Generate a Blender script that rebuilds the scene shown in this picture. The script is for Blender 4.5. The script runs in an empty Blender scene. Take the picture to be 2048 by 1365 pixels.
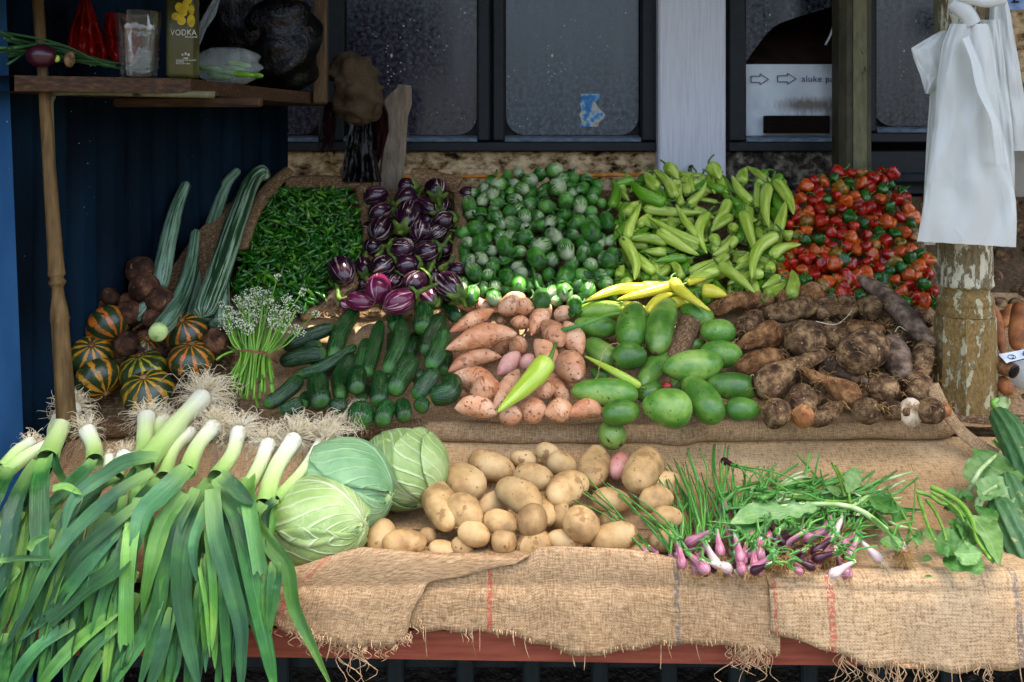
import bpy, math, random
import numpy as np
from mathutils import Vector as V, Matrix, Euler, noise as mn
rnd = random.Random(11)
SC = bpy.context.scene
COL = SC.collection
F, H, ZC = 2010.0, 270.0, 1.55          # focal length and horizon of the level camera, eye height

def at(px, py, Y):
    return V(((px - 1024) / F * Y, Y, ZC - (py - H) / F * Y))

# stepped profile of the stand (depth, height)
PROF = [(1.66, .795), (1.72, .80), (2.0, .82), (2.13, .892), (2.155, .93), (2.2, .935), (2.53, 1.135), (2.57, 1.165), (2.95, 1.435), (3.1, 1.48)]
# the heap of leeks hanging over the table edge
PILE = [(1.50, -.4), (1.56, .35), (1.60, .62), (1.635, .76), (1.70, .845), (1.80, .88), (1.95, .915), (2.2, .93), (3.1, .95)]
YS = np.arange(1.5, 3.1, .002)
def prof_z(Y, prof=PROF):
    return float(np.interp(Y, [p[0] for p in prof], [p[1] for p in prof]))
_SURF = {}
def hit(px, py, h=0.0, prof=PROF):
    k = id(prof)
    if k not in _SURF:
        _SURF[k] = np.interp(YS, [p[0] for p in prof], [p[1] for p in prof])
    z = ZC - (py - H) / F * YS
    idx = np.nonzero(z <= _SURF[k] + h * 1.2)[0]
    Y = YS[idx[0]] if len(idx) else 3.02
    return at(px, py, Y)
UPN = V((0, -.72, .69)).normalized()

def conv(ox, oy, s):
    return lambda x, y: (ox + x / s, oy + y / s)

# ---------------------------------------------------------------- mesh buffer
def catmull(P, n, ts=None):
    P = np.array([list(p) for p in P], float)
    k = len(P)
    if ts is None: ts = np.linspace(0, 1, n)
    if k == 2:
        return P[0] + (P[1] - P[0]) * np.array(ts)[:, None]
    Q = np.vstack([2 * P[0] - P[1], P, 2 * P[-1] - P[-2]])
    out = []
    for t in ts:
        x = min(t * (k - 1), k - 1 - 1e-9); i = int(x); u = x - i
        p0, p1, p2, p3 = Q[i], Q[i + 1], Q[i + 2], Q[i + 3]
        out.append(.5 * ((2 * p1) + (-p0 + p2) * u + (2 * p0 - 5 * p1 + 4 * p2 - p3) * u * u + (-p0 + 3 * p1 - 3 * p2 + p3) * u ** 3))
    return np.array(out)

def nrm(a):
    return a / np.maximum(np.linalg.norm(a, axis=-1, keepdims=True), 1e-9)

def frames(P, up=None):
    T = nrm(np.gradient(P, axis=0))
    up = np.array(up if up is not None else UPN, float)
    if abs(float(np.dot(nrm(P[-1] - P[0]), up))) > .85: up = np.array([1., 0, 0])
    N = nrm(up - (T @ up)[:, None] * T)
    return T, N, np.cross(T, N)

class MB:
    def __init__(s):
        s.v, s.f, s.uv, s.mi, s.n = [], [], [], [], 0
    def grid(s, P, wrap=False, U=None, W=None, mat=0):
        P = np.asarray(P, float); n, m = P.shape[:2]
        mm = m if wrap else m - 1
        i, j = np.meshgrid(np.arange(n - 1), np.arange(mm), indexing='ij')
        j2 = (j + 1) % m if wrap else j + 1
        f = np.stack([i * m + j, i * m + j2, (i + 1) * m + j2, (i + 1) * m + j], -1).reshape(-1, 4) + s.n
        if U is None: U = np.linspace(0, 1, mm + 1)
        if W is None: W = np.linspace(0, 1, n)
        U = np.broadcast_to(np.asarray(U, float), (n, mm + 1)); W = np.asarray(W, float)
        W = np.broadcast_to(W[:, None] if W.ndim == 1 else W, (n, mm + 1))
        jj = j + 1
        uv = np.stack([np.stack([U[i, j], W[i, j]], -1), np.stack([U[i, jj], W[i, jj]], -1),
                       np.stack([U[i + 1, jj], W[i + 1, jj]], -1), np.stack([U[i + 1, j], W[i + 1, j]], -1)], 2).reshape(-1, 2)
        s.v.append(P.reshape(-1, 3)); s.f.append(f); s.uv.append(uv); s.mi.append(np.full(len(f), mat)); s.n += n * m
        return s
    def box(s, lo, hi, mat=0, bev=0.0, M=None):
        lo, hi = np.array(lo, float), np.array(hi, float)
        lo, hi = np.minimum(lo, hi), np.maximum(lo, hi)
        c, d = (lo + hi) / 2, (hi - lo) / 2
        b = min(bev, min(d) * .9)
        # rounded box out of stacked rings (along z)
        def ring(z, q):
            x, y = d[0] - q, d[1] - q
            bb = max(b - q, 0) if b else 0
            if b: return [(-x + bb, -y, z), (x - bb, -y, z), (x, -y + bb, z), (x, y - bb, z), (x - bb, y, z), (-x + bb, y, z), (-x, y - bb, z), (-x, -y + bb, z)]
            return [(-x, -y, z), (x, -y, z), (x, y, z), (-x, y, z)]
        k = 8 if b else 4
        tiny = min(d[0], d[1]) * .98
        R = [ring(-d[2], tiny), ring(-d[2], b), ring(-d[2] + b, 0), ring(d[2] - b, 0), ring(d[2], b), ring(d[2], tiny)] if b else [ring(-d[2], tiny), ring(-d[2], 0), ring(d[2], 0), ring(d[2], tiny)]
        P = np.array(R) + c
        if M is not None: P = np.array([[list(M @ V(p)) for p in r] for r in P])
        return s.grid(P, wrap=True, mat=mat)
    def sweep(s, P, R, m=8, up=None, flat=1.0, mat=0, U=None, W=None, mod=None):
        P = np.asarray(P, float); T, N, B = frames(P, up)
        R = np.broadcast_to(np.asarray(R, float), (len(P),))
        a = np.linspace(0, 2 * np.pi, m, endpoint=False)
        rr = R[:, None] * (mod if mod is not None else 1.0)
        rr = np.broadcast_to(rr, (len(P), m))
        G = P[:, None, :] + (np.sin(a)[None, :, None] * N[:, None, :] * flat + np.cos(a)[None, :, None] * B[:, None, :]) * rr[:, :, None]
        return s.grid(G, wrap=True, U=U, W=W, mat=mat)
    def tube(s, pts, r, m=5, n=8, mat=0, up=None, r1=None):
        P = catmull(pts, n)
        R = np.linspace(r, r if r1 is None else r1, n)
        P = np.vstack([P[:1], P, P[-1:]]); R = np.concatenate([[1e-5], R, [1e-5]])
        P[0] += (P[1] - P[2]) * .01; P[-1] += (P[-2] - P[-3]) * .01
        return s.sweep(P, R, m, up, mat=mat)
    def ribbon(s, P, width, fold=.25, roll=0.0, curl=0.0, cols=5, mat=0, up=None, thick=0.0):
        P = np.asarray(P, float); n = len(P); T, N, B = frames(P, up)
        w = np.broadcast_to(np.asarray(width, float), (n,))
        roll = np.broadcast_to(np.asarray(roll, float), (n,))
        B2 = B * np.cos(roll)[:, None] + N * np.sin(roll)[:, None]; N2 = N * np.cos(roll)[:, None] - B * np.sin(roll)[:, None]
        u = np.linspace(-1, 1, cols)
        G = P[:, None, :] + B2[:, None, :] * (u[None, :, None] * w[:, None, None] / 2) + N2[:, None, :] * ((np.abs(u) * fold + curl * u * u)[None, :, None] * w[:, None, None] / 2)
        if thick:
            G2 = G - N2[:, None, :] * thick
            G = np.concatenate([G, G2[:, ::-1]], 1)
            U = np.concatenate([np.linspace(0, 1, cols), np.linspace(1, 0, cols), [0]])
            return s.grid(G, wrap=True, U=U, mat=mat)
        return s.grid(G, mat=mat)
    def build(s, name, mats, parent=None, loc=None, smooth=True, local=False):
        me = bpy.data.meshes.new(name)
        v = np.vstack(s.v); f = np.vstack(s.f); uv = np.vstack(s.uv); mi = np.concatenate(s.mi)
        pl = wloc(parent) if parent else V((0, 0, 0))
        if local: loc = V((0, 0, 0))
        elif loc is None: loc = V([float(q) for q in (v.min(0) + v.max(0)) / 2])
        v = v - np.array(list(loc))
        nf = len(f)
        me.vertices.add(len(v)); me.vertices.foreach_set('co', v.astype(np.float32).ravel())
        me.loops.add(nf * 4); me.loops.foreach_set('vertex_index', f.astype(np.int32).ravel())
        me.polygons.add(nf); me.polygons.foreach_set('loop_start', np.arange(0, nf * 4, 4, dtype=np.int32))
        me.polygons.foreach_set('material_index', mi.astype(np.int32))
        me.polygons.foreach_set('use_smooth', np.full(nf, smooth))
        l = me.uv_layers.new(name='UVMap'); l.data.foreach_set('uv', uv.astype(np.float32).ravel())
        for m in (mats if isinstance(mats, (list, tuple)) else [mats]): me.materials.append(m)
        me.update(calc_edges=True); me.validate()
        o = bpy.data.objects.new(name, me); COL.objects.link(o)
        if parent: o.parent = parent
        o.location = loc - pl if parent else loc
        return o

def wloc(o):
    l = V(o.location)
    while o.parent: o = o.parent; l = l + o.location
    return l

def empty(name, loc):
    o = bpy.data.objects.new(name, None); COL.objects.link(o); o.location = loc; o.empty_display_size = .02
    return o
def tag(o, label=None, cat=None, group=None, kind=None):
    if label: o['label'] = label
    if cat: o['category'] = cat
    if group: o['group'] = group
    if kind: o['kind'] = kind
    return o

# ---------------------------------------------------------------- fruit bodies
def interp(cp):
    t0, r0 = zip(*cp)
    return lambda t: np.interp(t, t0, r0)
PR = {
    'potato': lambda t: (1 - np.abs(2 * t - 1) ** 2.3) ** .5,
    'round': lambda t: (1 - np.abs(2 * t - 1) ** 2.0) ** .5,
    'cuke': lambda t: (1 - np.abs(2 * t - 1) ** 5) ** .55,
    'sweet': lambda t: (1 - np.abs(2 * t - 1) ** 1.9) ** .8,
    'mango': lambda t: (1 - np.abs(2 * t - 1) ** 2.1) ** .5 * (.86 + .22 * t),
    'pear': lambda t: (1 - np.abs(2 * t - 1) ** 2.4) ** .5 * (.72 + .34 * t),
    'banana': interp([(0, .0), (.004, .38), (.03, .78), (.08, .94), (.2, 1), (.4, .95), (.6, .8), (.8, .55), (.92, .32), (.98, .15), (1, .0)]),
    'taper': interp([(0, 0), (.01, .55), (.05, .86), (.15, 1), (.35, .97), (.6, .78), (.8, .55), (.93, .34), (.99, .2), (1, 0)]),
    'stub': interp([(0, 0), (.02, .5), (.08, .8), (.2, .96), (.4, 1), (.65, .96), (.85, .8), (.95, .6), (.99, .35), (1, 0)]),
    'club': interp([(0, 0), (.02, .5), (.08, .85), (.2, 1), (.34, .95), (.48, .7), (.6, .5), (.8, .42), (.95, .36), (.99, .25), (1, 0)]),
    'egg': lambda t: (1 - np.abs(2 * t - 1) ** 2.3) ** .5 * (.84 + .26 * t),
}
def body(mb, P0, width, prof, n=16, m=16, flat=1.0, amp=.05, freq=14., seed=0, up=None, mod=None, bend=0.0, mat=0, amp2=0, freq2=60):
    t = (1 - np.cos(np.pi * np.linspace(0, 1, n))) / 2
    P = catmull(P0, n, t)
    if bend:
        T, N, B = frames(P, up); L = np.linalg.norm(P[-1] - P[0])
        P = P + B * (np.sin(np.pi * t) * bend * L)[:, None]
    r = np.maximum(width / 2 * (PR[prof] if isinstance(prof, str) else prof)(t), 4e-4)
    a = np.linspace(0, 2 * np.pi, m, endpoint=False)
    T, N, B = frames(P, up)
    D = np.sin(a)[None, :, None] * N[:, None, :] * flat + np.cos(a)[None, :, None] * B[:, None, :]
    k = np.ones((n, m))
    if mod is not None: k = k * mod(t[:, None], a[None, :])
    if amp or amp2:
        G = P[:, None, :] + D * r[:, None, None]
        sd = V((seed * 7.13, seed * 3.7, seed * 1.9))
        k = k + np.array([[amp * mn.noise(V(g) * freq + sd) + (amp2 * mn.noise(V(g) * freq2 + sd) if amp2 else 0) for g in row] for row in G])
    G = P[:, None, :] + D * (r[:, None] * k)[:, :, None]
    mb.grid(G, wrap=True, W=t, mat=mat)
    return P

REG = []      # things waiting for a label: (object, heap, px, py, width, x0, y0, x1, y1, extra)
def fruit(name, cv, e, mat, prof, heap, dh=.026, base=.5, extra='', prof_surf=PROF, ymin=0, **kw):
    """e: points in zoom coordinates ..., width, layer"""
    pts, w, L = e[0], e[1], e[2]
    q = [cv(*p[:2]) for p in pts]
    s = cv(1, 0)[0] - cv(0, 0)[0]
    mx = sum(p[0] for p in q) / len(q); my = sum(p[1] for p in q) / len(q)
    c0 = hit(mx, my, 0.02 + L * dh, prof_surf)
    rw = w * s / F * c0.y
    P = [hit(p[0], p[1], rw * base + (L + (pts[i][2] if len(pts[i]) > 2 else 0)) * dh, prof_surf) for i, p in enumerate(q)]
    if ymin: P = [p if p.y >= ymin else at(q[i][0], q[i][1], ymin) for i, p in enumerate(P)]
    if len(P) == 2 and (P[1] - P[0]).length < rw * .7:      # lies end-on: stretch it into the heap
        d = (P[1] - P[0]); d = d if d.length > 1e-4 else V((0, 0, -1e-3))
        mid = (P[0] + P[1]) / 2
        ax = (d.normalized() * .5 + V((rnd.uniform(-.25, .25), -.75, .2))).normalized()
        P = [mid - ax * rw * .75, mid + ax * rw * .45]
    mb = MB()
    kw.setdefault('seed', rnd.random() * 50)
    P2 = body(mb, P, rw, prof, **kw)
    o = mb.build(name, mat)
    REG.append((o, heap, mx, my, w * s, q[0], q[-1], extra))
    return o, P2, rw
# ---------------------------------------------------------------- materials
def lin(h):
    h = h.lstrip('#'); c = [int(h[i:i + 2], 16) / 255 for i in (0, 2, 4)]
    return tuple(x / 12.92 if x <= .04045 else ((x + .055) / 1.055) ** 2.4 for x in c) + (1.0,)
def col(c):
    return lin(c) if isinstance(c, str) else (tuple(c) + (1.0,))[:4]

class NT:
    def __init__(s, name, rough=.5, spec=.5):
        s.m = bpy.data.materials.new(name); s.m.use_nodes = True
        s.t = s.m.node_tree; s.t.nodes.clear()
        s.out = s.t.nodes.new('ShaderNodeOutputMaterial'); s.b = s.t.nodes.new('ShaderNodeBsdfPrincipled')
        s.t.links.new(s.b.outputs[0], s.out.inputs[0]); s.b.inputs['Roughness'].default_value = rough
        s.b.inputs['Specular IOR Level'].default_value = spec
    def n(s, typ, ins=None, out=0, **props):
        k = s.t.nodes.new('ShaderNode' + typ)
        for a, b in props.items(): setattr(k, a, b)
        for a, b in (ins or {}).items(): s.set(k.inputs[a], b)
        return k.outputs[out]
    def set(s, sock, v):
        if isinstance(v, bpy.types.NodeSocket): s.t.links.new(v, sock)
        elif isinstance(v, str): sock.default_value = lin(v)
        else: sock.default_value = v
    def p(s, name, v): s.set(s.b.inputs[name], v); return s
    def uv(s): return s.n('TexCoord', out=2)
    def obj(s): return s.n('TexCoord', out=3)
    def rand(s): return s.n('ObjectInfo', out=5)
    def math(s, op, a, b=0.0, c=None, clamp=False):
        i = {0: a, 1: b}
        if c is not None: i[2] = c
        return s.n('Math', i, operation=op, use_clamp=clamp)
    def sep(s, v):
        k = s.t.nodes.new('ShaderNodeSeparateXYZ'); s.set(k.inputs[0], v); return k.outputs
    def comb(s, x, y, z): return s.n('CombineXYZ', {0: x, 1: y, 2: z})
    def vmul(s, v, k): return s.n('VectorMath', {0: v, 1: k}, operation='MULTIPLY')
    def vadd(s, v, k): return s.n('VectorMath', {0: v, 1: k}, operation='ADD')
    def noise(s, v, scale, detail=3, rough=.55, dist=0.0, per_object=True):
        i = {'Scale': scale, 'Detail': detail, 'Roughness': rough, 'Distortion': dist, 'Vector': v}
        if per_object: i['W'] = s.math('MULTIPLY', s.rand(), 40.0)
        return s.n('TexNoise', i, noise_dimensions='4D' if per_object else '3D')
    def voro(s, v, scale, feature='F1', out=0, rnd=1.0, per_object=True):
        i = {'Scale': scale, 'Randomness': rnd}
        i['Vector'] = s.vadd(v, s.comb(s.math('MULTIPLY', s.rand(), 33.0), 0.0, 0.0)) if per_object else v
        return s.n('TexVoronoi', i, out=out, feature=feature)
    def ramp(s, fac, stops, interp='LINEAR'):
        k = s.t.nodes.new('ShaderNodeValToRGB'); k.color_ramp.interpolation = interp
        e = k.color_ramp.elements
        while len(e) < len(stops): e.new(.5)
        for i, (p, c) in enumerate(stops):
            e[i].position = p; e[i].color = (c, c, c, 1) if isinstance(c, (int, float)) else col(c)
        s.set(k.inputs[0], fac); return k.outputs[0]
    def mix(s, f, a, b, blend='MIX'):
        k = s.t.nodes.new('ShaderNodeMix'); k.data_type = 'RGBA'; k.blend_type = blend; k.clamp_factor = True
        s.set(k.inputs[0], f); s.set(k.inputs[6], a if not isinstance(a, tuple) else col(a)); s.set(k.inputs[7], b if not isinstance(b, tuple) else col(b))
        return k.outputs[2]
    def bump(s, h, strength=.5, dist=.002, prev=None):
        i = {'Strength': strength, 'Distance': dist, 'Height': h}
        if prev is not None: i['Normal'] = prev
        k = s.n('Bump', i); s.set(s.b.inputs['Normal'], k); return k
    def hue(s, c, amt=.25):
        """lightness differs a little from object to object"""
        v = s.math('MULTIPLY_ADD', s.rand(), amt, 1 - amt / 2)
        return s.n('HueSaturation', {'Value': v, 'Color': c})
    def around(s, k, vs):
        """a vector that runs seamlessly round a body (UV x) and along it (UV y)"""
        o = s.sep(s.uv()); a = s.math('MULTIPLY', o[0], 2 * math.pi)
        return s.comb(s.math('MULTIPLY', s.math('COSINE', a), k), s.math('MULTIPLY', s.math('SINE', a), k), s.math('MULTIPLY', o[1], vs))

def skin(name, stops, scale=22, spots=None, rough=.5, spec=.4, bumpd=.0015, bscale=70, bstr=.5, var=.2, sss=0.0, spots2=None, dash=None):
    m = NT(name, rough, spec); v = m.obj()
    c = m.ramp(m.noise(v, scale, 5, .6), [(.5 + (p_ - .5) * .62, c_) for p_, c_ in stops])
    if dash:
        dn = m.noise(m.around(dash[0], dash[1]), 3.0, 2, .5)
        c = m.mix(m.math('MULTIPLY', m.ramp(dn, [(dash[2], 0.0), (dash[2] + .05, 1.0)]), dash[4]), c, dash[3])
    if spots:
        sc, size, cc = spots[:3]
        big = m.noise(v, sc * .5, 2)
        d = m.voro(v, sc)
        f = m.math('MULTIPLY', m.math('LESS_THAN', d, m.math('MULTIPLY', big, size * 2)), spots[3] if len(spots) > 3 else 1.0)
        c = m.mix(f, c, cc)
    if spots2:
        f = m.ramp(m.noise(v, spots2[0], 6, .65), [(spots2[1], 0.0), (spots2[1] + .04, 1.0)])
        c = m.mix(f, c, spots2[2])
    c = m.hue(c, var)
    m.p('Base Color', c)
    h = m.noise(v, bscale, 4, .6)
    if dash: h = m.math('SUBTRACT', h, m.math('MULTIPLY', m.ramp(dn, [(dash[2] - .06, 0.0), (dash[2] + .05, 1.0)]), .8))
    m.bump(h, bstr, bumpd)
    if sss:
        m.p('Subsurface Weight', sss).p('Subsurface Radius', (.01, .006, .003)).p('Subsurface Scale', .5)
    return m.m

M = {}
M['potato'] = skin('potato_skin', [(.3, '#8f6f46'), (.5, '#b8945f'), (.7, '#c9aa76')], 16, (48, .115, '#604426', .75), .62, .3, .002, 90, .5, .25, spots2=(24, .57, '#937045'))
M['sweet'] = skin('sweet_potato_skin', [(.3, '#bb764c'), (.5, '#d2976c'), (.72, '#e2b48e')], 18, (75, .15, '#5f3a24', .85), .45, .4, .004, 48, .8, .3, spots2=(40, .6, '#a06a44'), dash=(.55, 4.5, .64, '#6b4028', .8))
M['pinksweet'] = skin('pink_sweet_potato_skin', [(.3, '#b0705a'), (.5, '#c4867a'), (.72, '#d6a590')], 18, (70, .12, '#7a4534', .8), .5, .35, .0022, 55, .5, .18)
M['mango'] = skin('green_mango_skin', [(.3, '#386420'), (.5, '#4f7d28'), (.72, '#82a048')], 13, (80, .12, '#1a2209', .9), .32, .45, .0015, 120, .5, .4, spots2=(26, .645, '#2c2812'))
M['ymango'] = skin('yellow_green_mango_skin', [(.3, '#5f8c1e'), (.5, '#7fa22c'), (.72, '#a3b443')], 10, (45, .10, '#2a2a0e', .9), .33, .5, .0006, 300, .3, .1, spots2=(30, .64, '#332a12'))
M['taro'] = skin('taro_hairy_skin', [(.28, '#312214'), (.5, '#62482f'), (.72, '#9b7d56')], 44, (60, .12, '#c2a684', .6), .8, .2, .009, 90, 1.0, .35, spots2=(75, .6, '#3a281c'))
M['otaro'] = skin('earthy_orange_taro_skin', [(.28, '#4a2f1c'), (.5, '#75502f'), (.72, '#a37a50')], 44, (60, .10, '#a98a64', .5), .85, .15, .005, 95, 1.0, .25, spots2=(75, .62, '#2c1c12'))
M['cassava'] = skin('cassava_bark', [(.28, '#43342a'), (.5, '#6c5847'), (.72, '#937c66')], 40, (55, .1, '#3a2a1e', .6), .85, .15, .004, 90, 1.0, .1)
M['beet'] = skin('dusty_root_skin', [(.3, '#241610'), (.5, '#432b1d'), (.7, '#6b4a32')], 34, (50, .14, '#8a6a4c', .4), .8, .15, .005, 80, 1.0, .3, spots2=(60, .62, '#8c6a4a'))
M['orangeroot'] = skin('orange_root_skin', [(.3, '#7a4522'), (.5, '#9c5f30'), (.72, '#b57a45')], 24, (50, .1, '#4a2a15', .7), .65, .3, .002, 80, .6, .25)
M['cut'] = skin('cut_root_flesh', [(.3, '#9a8468'), (.6, '#c4b294')], 60, None, .8, .2, .001, 120, .5, .1)
M['ringtip'] = skin('orange_bud_scales', [(.3, '#6b4124'), (.5, '#9a6238'), (.7, '#bb8454')], 30, None, .7, .2, .002, 60, .7, .1)

def mk_cuke():
    m = NT('cucumber_skin', .26, .6)
    n = m.noise(m.around(2.2, 1.2), 2.0, 5, .65)
    c = m.ramp(n, [(.34, '#08260b'), (.5, '#103a12'), (.62, '#1c521c'), (.78, '#4d7a3c')])
    o = m.sep(m.uv())
    tip = m.ramp(o[1], [(.86, 0.0), (1.0, .75)])
    c = m.mix(tip, c, '#4f8a2a')
    d = m.voro(m.obj(), 190)
    c = m.mix(m.math('MULTIPLY', m.math('LESS_THAN', d, .16), .35), c, '#8aa070')
    m.p('Base Color', m.hue(c, .5))
    h = m.math('ADD', m.math('MULTIPLY', m.noise(m.around(5, 1.0), 2.0, 3), 1.2), m.math('MULTIPLY', m.math('LESS_THAN', d, .22), .5))
    m.bump(h, .7, .004); return m.m
M['cuke'] = mk_cuke()

def mk_pepper(name, stops, rough=.22, var=.3, bstr=.25):
    m = NT(name, rough, .5)
    n = m.noise(m.around(1.0, 1.6), 1.4, 3)
    c = m.ramp(n, stops)
    r = m.rand()
    m.p('Base Color', m.hue(c, var))
    m.bump(m.noise(m.around(1.4, 3), 2.2, 3), bstr, .003)
    m.p('Subsurface Weight', .12).p('Subsurface Radius', (.006, .008, .002)).p('Subsurface Scale', .5)
    return m.m
M['banana'] = mk_pepper('pale_green_pepper_skin', [(.36, '#7c9c26'), (.5, '#9cb444'), (.64, '#b8c860')])
M['dgreenpep'] = mk_pepper('deeper_green_pepper_skin', [(.3, '#41720f'), (.5, '#578c1a'), (.7, '#74a02c')])
M['yellowpep'] = mk_pepper('yellow_pepper_skin', [(.3, '#b9b62a'), (.5, '#d0c63a'), (.7, '#dcd456')], var=.1)
M['bigpep'] = mk_pepper('light_lime_pepper_skin', [(.3, '#93b02c'), (.5, '#a9c240'), (.7, '#bccf58')], var=.05)
M['stem'] = skin('green_stalk', [(.3, '#35571a'), (.6, '#557a2a')], 40, None, .5, .4, .001, 90, .4, .25)
M['hab0'] = mk_pepper('red_bonnet_skin', [(.36, '#6c0a05'), (.5, '#9a1708'), (.64, '#b8320f')], .2, .35, .5)
M['hab1'] = mk_pepper('orange_bonnet_skin', [(.3, '#9a300b'), (.5, '#b84a12'), (.7, '#bd6a1c')], .2, .3, .5)
M['hab2'] = mk_pepper('green_bonnet_skin', [(.3, '#123a0c'), (.5, '#1d5212'), (.7, '#316a1a')], .2, .35, .5)
M['hab3'] = mk_pepper('half_ripe_bonnet_skin', [(.36, '#41501a'), (.5, '#86651a'), (.64, '#b0521a')], .22, .3, .5)
M['chili0'] = mk_pepper('green_chili_skin', [(.3, '#123c08'), (.5, '#1d540d'), (.7, '#317018')], .2, .6)
M['chili1'] = mk_pepper('light_green_chili_skin', [(.3, '#2f5f0e'), (.5, '#467a18'), (.7, '#6a9228')], .2, .5)

def mk_brinjal():
    m = NT('striped_brinjal_skin', .2, .5)
    n = m.noise(m.around(3.4, .55), 1.5, 4, .6, .25)
    f = m.ramp(n, [(.575, 0.0), (.605, .85)])
    o = m.sep(m.uv())
    big = m.noise(m.around(.8, .5), 1.0, 2)
    f = m.math('MULTIPLY', f, m.ramp(big, [(.3, .25), (.6, 1.0)]))
    base = m.ramp(m.noise(m.obj(), 12, 2), [(.3, '#170711'), (.6, '#2c0e20'), (.8, '#431630')])
    c = m.mix(f, base, m.ramp(m.noise(m.around(6, 2), 2, 3), [(.35, '#8c6478'), (.6, '#c0b09c')]))
    m.p('Base Color', c); m.bump(n, .12, .0015); return m.m
def mk_brinjal2():
    m = NT('magenta_brinjal_skin', .2, .5)
    n = m.noise(m.around(3.4, .55), 1.6, 4, .6, .25)
    c = m.mix(m.ramp(n, [(.56, 0.0), (.6, 1.0)]), m.ramp(m.noise(m.obj(), 12, 2), [(.3, '#470f28'), (.7, '#6c1c3e')]), '#c79aa4')
    m.p('Base Color', c); return m.m
M['brinjal'], M['mbrinjal'] = mk_brinjal(), mk_brinjal2()
M['calyx'] = skin('brinjal_calyx', [(.3, '#2f4414'), (.55, '#51681f'), (.75, '#75823a')], 30, (80, .1, '#4a3a1a', .6), .55, .3, .002, 60, .6, .25)
M['gcalyx'] = skin('dark_green_calyx', [(.3, '#1c3d12'), (.55, '#2c5a1a'), (.75, '#44722a')], 30, (80, .1, '#3a3a1a', .5), .5, .4, .002, 60, .6, .3)

def mk_thai():
    m = NT('round_green_brinjal_skin', .32, .35)
    o = m.sep(m.uv())
    n = m.noise(m.around(3.6, 1.4), 1.8, 4, .6, .6)
    veins = m.ramp(n, [(.5, 0.0), (.54, 1.0)])
    lim = m.math('MULTIPLY_ADD', m.rand(), .75, .5)
    zone = m.ramp(m.math('SUBTRACT', o[1], lim), [(.0, 0.0), (.12, .85)])
    reach = m.ramp(m.math('SUBTRACT', o[1], m.math('SUBTRACT', lim, .35)), [(.0, 0.0), (.25, 1.0)])
    f = m.math('MAXIMUM', m.math('MULTIPLY', zone, .8), m.math('MULTIPLY', veins, reach))
    g = m.ramp(m.noise(m.obj(), 20, 2), [(.38, '#1c4e12'), (.52, '#356c1e'), (.66, '#5a8c3a')])
    c = m.mix(m.math('MULTIPLY', f, .68), g, '#b4ba96')
    m.p('Base Color', m.hue(c, .25)); return m.m
M['thai'] = mk_thai()

def mk_melon():
    m = NT('striped_melon_rind', .32, .5)
    o = m.sep(m.uv())
    w = m.noise(m.around(1.6, 1.6), 2.6, 5, .65)
    ph = m.math('ADD', m.math('MULTIPLY', o[0], 10 * 2 * math.pi), m.math('MULTIPLY', m.math('SUBTRACT', w, .5), 7.5))
    st = m.ramp(m.math('SINE', ph), [(.38, 0.0), (.5, 1.0)])
    d = m.ramp(m.noise(m.obj(), 10, 4), [(.3, '#17260e'), (.6, '#27391a'), (.8, '#3f4f22')])
    st = m.math('MULTIPLY', st, m.ramp(m.noise(m.obj(), 45, 5, .7), [(.36, .25), (.5, 1.0)]))
    y = m.ramp(m.math('ADD', m.math('MULTIPLY', m.rand(), .5), m.math('MULTIPLY', m.noise(m.obj(), 9, 2), .6)), [(.3, '#928a22'), (.55, '#b07a1c'), (.8, '#b05c18')])
    m.p('Base Color', m.mix(st, d, y)); m.bump(m.noise(m.obj(), 60, 3), .25, .001); return m.m
M['melon'] = mk_melon()

def mk_snake(name, pale):
    m = NT(name, .45, .4)
    w = m.noise(m.around(1.4, 1.0), 6, 4)
    n = m.noise(m.vadd(m.around(2.6, 1.3), m.comb(m.math('MULTIPLY', w, 1.2), m.math('MULTIPLY', w, 1.2), 0.0)), 1.7, 4, .6)
    c = m.ramp(n, [(.44, '#16321a'), (.5, '#375a38'), (.55, '#8a9f82'), (.7, '#6f8c70')] if not pale else [(.42, '#1e3a24'), (.48, '#557358'), (.58, '#7a967c'), (.68, '#4c6e52')])
    m.p('Base Color', c); m.bump(n, .3, .003); return m.m
M['snake'], M['psnake'] = mk_snake('striped_snake_gourd_skin', False), mk_snake('pale_snake_gourd_skin', True)
M['gourdend'] = skin('cut_gourd_end', [(.3, '#7d9a50'), (.6, '#a9bd78')], 60, None, .6, .3, .001, 100, .4, .1)

def mk_luffa():
    m = NT('ridged_luffa_skin', .5, .4)
    o = m.sep(m.uv())
    n = m.noise(m.around(3, 6), 2.0, 5, .65)
    c = m.ramp(n, [(.3, '#2c5128'), (.55, '#426b3a'), (.8, '#64844f')])
    c = m.mix(m.ramp(m.noise(m.obj(), 70, 5), [(.62, 0.0), (.68, .8)]), c, '#a39a4e')
    m.p('Base Color', c); m.bump(n, .5, .002); return m.m
M['luffa'] = mk_luffa()

def mk_leekshaft():
    m = NT('leek_shaft', .35, .45)
    o = m.sep(m.uv())
    f = m.math('ADD', o[1], m.math('MULTIPLY', m.math('SUBTRACT', m.noise(m.obj(), 25, 3), .5), .12))
    c = m.ramp(f, [(.0, '#dddac8'), (.2, '#e0e0c8'), (.42, '#cfdaa6'), (.75, '#aec678'), (1.0, '#82a852')])
    lines = m.noise(m.around(14, .35), 2.0, 2)
    c = m.mix(m.ramp(lines, [(.45, 0.0), (.62, .3)]), c, '#86a858')
    m.p('Base Color', c); m.bump(lines, .25, .0012)
    m.p('Subsurface Weight', .15).p('Subsurface Radius', (.006, .008, .003)).p('Subsurface Scale', .5); return m.m
M['leekshaft'] = mk_leekshaft()

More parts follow.
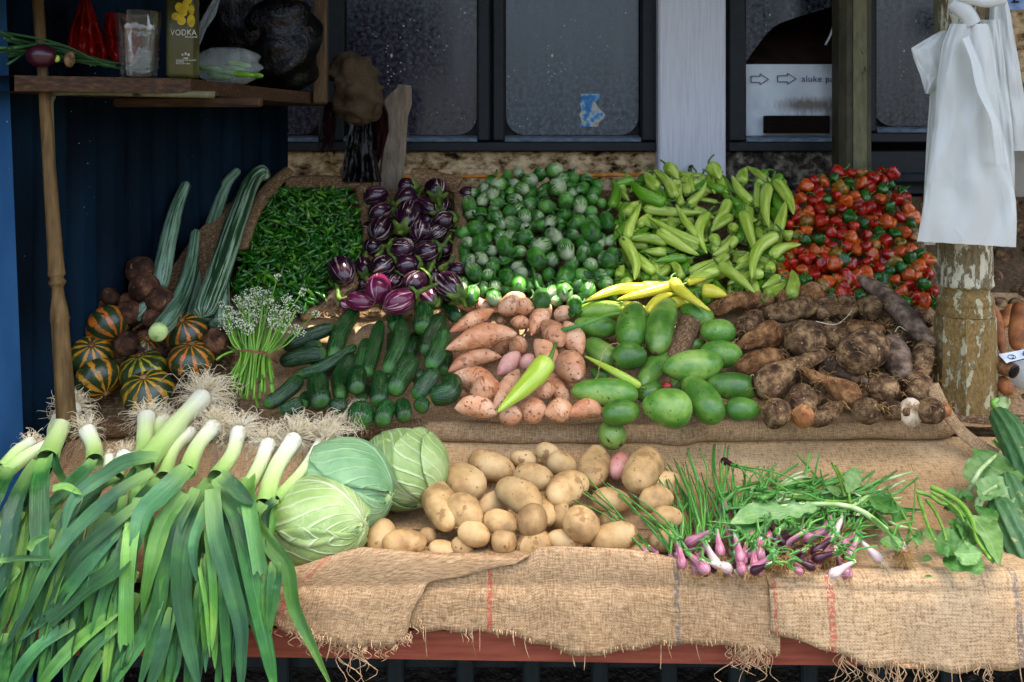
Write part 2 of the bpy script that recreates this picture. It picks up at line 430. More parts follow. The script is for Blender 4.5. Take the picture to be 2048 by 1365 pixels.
def leafmat(name, stops, veins=70, transl=.25, rough=.42, blue='#7fa692', bluef=.4, tipc=None):
    m = NT(name, rough, .4)
    o = m.sep(m.uv())
    v = m.comb(m.math('MULTIPLY', o[0], veins), m.math('MULTIPLY', o[1], 2.0), 0.0)
    ln = m.noise(v, 1.0, 3, .6)
    c = m.ramp(m.noise(m.obj(), 9, 4), stops)
    c = m.mix(m.ramp(ln, [(.5, 0.0), (.66, .6)]), c, stops[-1][1])
    c = m.mix(m.ramp(ln, [(.36, .6), (.5, 0.0)]), c, stops[0][1])
    c = m.mix(m.ramp(m.noise(m.obj(), 6, 2), [(.45, 0.0), (.65, bluef)]), c, blue)
    mid = m.math('ABSOLUTE', m.math('SUBTRACT', o[0], .5))
    c = m.mix(m.ramp(mid, [(.0, .5), (.05, 0.0)]), c, stops[0][1])
    c = m.hue(c, .75)
    if tipc: c = m.mix(m.ramp(o[1], [(.0, .75), (.22, 0.0)]), c, '#86ad58')
    if tipc: c = m.mix(m.ramp(m.math('ADD', o[1], m.math('MULTIPLY', m.noise(m.obj(), 30, 3), .14)), [(1.0, 0.0), (1.07, .8)]), c, tipc)
    m.p('Base Color', c)
    m.bump(ln, .55, .0025)
    tr = m.n('BsdfTranslucent', {0: c}); mx = m.n('MixShader', {0: transl, 1: m.b.outputs[0], 2: tr})
    m.t.links.new(mx, m.out.inputs[0]); return m.m
M['leekleaf'] = leafmat('leek_leaf', [(.36, '#123816'), (.5, '#245a24'), (.64, '#4c8236')], 64, .05, .34, '#4a7564', .35, tipc='#8f8a4a')
M['leekleaf2'] = leafmat('light_leek_leaf', [(.36, '#2b5e19'), (.5, '#467c29'), (.64, '#769e40')], 64, .06, .34, bluef=.15, tipc='#a89a58')
M['onionleaf'] = leafmat('spring_onion_leaf', [(.3, '#37802a'), (.5, '#579a38'), (.72, '#86b858')], 16, .2, bluef=.15)
M['chive'] = leafmat('chive_stem', [(.3, '#467a1a'), (.5, '#649628'), (.72, '#8aae40')], 10, .1, bluef=.0)
M['bud'] = skin('white_flower_bud', [(.3, '#c8c8a4'), (.6, '#e4e4cc')], 200, None, .6, .3, .0005, 300, .2, .3)
M['root'] = skin('pale_rootlet', [(.3, '#cdb78a'), (.55, '#e6d8b4'), (.75, '#eee6cc')], 60, None, .7, .2, .0004, 300, .2, .1)
M['broot'] = skin('brown_rootlet', [(.3, '#8a6638'), (.55, '#ab8550'), (.75, '#bf9d68')], 60, None, .7, .2, .0004, 300, .2, .15)

def mk_greens(name, stops, transl=.25):
    m = NT(name, .45, .4)
    o = m.sep(m.uv())
    u = m.math('ABSOLUTE', m.math('MULTIPLY_ADD', o[0], 2.0, -1.0))
    rib = m.ramp(u, [(.03, 1.0), (.07, 0.0)])
    q = m.math('FRACT', m.math('MULTIPLY', m.math('SUBTRACT', o[1], m.math('MULTIPLY', u, .35)), 6.0))
    side = m.math('MULTIPLY', m.ramp(q, [(.0, 1.0), (.09, 0.0)]), .7)
    f = m.math('MAXIMUM', rib, side)
    c = m.ramp(m.noise(m.obj(), 24, 4), stops)
    c = m.mix(m.math('MULTIPLY', f, .55), c, stops[-1][1])
    m.p('Base Color', m.hue(c, .3))
    m.bump(m.math('ADD', m.math('MULTIPLY', f, -.8), m.noise(m.obj(), 60, 3)), .5, .003)
    tr = m.n('BsdfTranslucent', {0: c}); mx = m.n('MixShader', {0: transl, 1: m.b.outputs[0], 2: tr})
    m.t.links.new(mx, m.out.inputs[0]); return m.m
M['greens'] = mk_greens('leafy_green', [(.3, '#2f6622'), (.5, '#447c30'), (.75, '#7ea35a')])
M['pgreens'] = mk_greens('pale_leafy_green', [(.3, '#55823c'), (.5, '#6e9850'), (.75, '#a5bf84')])
M['palestalk'] = skin('pale_green_stalk', [(.3, '#8aa85a'), (.6, '#b4c78c')], 40, None, .45, .4, .001, 90, .4, .15)
M['gstalk'] = skin('fresh_green_stalk', [(.3, '#517f24'), (.6, '#76a03c')], 40, None, .45, .4, .001, 90, .4, .25)
M['straw'] = skin('dry_leaf_tie', [(.3, '#4a3020'), (.6, '#7a5638')], 60, None, .8, .2, .002, 90, .6, .1)

def mk_cabbage(name, dark):
    m = NT(name, .42, .4)
    o = m.sep(m.uv())
    us = m.math('MULTIPLY_ADD', o[0], 2.0, -1.0)
    u = m.math('ABSOLUTE', us)
    wob = m.noise(m.obj(), 30, 3)
    rib = m.ramp(m.math('ADD', u, m.math('MULTIPLY', o[1], .03)), [(.02, 1.0), (.06, 0.0)])
    spread = m.math('MULTIPLY', m.math('POWER', u, .75), 1.0)
    q = m.math('FRACT', m.math('ADD', m.math('MULTIPLY', m.math('SUBTRACT', o[1], spread), 5.0), m.math('MULTIPLY', wob, .5)))
    side = m.ramp(q, [(.0, 1.0), (.1, .5), (.2, 0.0), (.9, 0.0), (1.0, 1.0)])
    fine = m.ramp(m.noise(m.obj(), 60, 4), [(.55, 0.0), (.7, .3)])
    f = m.math('MAXIMUM', rib, m.math('MAXIMUM', m.math('MULTIPLY', side, .75), fine))
    st = [(.36, '#6f8a48'), (.5, '#88a25c'), (.64, '#a6b97a')] if not dark else [(.36, '#5c8858'), (.5, '#739a68'), (.64, '#90b080')]
    c = m.ramp(m.noise(m.obj(), 9, 4), st)
    c = m.mix(m.math('MULTIPLY', f, .6), c, '#d2dab8' if not dark else '#a9cb9a')
    m.p('Base Color', c)
    m.bump(m.math('ADD', m.math('MULTIPLY', f, 1.0), m.math('MULTIPLY', m.noise(m.obj(), 22, 3), 1.5)), .55, .004)
    m.p('Subsurface Weight', .1).p('Subsurface Radius', (.006, .01, .003)).p('Subsurface Scale', .5)
    return m.m
M['cabbage'], M['dcabbage'] = mk_cabbage('pale_cabbage_leaf', False), mk_cabbage('bluish_cabbage_leaf', True)

def mk_onion(name, stops):
    m = NT(name, .3, .5)
    n = m.noise(m.around(5, .8), 2.0, 3)
    m.p('Base Color', m.hue(m.ramp(n, stops), .2)); m.bump(n, .2, .001); return m.m
M['pinkonion'] = mk_onion('pink_onion_skin', [(.36, '#8a4258'), (.5, '#a46276'), (.66, '#c79a9e')])
M['whiteonion'] = mk_onion('white_onion_base', [(.38, '#b08a94'), (.5, '#c9b4ac'), (.6, '#d3c9b4')])
M['redonion'] = mk_onion('dark_red_onion_skin', [(.3, '#1c050e'), (.5, '#340a1a'), (.7, '#501628')])
M['onionneck'] = mk_onion('onion_neck', [(.3, '#8fae60'), (.5, '#b7c890'), (.7, '#d8d8c0')])

def mk_burlap(name, pitch=.0048, stops=None, stripes=(), blot=None, contrast=1.0):
    """woven sacking: UV is in metres"""
    m = NT(name, .9, .1)
    uv = m.uv(); o = m.sep(uv)
    wx = m.noise(uv, 30, 3, per_object=False); wy = m.noise(m.vadd(uv, (3.1, 7.7, 0)), 30, 3, per_object=False)
    x = m.math('ADD', o[0], m.math('MULTIPLY', m.math('SUBTRACT', wx, .5), .012))
    y = m.math('ADD', o[1], m.math('MULTIPLY', m.math('SUBTRACT', wy, .5), .012))
    sx = m.math('SINE', m.math('MULTIPLY', x, 2 * math.pi / pitch)); sy = m.math('SINE', m.math('MULTIPLY', y, 2 * math.pi / pitch))
    k_ = .0048 / pitch
    weft = m.n('TexNoise', {'Vector': m.comb(m.math('MULTIPLY', x, 60 * k_), m.math('MULTIPLY', y, 310 * k_), 0.0), 'Scale': 1.0, 'Detail': 2.0})
    warp = m.n('TexNoise', {'Vector': m.comb(m.math('MULTIPLY', x, 310 * k_), m.math('MULTIPLY', y, 60 * k_), 5.0), 'Scale': 1.0, 'Detail': 2.0})
    wv = m.math('ADD', m.math('MULTIPLY', m.math('ADD', weft, warp), .5), m.math('MULTIPLY', m.math('MULTIPLY', sx, sy), .05))
    fib = m.noise(m.vmul(uv, (1, 1, 1)), 420, 2, per_object=False)
    stops = stops or [(.28, '#826749'), (.5, '#9d7f5b'), (.75, '#b69a76')]
    c = m.ramp(m.math('ADD', m.math('MULTIPLY', m.noise(m.obj(), 6, 3, .5), .6), m.math('MULTIPLY', fib, .4)), stops)
    c = m.mix(m.math('MULTIPLY', m.ramp(wv, [(.36, 1.0), (.5, 0.0)]), .5 * contrast), c, '#4a331d')
    c = m.mix(m.math('MULTIPLY', m.ramp(wv, [(.5, 0.0), (.66, 1.0)]), .5 * contrast), c, '#cdb28a')
    for (sxx, wd, cc, st) in stripes:
        f = m.math('LESS_THAN', m.math('ABSOLUTE', m.math('SUBTRACT', x, sxx)), wd)
        f = m.math('MULTIPLY', f, m.math('MULTIPLY', m.ramp(m.noise(uv, 160, 3, per_object=False), [(.38, 0.0), (.55, 1.0)]), st))
        c = m.mix(f, c, cc)
    wv2 = m.math('MULTIPLY', m.math('SINE', m.math('MULTIPLY', y, 2 * math.pi / pitch)), m.ramp(m.noise(uv, 60, 2, per_object=False), [(.3, .3), (.6, 1.0)]))
    c = m.mix(m.math('MULTIPLY', m.ramp(wv2, [(.2, 0.0), (1.0, 1.0)]), .3 * contrast), c, '#5a4228')
    if blot:
        for (bx, by, br, cc, st) in blot:
            d = m.n('VectorMath', {0: m.vmul(m.vadd(uv, (-bx, -by, 0)), (1, 2.2, 0))}, out=1, operation='LENGTH')
            f = m.math('MULTIPLY', m.ramp(m.math('DIVIDE', d, br), [(.5, 1.0), (1.0, 0.0)]), m.math('MULTIPLY', m.ramp(m.noise(uv, 70, 3, per_object=False), [(.45, 0.0), (.6, 1.0)]), st))
            c = m.mix(f, c, cc)
    m.p('Base Color', c)
    b = m.bump(wv, .7, .0025)
    m.bump(m.noise(m.obj(), 35, 4), .5, .006, b)
    return m.m
M['burlap'] = mk_burlap('burlap')
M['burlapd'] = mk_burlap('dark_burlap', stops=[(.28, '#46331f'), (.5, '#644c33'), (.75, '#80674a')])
M['burlapr'] = mk_burlap('floor_burlap', stops=[(.28, '#98774e'), (.5, '#bd986a'), (.75, '#d8b88a')], stripes=[(.02, .006, '#8a4038', .5), (.33, .006, '#55586a', .4)], blot=[(.62, .35, .06, '#555a66', .6)])
M['fibre'] = skin('jute_fibre', [(.3, '#8f7050'), (.6, '#bf9f78')], 60, None, .9, .1, .0005, 300, .3, .2)

def wood(name, stops, grain=(3, 3, 40), rough=.7, chips=None, bstr=.5):
    m = NT(name, rough, .3); v = m.obj()
    g = m.noise(m.vmul(v, grain), 4.0, 5, .6)
    c = m.ramp(g, stops)
    if chips:
        f = m.ramp(m.noise(m.vmul(v, chips[2]), chips[0], 6, .7), [(chips[1], 0.0), (chips[1] + .03, 1.0)])
        c = m.mix(f, c, chips[3])
        g = m.math('ADD', g, m.math('MULTIPLY', f, .6))
    m.p('Base Color', c); m.bump(g, bstr, .003); return m.m
M['oldwood'] = wood('weathered_wood', [(.3, '#2a1e12'), (.5, '#4a3822'), (.75, '#6b5638')], (30, 30, 3))
M['shelfwood'] = wood('dirty_shelf_wood', [(.3, '#1c1108'), (.5, '#38230f'), (.75, '#5c4020')], (4, 40, 40))
M['tan_post'] = wood('tan_painted_wood', [(.3, '#33240f'), (.5, '#55401f'), (.75, '#735a33')], (20, 20, 3), chips=(40, .62, (1, 1, .4), '#3a2814'))
M['redboard'] = wood('red_oxide_paint', [(.3, '#70301f'), (.5, '#84402c'), (.75, '#964d36')], (3, 30, 30), .55, chips=(30, .72, (1, 1, 1), '#b09a88'), bstr=.2)
M['peelpost'] = wood('peeling_cream_paint', [(.3, '#4c3f2a'), (.5, '#6b5c40'), (.75, '#8c7c5c')], (40, 40, 16), .85, chips=(48, .50, (1, 1, .4), '#b9b296'), bstr=1.0)
M['peelbase'] = wood('worn_tan_post', [(.3, '#59451f'), (.5, '#7b6236'), (.75, '#98804f')], (50, 50, 24), .9, chips=(55, .535, (1, 1, .4), '#aaa07c'), bstr=1.0)
M['dleaf'] = leafmat('shaded_onion_leaf', [(.3, '#123512'), (.5, '#1f4d1a'), (.72, '#356a2a')], 16, .1, bluef=.1)  # onion leaf green darkened, the shelf's shade is in the colour
M['olivepost'] = wood('olive_painted_wood', [(.3, '#262416'), (.5, '#3a3724'), (.75, '#4c4830')], (14, 14, 4), .65, chips=(30, .6, (1, 1, .5), '#1d1a10'))
M['olivelight'] = wood('pale_olive_paint', [(.3, '#4a4830'), (.5, '#5f5d40'), (.75, '#716e50')], (14, 14, 4), .65, chips=(36, .62, (1, 1, .5), '#28240f'))
M['whitepost'] = wood('whitewashed_timber', [(.3, '#b4b7bc'), (.5, '#c2c5ca'), (.75, '#cccfd4')], (50, 50, 2), .7, chips=(22, .68, (1, 1, .35), '#6b6a68'), bstr=.5)
M['greystake'] = wood('grey_timber_stake', [(.3, '#5d5243'), (.5, '#796c5a'), (.75, '#96897a')], (20, 20, 5), .85, chips=(24, .66, (1, 1, .6), '#3f3529'))
M['teal'] = wood('dark_teal_slat', [(.3, '#060e10'), (.5, '#0a1719'), (.75, '#101f22')], (20, 20, 3), .7)
M['frame'] = wood('black_window_frame', [(.3, '#070b0d'), (.5, '#0c1316'), (.75, '#172024')], (10, 10, 10), .55, bstr=.2)
M['frameedge'] = wood('lit_frame_ledge', [(.3, '#39454e'), (.5, '#57646e'), (.75, '#75828c')], (10, 20, 20), .5, bstr=.2)  # paler than the frame: light on the ledge bevel put into the colour

def mk_metal(name, stops, rust=.7):
    m = NT(name, .7, .06); v = m.obj()
    c = m.ramp(m.noise(m.vmul(v, (1, 1, .3)), 9, 4), stops)
    f = m.ramp(m.noise(v, 60, 5, .7), [(rust, 0.0), (rust + .04, .8)])
    c = m.mix(f, c, '#20130c')
    sp = m.math('LESS_THAN', m.voro(m.vmul(v, (1, 1, .5)), 85), m.math('MULTIPLY', m.ramp(m.noise(v, 5, 3), [(.5, 0.0), (.75, .14)]), 1.0))
    c = m.mix(sp, c, '#a8b4bc')
    m.p('Base Color', c); m.bump(m.noise(v, 30, 3), .15, .002); return m.m
M['bluewall'] = mk_metal('blue_corrugated_metal', [(.3, '#030c15'), (.5, '#061622'), (.75, '#0b2232')], .68)
M['bluepost'] = mk_metal('light_blue_painted_steel', [(.3, '#1b3c5c'), (.5, '#24496c'), (.75, '#30587c')], .72)

def mk_glass(name, base, tint, spk=.12):
    m = NT(name, .3, .5); v = m.obj()
    d1 = m.voro(v, 60, per_object=False)
    d2 = m.voro(m.vmul(v, (1, 1, .55)), 24, per_object=False)
    m1 = m.ramp(m.noise(v, 9, 3, per_object=False), [(.35, 0.0), (.75, spk * 1.1)])
    m2 = m.ramp(m.noise(v, 5, 2, per_object=False), [(.45, 0.0), (.7, spk * .45)])
    f = m.math('MAXIMUM', m.math('LESS_THAN', d1, m1), m.math('LESS_THAN', d2, m2))
    mott = m.ramp(m.noise(v, 70, 4, .6, per_object=False), [(.35, 0.0), (.7, 1.0)])
    c = m.mix(mott, base, tint)
    c = m.mix(m.ramp(m.noise(m.vmul(v, (6, 1, .5)), 6, 3, per_object=False), [(.5, 0.0), (.8, .3)]), c, '#5a626c')
    c = m.mix(f, c, '#b8c0c6')
    m.p('Base Color', c); m.p('Roughness', m.math('MULTIPLY_ADD', mott, .25, .14)); return m.m
M['glassp'] = mk_glass('dusty_dark_pane_violet', '#18161f', '#302d3a', .2)
M['glassb'] = mk_glass('dusty_dark_pane_slate', '#1e2b34', '#3e5260', .17)
M['glassd'] = mk_glass('dusty_dark_pane', '#12141c', '#262a36', .12)

def mk_stone():
    m = NT('rough_coral_stone', .9, .2); v = m.obj()
    n = m.noise(m.vmul(v, (1, 1, 1.6)), 22, 6, .65)
    c = m.ramp(n, [(.36, '#1c1006'), (.44, '#8f744e'), (.55, '#c9ae84'), (.75, '#dcc6a0')])
    m.p('Base Color', c); m.bump(n, 1.0, .02); return m.m
M['stone'] = mk_stone()
M['dstone'] = skin('dark_stained_stone', [(.3, '#171310'), (.5, '#3d362e'), (.72, '#7d7364')], 30, None, .9, .2, .015, 24, 1.0, 0)
M['plaster'] = skin('shop_plaster', [(.3, '#7d7768'), (.6, '#989182')], 4, None, .9, .2, .004, 40, .5, 0)
M['asphalt'] = skin('dusty_street', [(.3, '#2c2a27'), (.5, '#3a3733'), (.7, '#484540')], 1.5, None, .95, .2, .004, 60, .5, 0)
M['tin'] = wood('grey_tin_roof', [(.3, '#4a4a48'), (.6, '#6c6a66')], (3, 30, 3), .6)
M['black'] = skin('black_polythene', [(.3, '#020202'), (.7, '#050505')], 10, None, .35, .25, .012, 22, 1.0, 0)
M['dark'] = skin('dark_room', [(.3, '#0c0704'), (.7, '#1a100b')], 6, None, .9, .1, .002, 40, .4, 0)
M['flap'] = skin('brown_card_flap', [(.3, '#241812'), (.7, '#3c2b22')], 6, None, .9, .1, .002, 40, .4, 0)
M['rag'] = mk_burlap('old_sack_cloth', .006, [(.28, '#1f1811'), (.5, '#3a2f22'), (.75, '#544735')], contrast=.25)
M['redrag'] = skin('dark_red_rag', [(.3, '#100203'), (.7, '#260708')], 20, None, .9, .1, .003, 60, .6, 0)
M['rope'] = skin('orange_cord', [(.3, '#9a5a14'), (.55, '#c2761c'), (.7, '#c98a38')], 30, None, .6, .3, .001, 200, .5, 0)
M['ropeblue'] = skin('pale_blue_pipe', [(.3, '#5d78a8'), (.6, '#8ba4cc')], 30, None, .6, .3, .001, 100, .3, 0)
M['paper0'] = skin('printed_board', [(.3, '#8d969a'), (.5, '#a9b4ba'), (.7, '#bac4c8')], 9, None, .7, .2, .001, 60, .3, 0, spots2=(5, .6, '#6b5436'))
M['ink'] = skin('blue_ink', [(.3, '#20264e'), (.6, '#2c3262')], 60, None, .7, .1, .0005, 100, .1, 0)
M['darkink'] = skin('black_ink', [(.3, '#14161c'), (.6, '#1f222a')], 60, None, .7, .1, .0005, 100, .1, 0)
M['card'] = skin('white_ticket', [(.3, '#b4bac2'), (.6, '#ccd2d8')], 40, None, .6, .3, .0005, 100, .2, 0)
M['white_ink'] = skin('white_print', [(.3, '#b0b0a4'), (.6, '#c8c8bc')], 60, None, .6, .2, .0005, 100, .1, 0)
M['flower'] = skin('yellow_flower_print', [(.3, '#a8941c'), (.6, '#c9b52e')], 60, None, .5, .3, .0005, 100, .1, 0)
M['sticker'] = skin('torn_blue_sticker', [(.36, '#2f6a9a'), (.5, '#5e96bf'), (.56, '#b4b2a4'), (.7, '#8b8474')], 40, None, .7, .2, .001, 100, .4, 0)

def mk_film(name, c, transl=.35, alpha=1.0, rough=.3, bscale=14, bd=.01):
    m = NT(name, rough, .5)
    m.p('Base Color', col(c))
    b1 = m.bump(m.noise(m.vmul(m.obj(), (1, 1, .4)), bscale, 3), .5, bd)
    cr = m.math('ABSOLUTE', m.math('SUBTRACT', m.noise(m.vmul(m.obj(), (1, 1, .7)), bscale * 1.3, 3, .5, .4), .5))
    m.bump(m.ramp(cr, [(.0, 1.0), (.09, 0.0)]), .18, bd * .35, b1)
    tr = m.n('BsdfTranslucent', {0: col(c)}); mx = m.n('MixShader', {0: transl, 1: m.b.outputs[0], 2: tr})
    if alpha < 1:
        tp = m.n('BsdfTransparent'); mx = m.n('MixShader', {0: alpha, 1: tp, 2: mx})
    m.t.links.new(mx, m.out.inputs[0]); return m.m
M['whitebag'] = mk_film('white_polythene', '#dfe2dc', .42, .82, .14, 9, .02)
M['redbag'] = mk_film('red_polythene', '#b01814', .3, .85, .25, 30, .02)
M['clearbag'] = mk_film('clear_polythene', '#c8d4d4', .3, .3, .15, 26, .02)
def mk_clear(name, c, rough=.02, ior=1.45):
    m = NT(name, rough, .5); m.p('Base Color', col(c)).p('Transmission Weight', 1.0).p('IOR', ior); return m.m
def mk_thin():
    m = NT('clear_glass', .05, .5); lw = m.n('LayerWeight', {0: .25}, out=1)
    tp = m.n('BsdfTransparent', {0: (.93, .95, .94, 1)}); gl = m.n('BsdfGlossy', {0: (1, 1, 1, 1), 1: .06})
    mx = m.n('MixShader', {0: m.math('MULTIPLY_ADD', lw, .5, .05), 1: tp, 2: gl}); m.t.links.new(mx, m.out.inputs[0]); return m.m
M['glass'] = mk_thin()
def mk_bottle():
    m = NT('frosted_bottle_glass', .25, .5); o = m.sep(m.obj())
    c = m.ramp(m.math('MULTIPLY_ADD', o[2], 5.0, .5), [(.0, '#5a5828'), (.72, '#54532c'), (.9, '#155457')])
    m.p('Base Color', c).p('Transmission Weight', .45).p('IOR', 1.4); return m.m
M['bottle'] = mk_bottle()

def mk_strip():
    m = NT('translucent_roof_strip'); tp = m.n('BsdfTransparent', {0: (.9,.9,.8, 1)}); m.t.links.new(tp, m.out.inputs[0]); return m.m
M['strip'] = mk_strip()

def mk_paper():
    m = NT('printed_board', .7, .2); o = m.sep(m.uv()); v = m.obj()
    c = m.ramp(m.noise(v, 9, 3), [(.3, '#b0babf'), (.5, '#c6d0d5'), (.7, '#d2dade')])
    def smear(cx, cy, rx, ry, st, cc, c):
        dx = m.math('DIVIDE', m.math('SUBTRACT', o[0], cx), rx); dy = m.math('DIVIDE', m.math('SUBTRACT', o[1], cy), ry)
        d = m.math('SQRT', m.math('ADD', m.math('MULTIPLY', dx, dx), m.math('MULTIPLY', dy, dy)))
        d = m.math('ADD', d, m.math('MULTIPLY', m.math('SUBTRACT', m.noise(m.vmul(v, (3, 1, 1)), 40, 4), .5), .9))
        return m.mix(m.math('MULTIPLY', m.ramp(d, [(.3, 1.0), (1.1, 0.0)]), st), c, cc)
    c = smear(.62, .50, .36, .12, .8, '#5a4630', c); c = smear(.55, .72, .35, .14, .55, '#75624a', c); c = smear(.9, .62, .2, .25, .6, '#64503a', c); c = smear(.95, .0, .35, .15, .4, '#75685c', c)
    m.p('Base Color', c); return m.m
M['paper'] = mk_paper()
# ---------------------------------------------------------------- the place
def boxobj(name, lo, hi, mat, parent=None, bev=.004, M_=None):
    return MB().box(lo, hi, bev=bev, M=M_).build(name, mat, parent, smooth=False)
def wav(x, y, a=.006, f=6.0, s=0.0):
    return a * mn.noise(V((x * f + s, y * f - s, s * 1.7)))

g = MB().grid(np.array([[[x, y, 0.0] for x in (-80, 80)] for y in (-80, 80)])).build('ground', M['asphalt']); tag(g, kind='structure')

# --- the shop behind the stall
shop = empty('shop_building', (0, 3.2, 0))
tag(shop, 'shop front with dusty dark windows, rough stone sill and white timber pillar behind the stall', 'building')
def px_x(px, Y): return (px - 1024) / F * Y
def py_z(py, Y): return ZC - (py - H) / F * Y
WY = 3.2
def stone_strip(x0, x1, z0, z1, Y, mat, seed):
    nx, nz = int((x1 - x0) / .008), max(int((z1 - z0) / .008), 3)
    P = np.zeros((nz, nx, 3))
    for i in range(nz):
        for j in range(nx):
            x, z = x0 + (x1 - x0) * j / (nx - 1), z0 + (z1 - z0) * i / (nz - 1)
            n = mn.fractal(V((x * 22 + seed, z * 34, seed)), 1.0, 2.0, 4)
            edge = min(1, (z1 - z) / .02)
            P[i, j] = (x, Y - .008 - .018 * n * edge, z)
    top = P[-1:].copy(); top[:, :, 1] = Y + .2
    return MB().grid(np.vstack([P, top])).build('stone_sill', mat, shop)
stone_strip(-1.25, px_x(1325, WY), 1.34, 1.497, WY, M['stone'], 3.0)
stone_strip(px_x(1445, WY), px_x(1700, WY), 1.34, 1.497, WY - .003, M['dstone'], 9.0)
boxobj('lower_wall', (-1.6, 3.23, 0), (2.6, 3.5, 1.36), M['dark'], shop)
boxobj('upper_wall', (-3.0, 3.2, 2.32), (4.0, 3.5, 4.2), M['plaster'], shop)
boxobj('side_wall', (-3.0, 3.22, 0), (-1.61, 3.5, 2.31), M['plaster'], shop)
boxobj('room_back_wall', (-1.6, 4.1, 0), (2.6, 4.2, 2.6), M['dark'], shop)
boxobj('roof_slab', (-3.0, 3.5, 2.32), (4.0, 4.25, 2.42), M['plaster'], shop)
boxobj('inner_sill', (-1.55, 3.3, 1.3), (2.5, 4.09, 1.40), M['dark'], shop)
stone_strip(px_x(1995, 3.1), 2.3, 1.55, 2.31, 3.1, M['stone'], 21.0)
boxobj('end_wall', (px_x(1990, 3.14), 3.14, 0), (2.6, 3.22, 2.31), M['plaster'], shop)

def pane(parent, x0, x1, z0, z1, Y, mat, rad=.06):
    zs = [z0 + rad * (1 - math.cos(a)) for a in np.linspace(0, math.pi / 2, 9)] + [z1]
    P = []
    for z in zs:
        k = rad - math.sqrt(max(rad ** 2 - (rad - (z - z0)) ** 2, 0)) if z < z0 + rad else 0
        P.append([(x0 + k + (x1 - x0 - 2 * k) * q, Y, z) for q in np.linspace(0, 1, 12)])
    return MB().grid(P).build('pane', mat, parent, smooth=False)
def window(px0, px1, verts, panes, label_mats, py_b=303):
    w = empty('window', (px_x((px0 + px1) / 2, WY), WY, py_z(py_b, WY))); w.parent = shop; w.location = w.location - V(shop.location)
    X0, X1, zb = px_x(px0, WY), px_x(px1, WY), py_z(py_b, WY)
    boxobj('backing', (X0 + .01, 3.236, zb + .005), (X1 - .01, 3.246, 2.3), M['frame'], w) if label_mats != 'hole' else None
    fr = MB()
    fr.box((X0, 3.165, zb), (X1, 3.235, zb + .03), bev=.003)
    for a, b in verts: fr.box((px_x(a, WY), 3.172, zb + .031), (px_x(b, WY), 3.234, 2.31), bev=.006)
    fr.build('frame', M['frame'], w, smooth=False)
    for (a, b, m) in panes:
        xa, xb = px_x(a, WY), px_x(b, WY)
        P = [[(xa, 3.168, zb + .031), (xb, 3.168, zb + .031)], [(xa, 3.176, zb + .043), (xb, 3.176, zb + .043)], [(xa, 3.205, zb + .05), (xb, 3.205, zb + .05)]]
        MB().grid(P).build('ledge', M['frameedge'], w, smooth=False)
        if m: pane(w, xa + .003, xb - .003, zb + .052, 2.3, 3.212, m)
    return w
w1 = window(520, 1316, [(520, 545), (640, 652), (655, 690), (955, 981), (985, 1010), (1280, 1316)], [(545, 640, M['glassp']), (690, 955, M['glassp']), (1010, 1280, M['glassb'])], '')
# torn sticker on the slate pane
st = MB(); nst = 9
rows = []
for i, py in enumerate(np.linspace(188, 254, nst)):
    a = 1161 + 3 * math.sin(i * 2.1); b = 1200 + 8 * math.sin(i * 1.3 + 1) + (3 if i > 2 else -6)
    rows.append([tuple(at(a + (b - a) * q, py, 3.207)) for q in np.linspace(0, 1, 6)])
st.grid(rows).build('sticker', M['sticker'], w1)
# the broken window, a printed board behind the hole
w2 = window(1453, 1690, [(1453, 1489), (1671, 1690)], [(1489, 1671, None)], 'hole')
def curve_y(px): return float(np.interp(px, [1488, 1510, 1530, 1545, 1560, 1590, 1630, 1672], [130, 98, 72, 56, 47, 36, 24, 11]))
xs = np.linspace(1489, 1671, 40)
MB().grid([[tuple(at(x, curve_y(x) * (1 - q) + (-220) * q, 3.212)) for x in xs] for q in np.linspace(0, 1, 4)]).build('broken_pane', M['glassd'], w2, smooth=False)
MB().grid([[tuple(at(x, y, 3.238 - .012 * (y - 129) / 163)) for x in np.linspace(1480, 1700, 8)] for y in np.linspace(129, 292, 6)]).build('printed_board', M['paper'])
MB().grid([[tuple(at(x, y, Y)) for x in np.linspace(1470, 1700, 6)] for y, Y in ((130, 3.26), (60, 3.5), (20, 3.7))]).build('dark_flap', M['flap'], w2)
bd = bpy.data.objects['printed_board']; tag(bd, 'stained white board printed with two blue arrows and lettering behind the broken pane', 'board')
def arrow(px0, px1, py):
    mb = MB(); Y = 3.228; w = .0015
    head = px1 - 17
    pts = [(px0, py - 6), (head, py - 6), (head, py - 11), (px1, py), (head, py + 11), (head, py + 6), (px0, py + 6), (px0, py - 6)]
    for a, b in zip(pts[:-1], pts[1:]):
        A, B = at(a[0], a[1], Y), at(b[0], b[1], Y)
        mb.tube([A, B], w, m=4, n=3)
    return mb.build('arrow', M['ink'], bd)
arrow(1502, 1537, 159); arrow(1555, 1592, 158)
def text(name, s, loc, size, mat, parent, rot=(math.pi / 2, 0, 0), extr=.0004, sx=1.0):
    cu = bpy.data.curves.new(name, 'FONT'); cu.body = s; cu.size = size; cu.extrude = extr; cu.space_character = 1.1
    cu.materials.append(mat)
    o = bpy.data.objects.new(name, cu); COL.objects.link(o); o.rotation_euler = rot; o.scale = (sx, 1, 1)
    me = bpy.data.meshes.new_from_object(o); bpy.data.objects.remove(o)
    o = bpy.data.objects.new(name, me); COL.objects.link(o); o.rotation_euler = rot; o.scale = (sx, 1, 1)
    if parent: o.parent = parent; o.location = loc - wloc(parent)
    else: o.location = loc
    return o
text('lettering', 'aluke par', at(1603, 164, 3.230), .0285, M['ink'], bd)
boxobj('folded_card', at(1530, 267, 3.19), at(1655, 232, 3.215), M['dark'], bd, bev=.002)
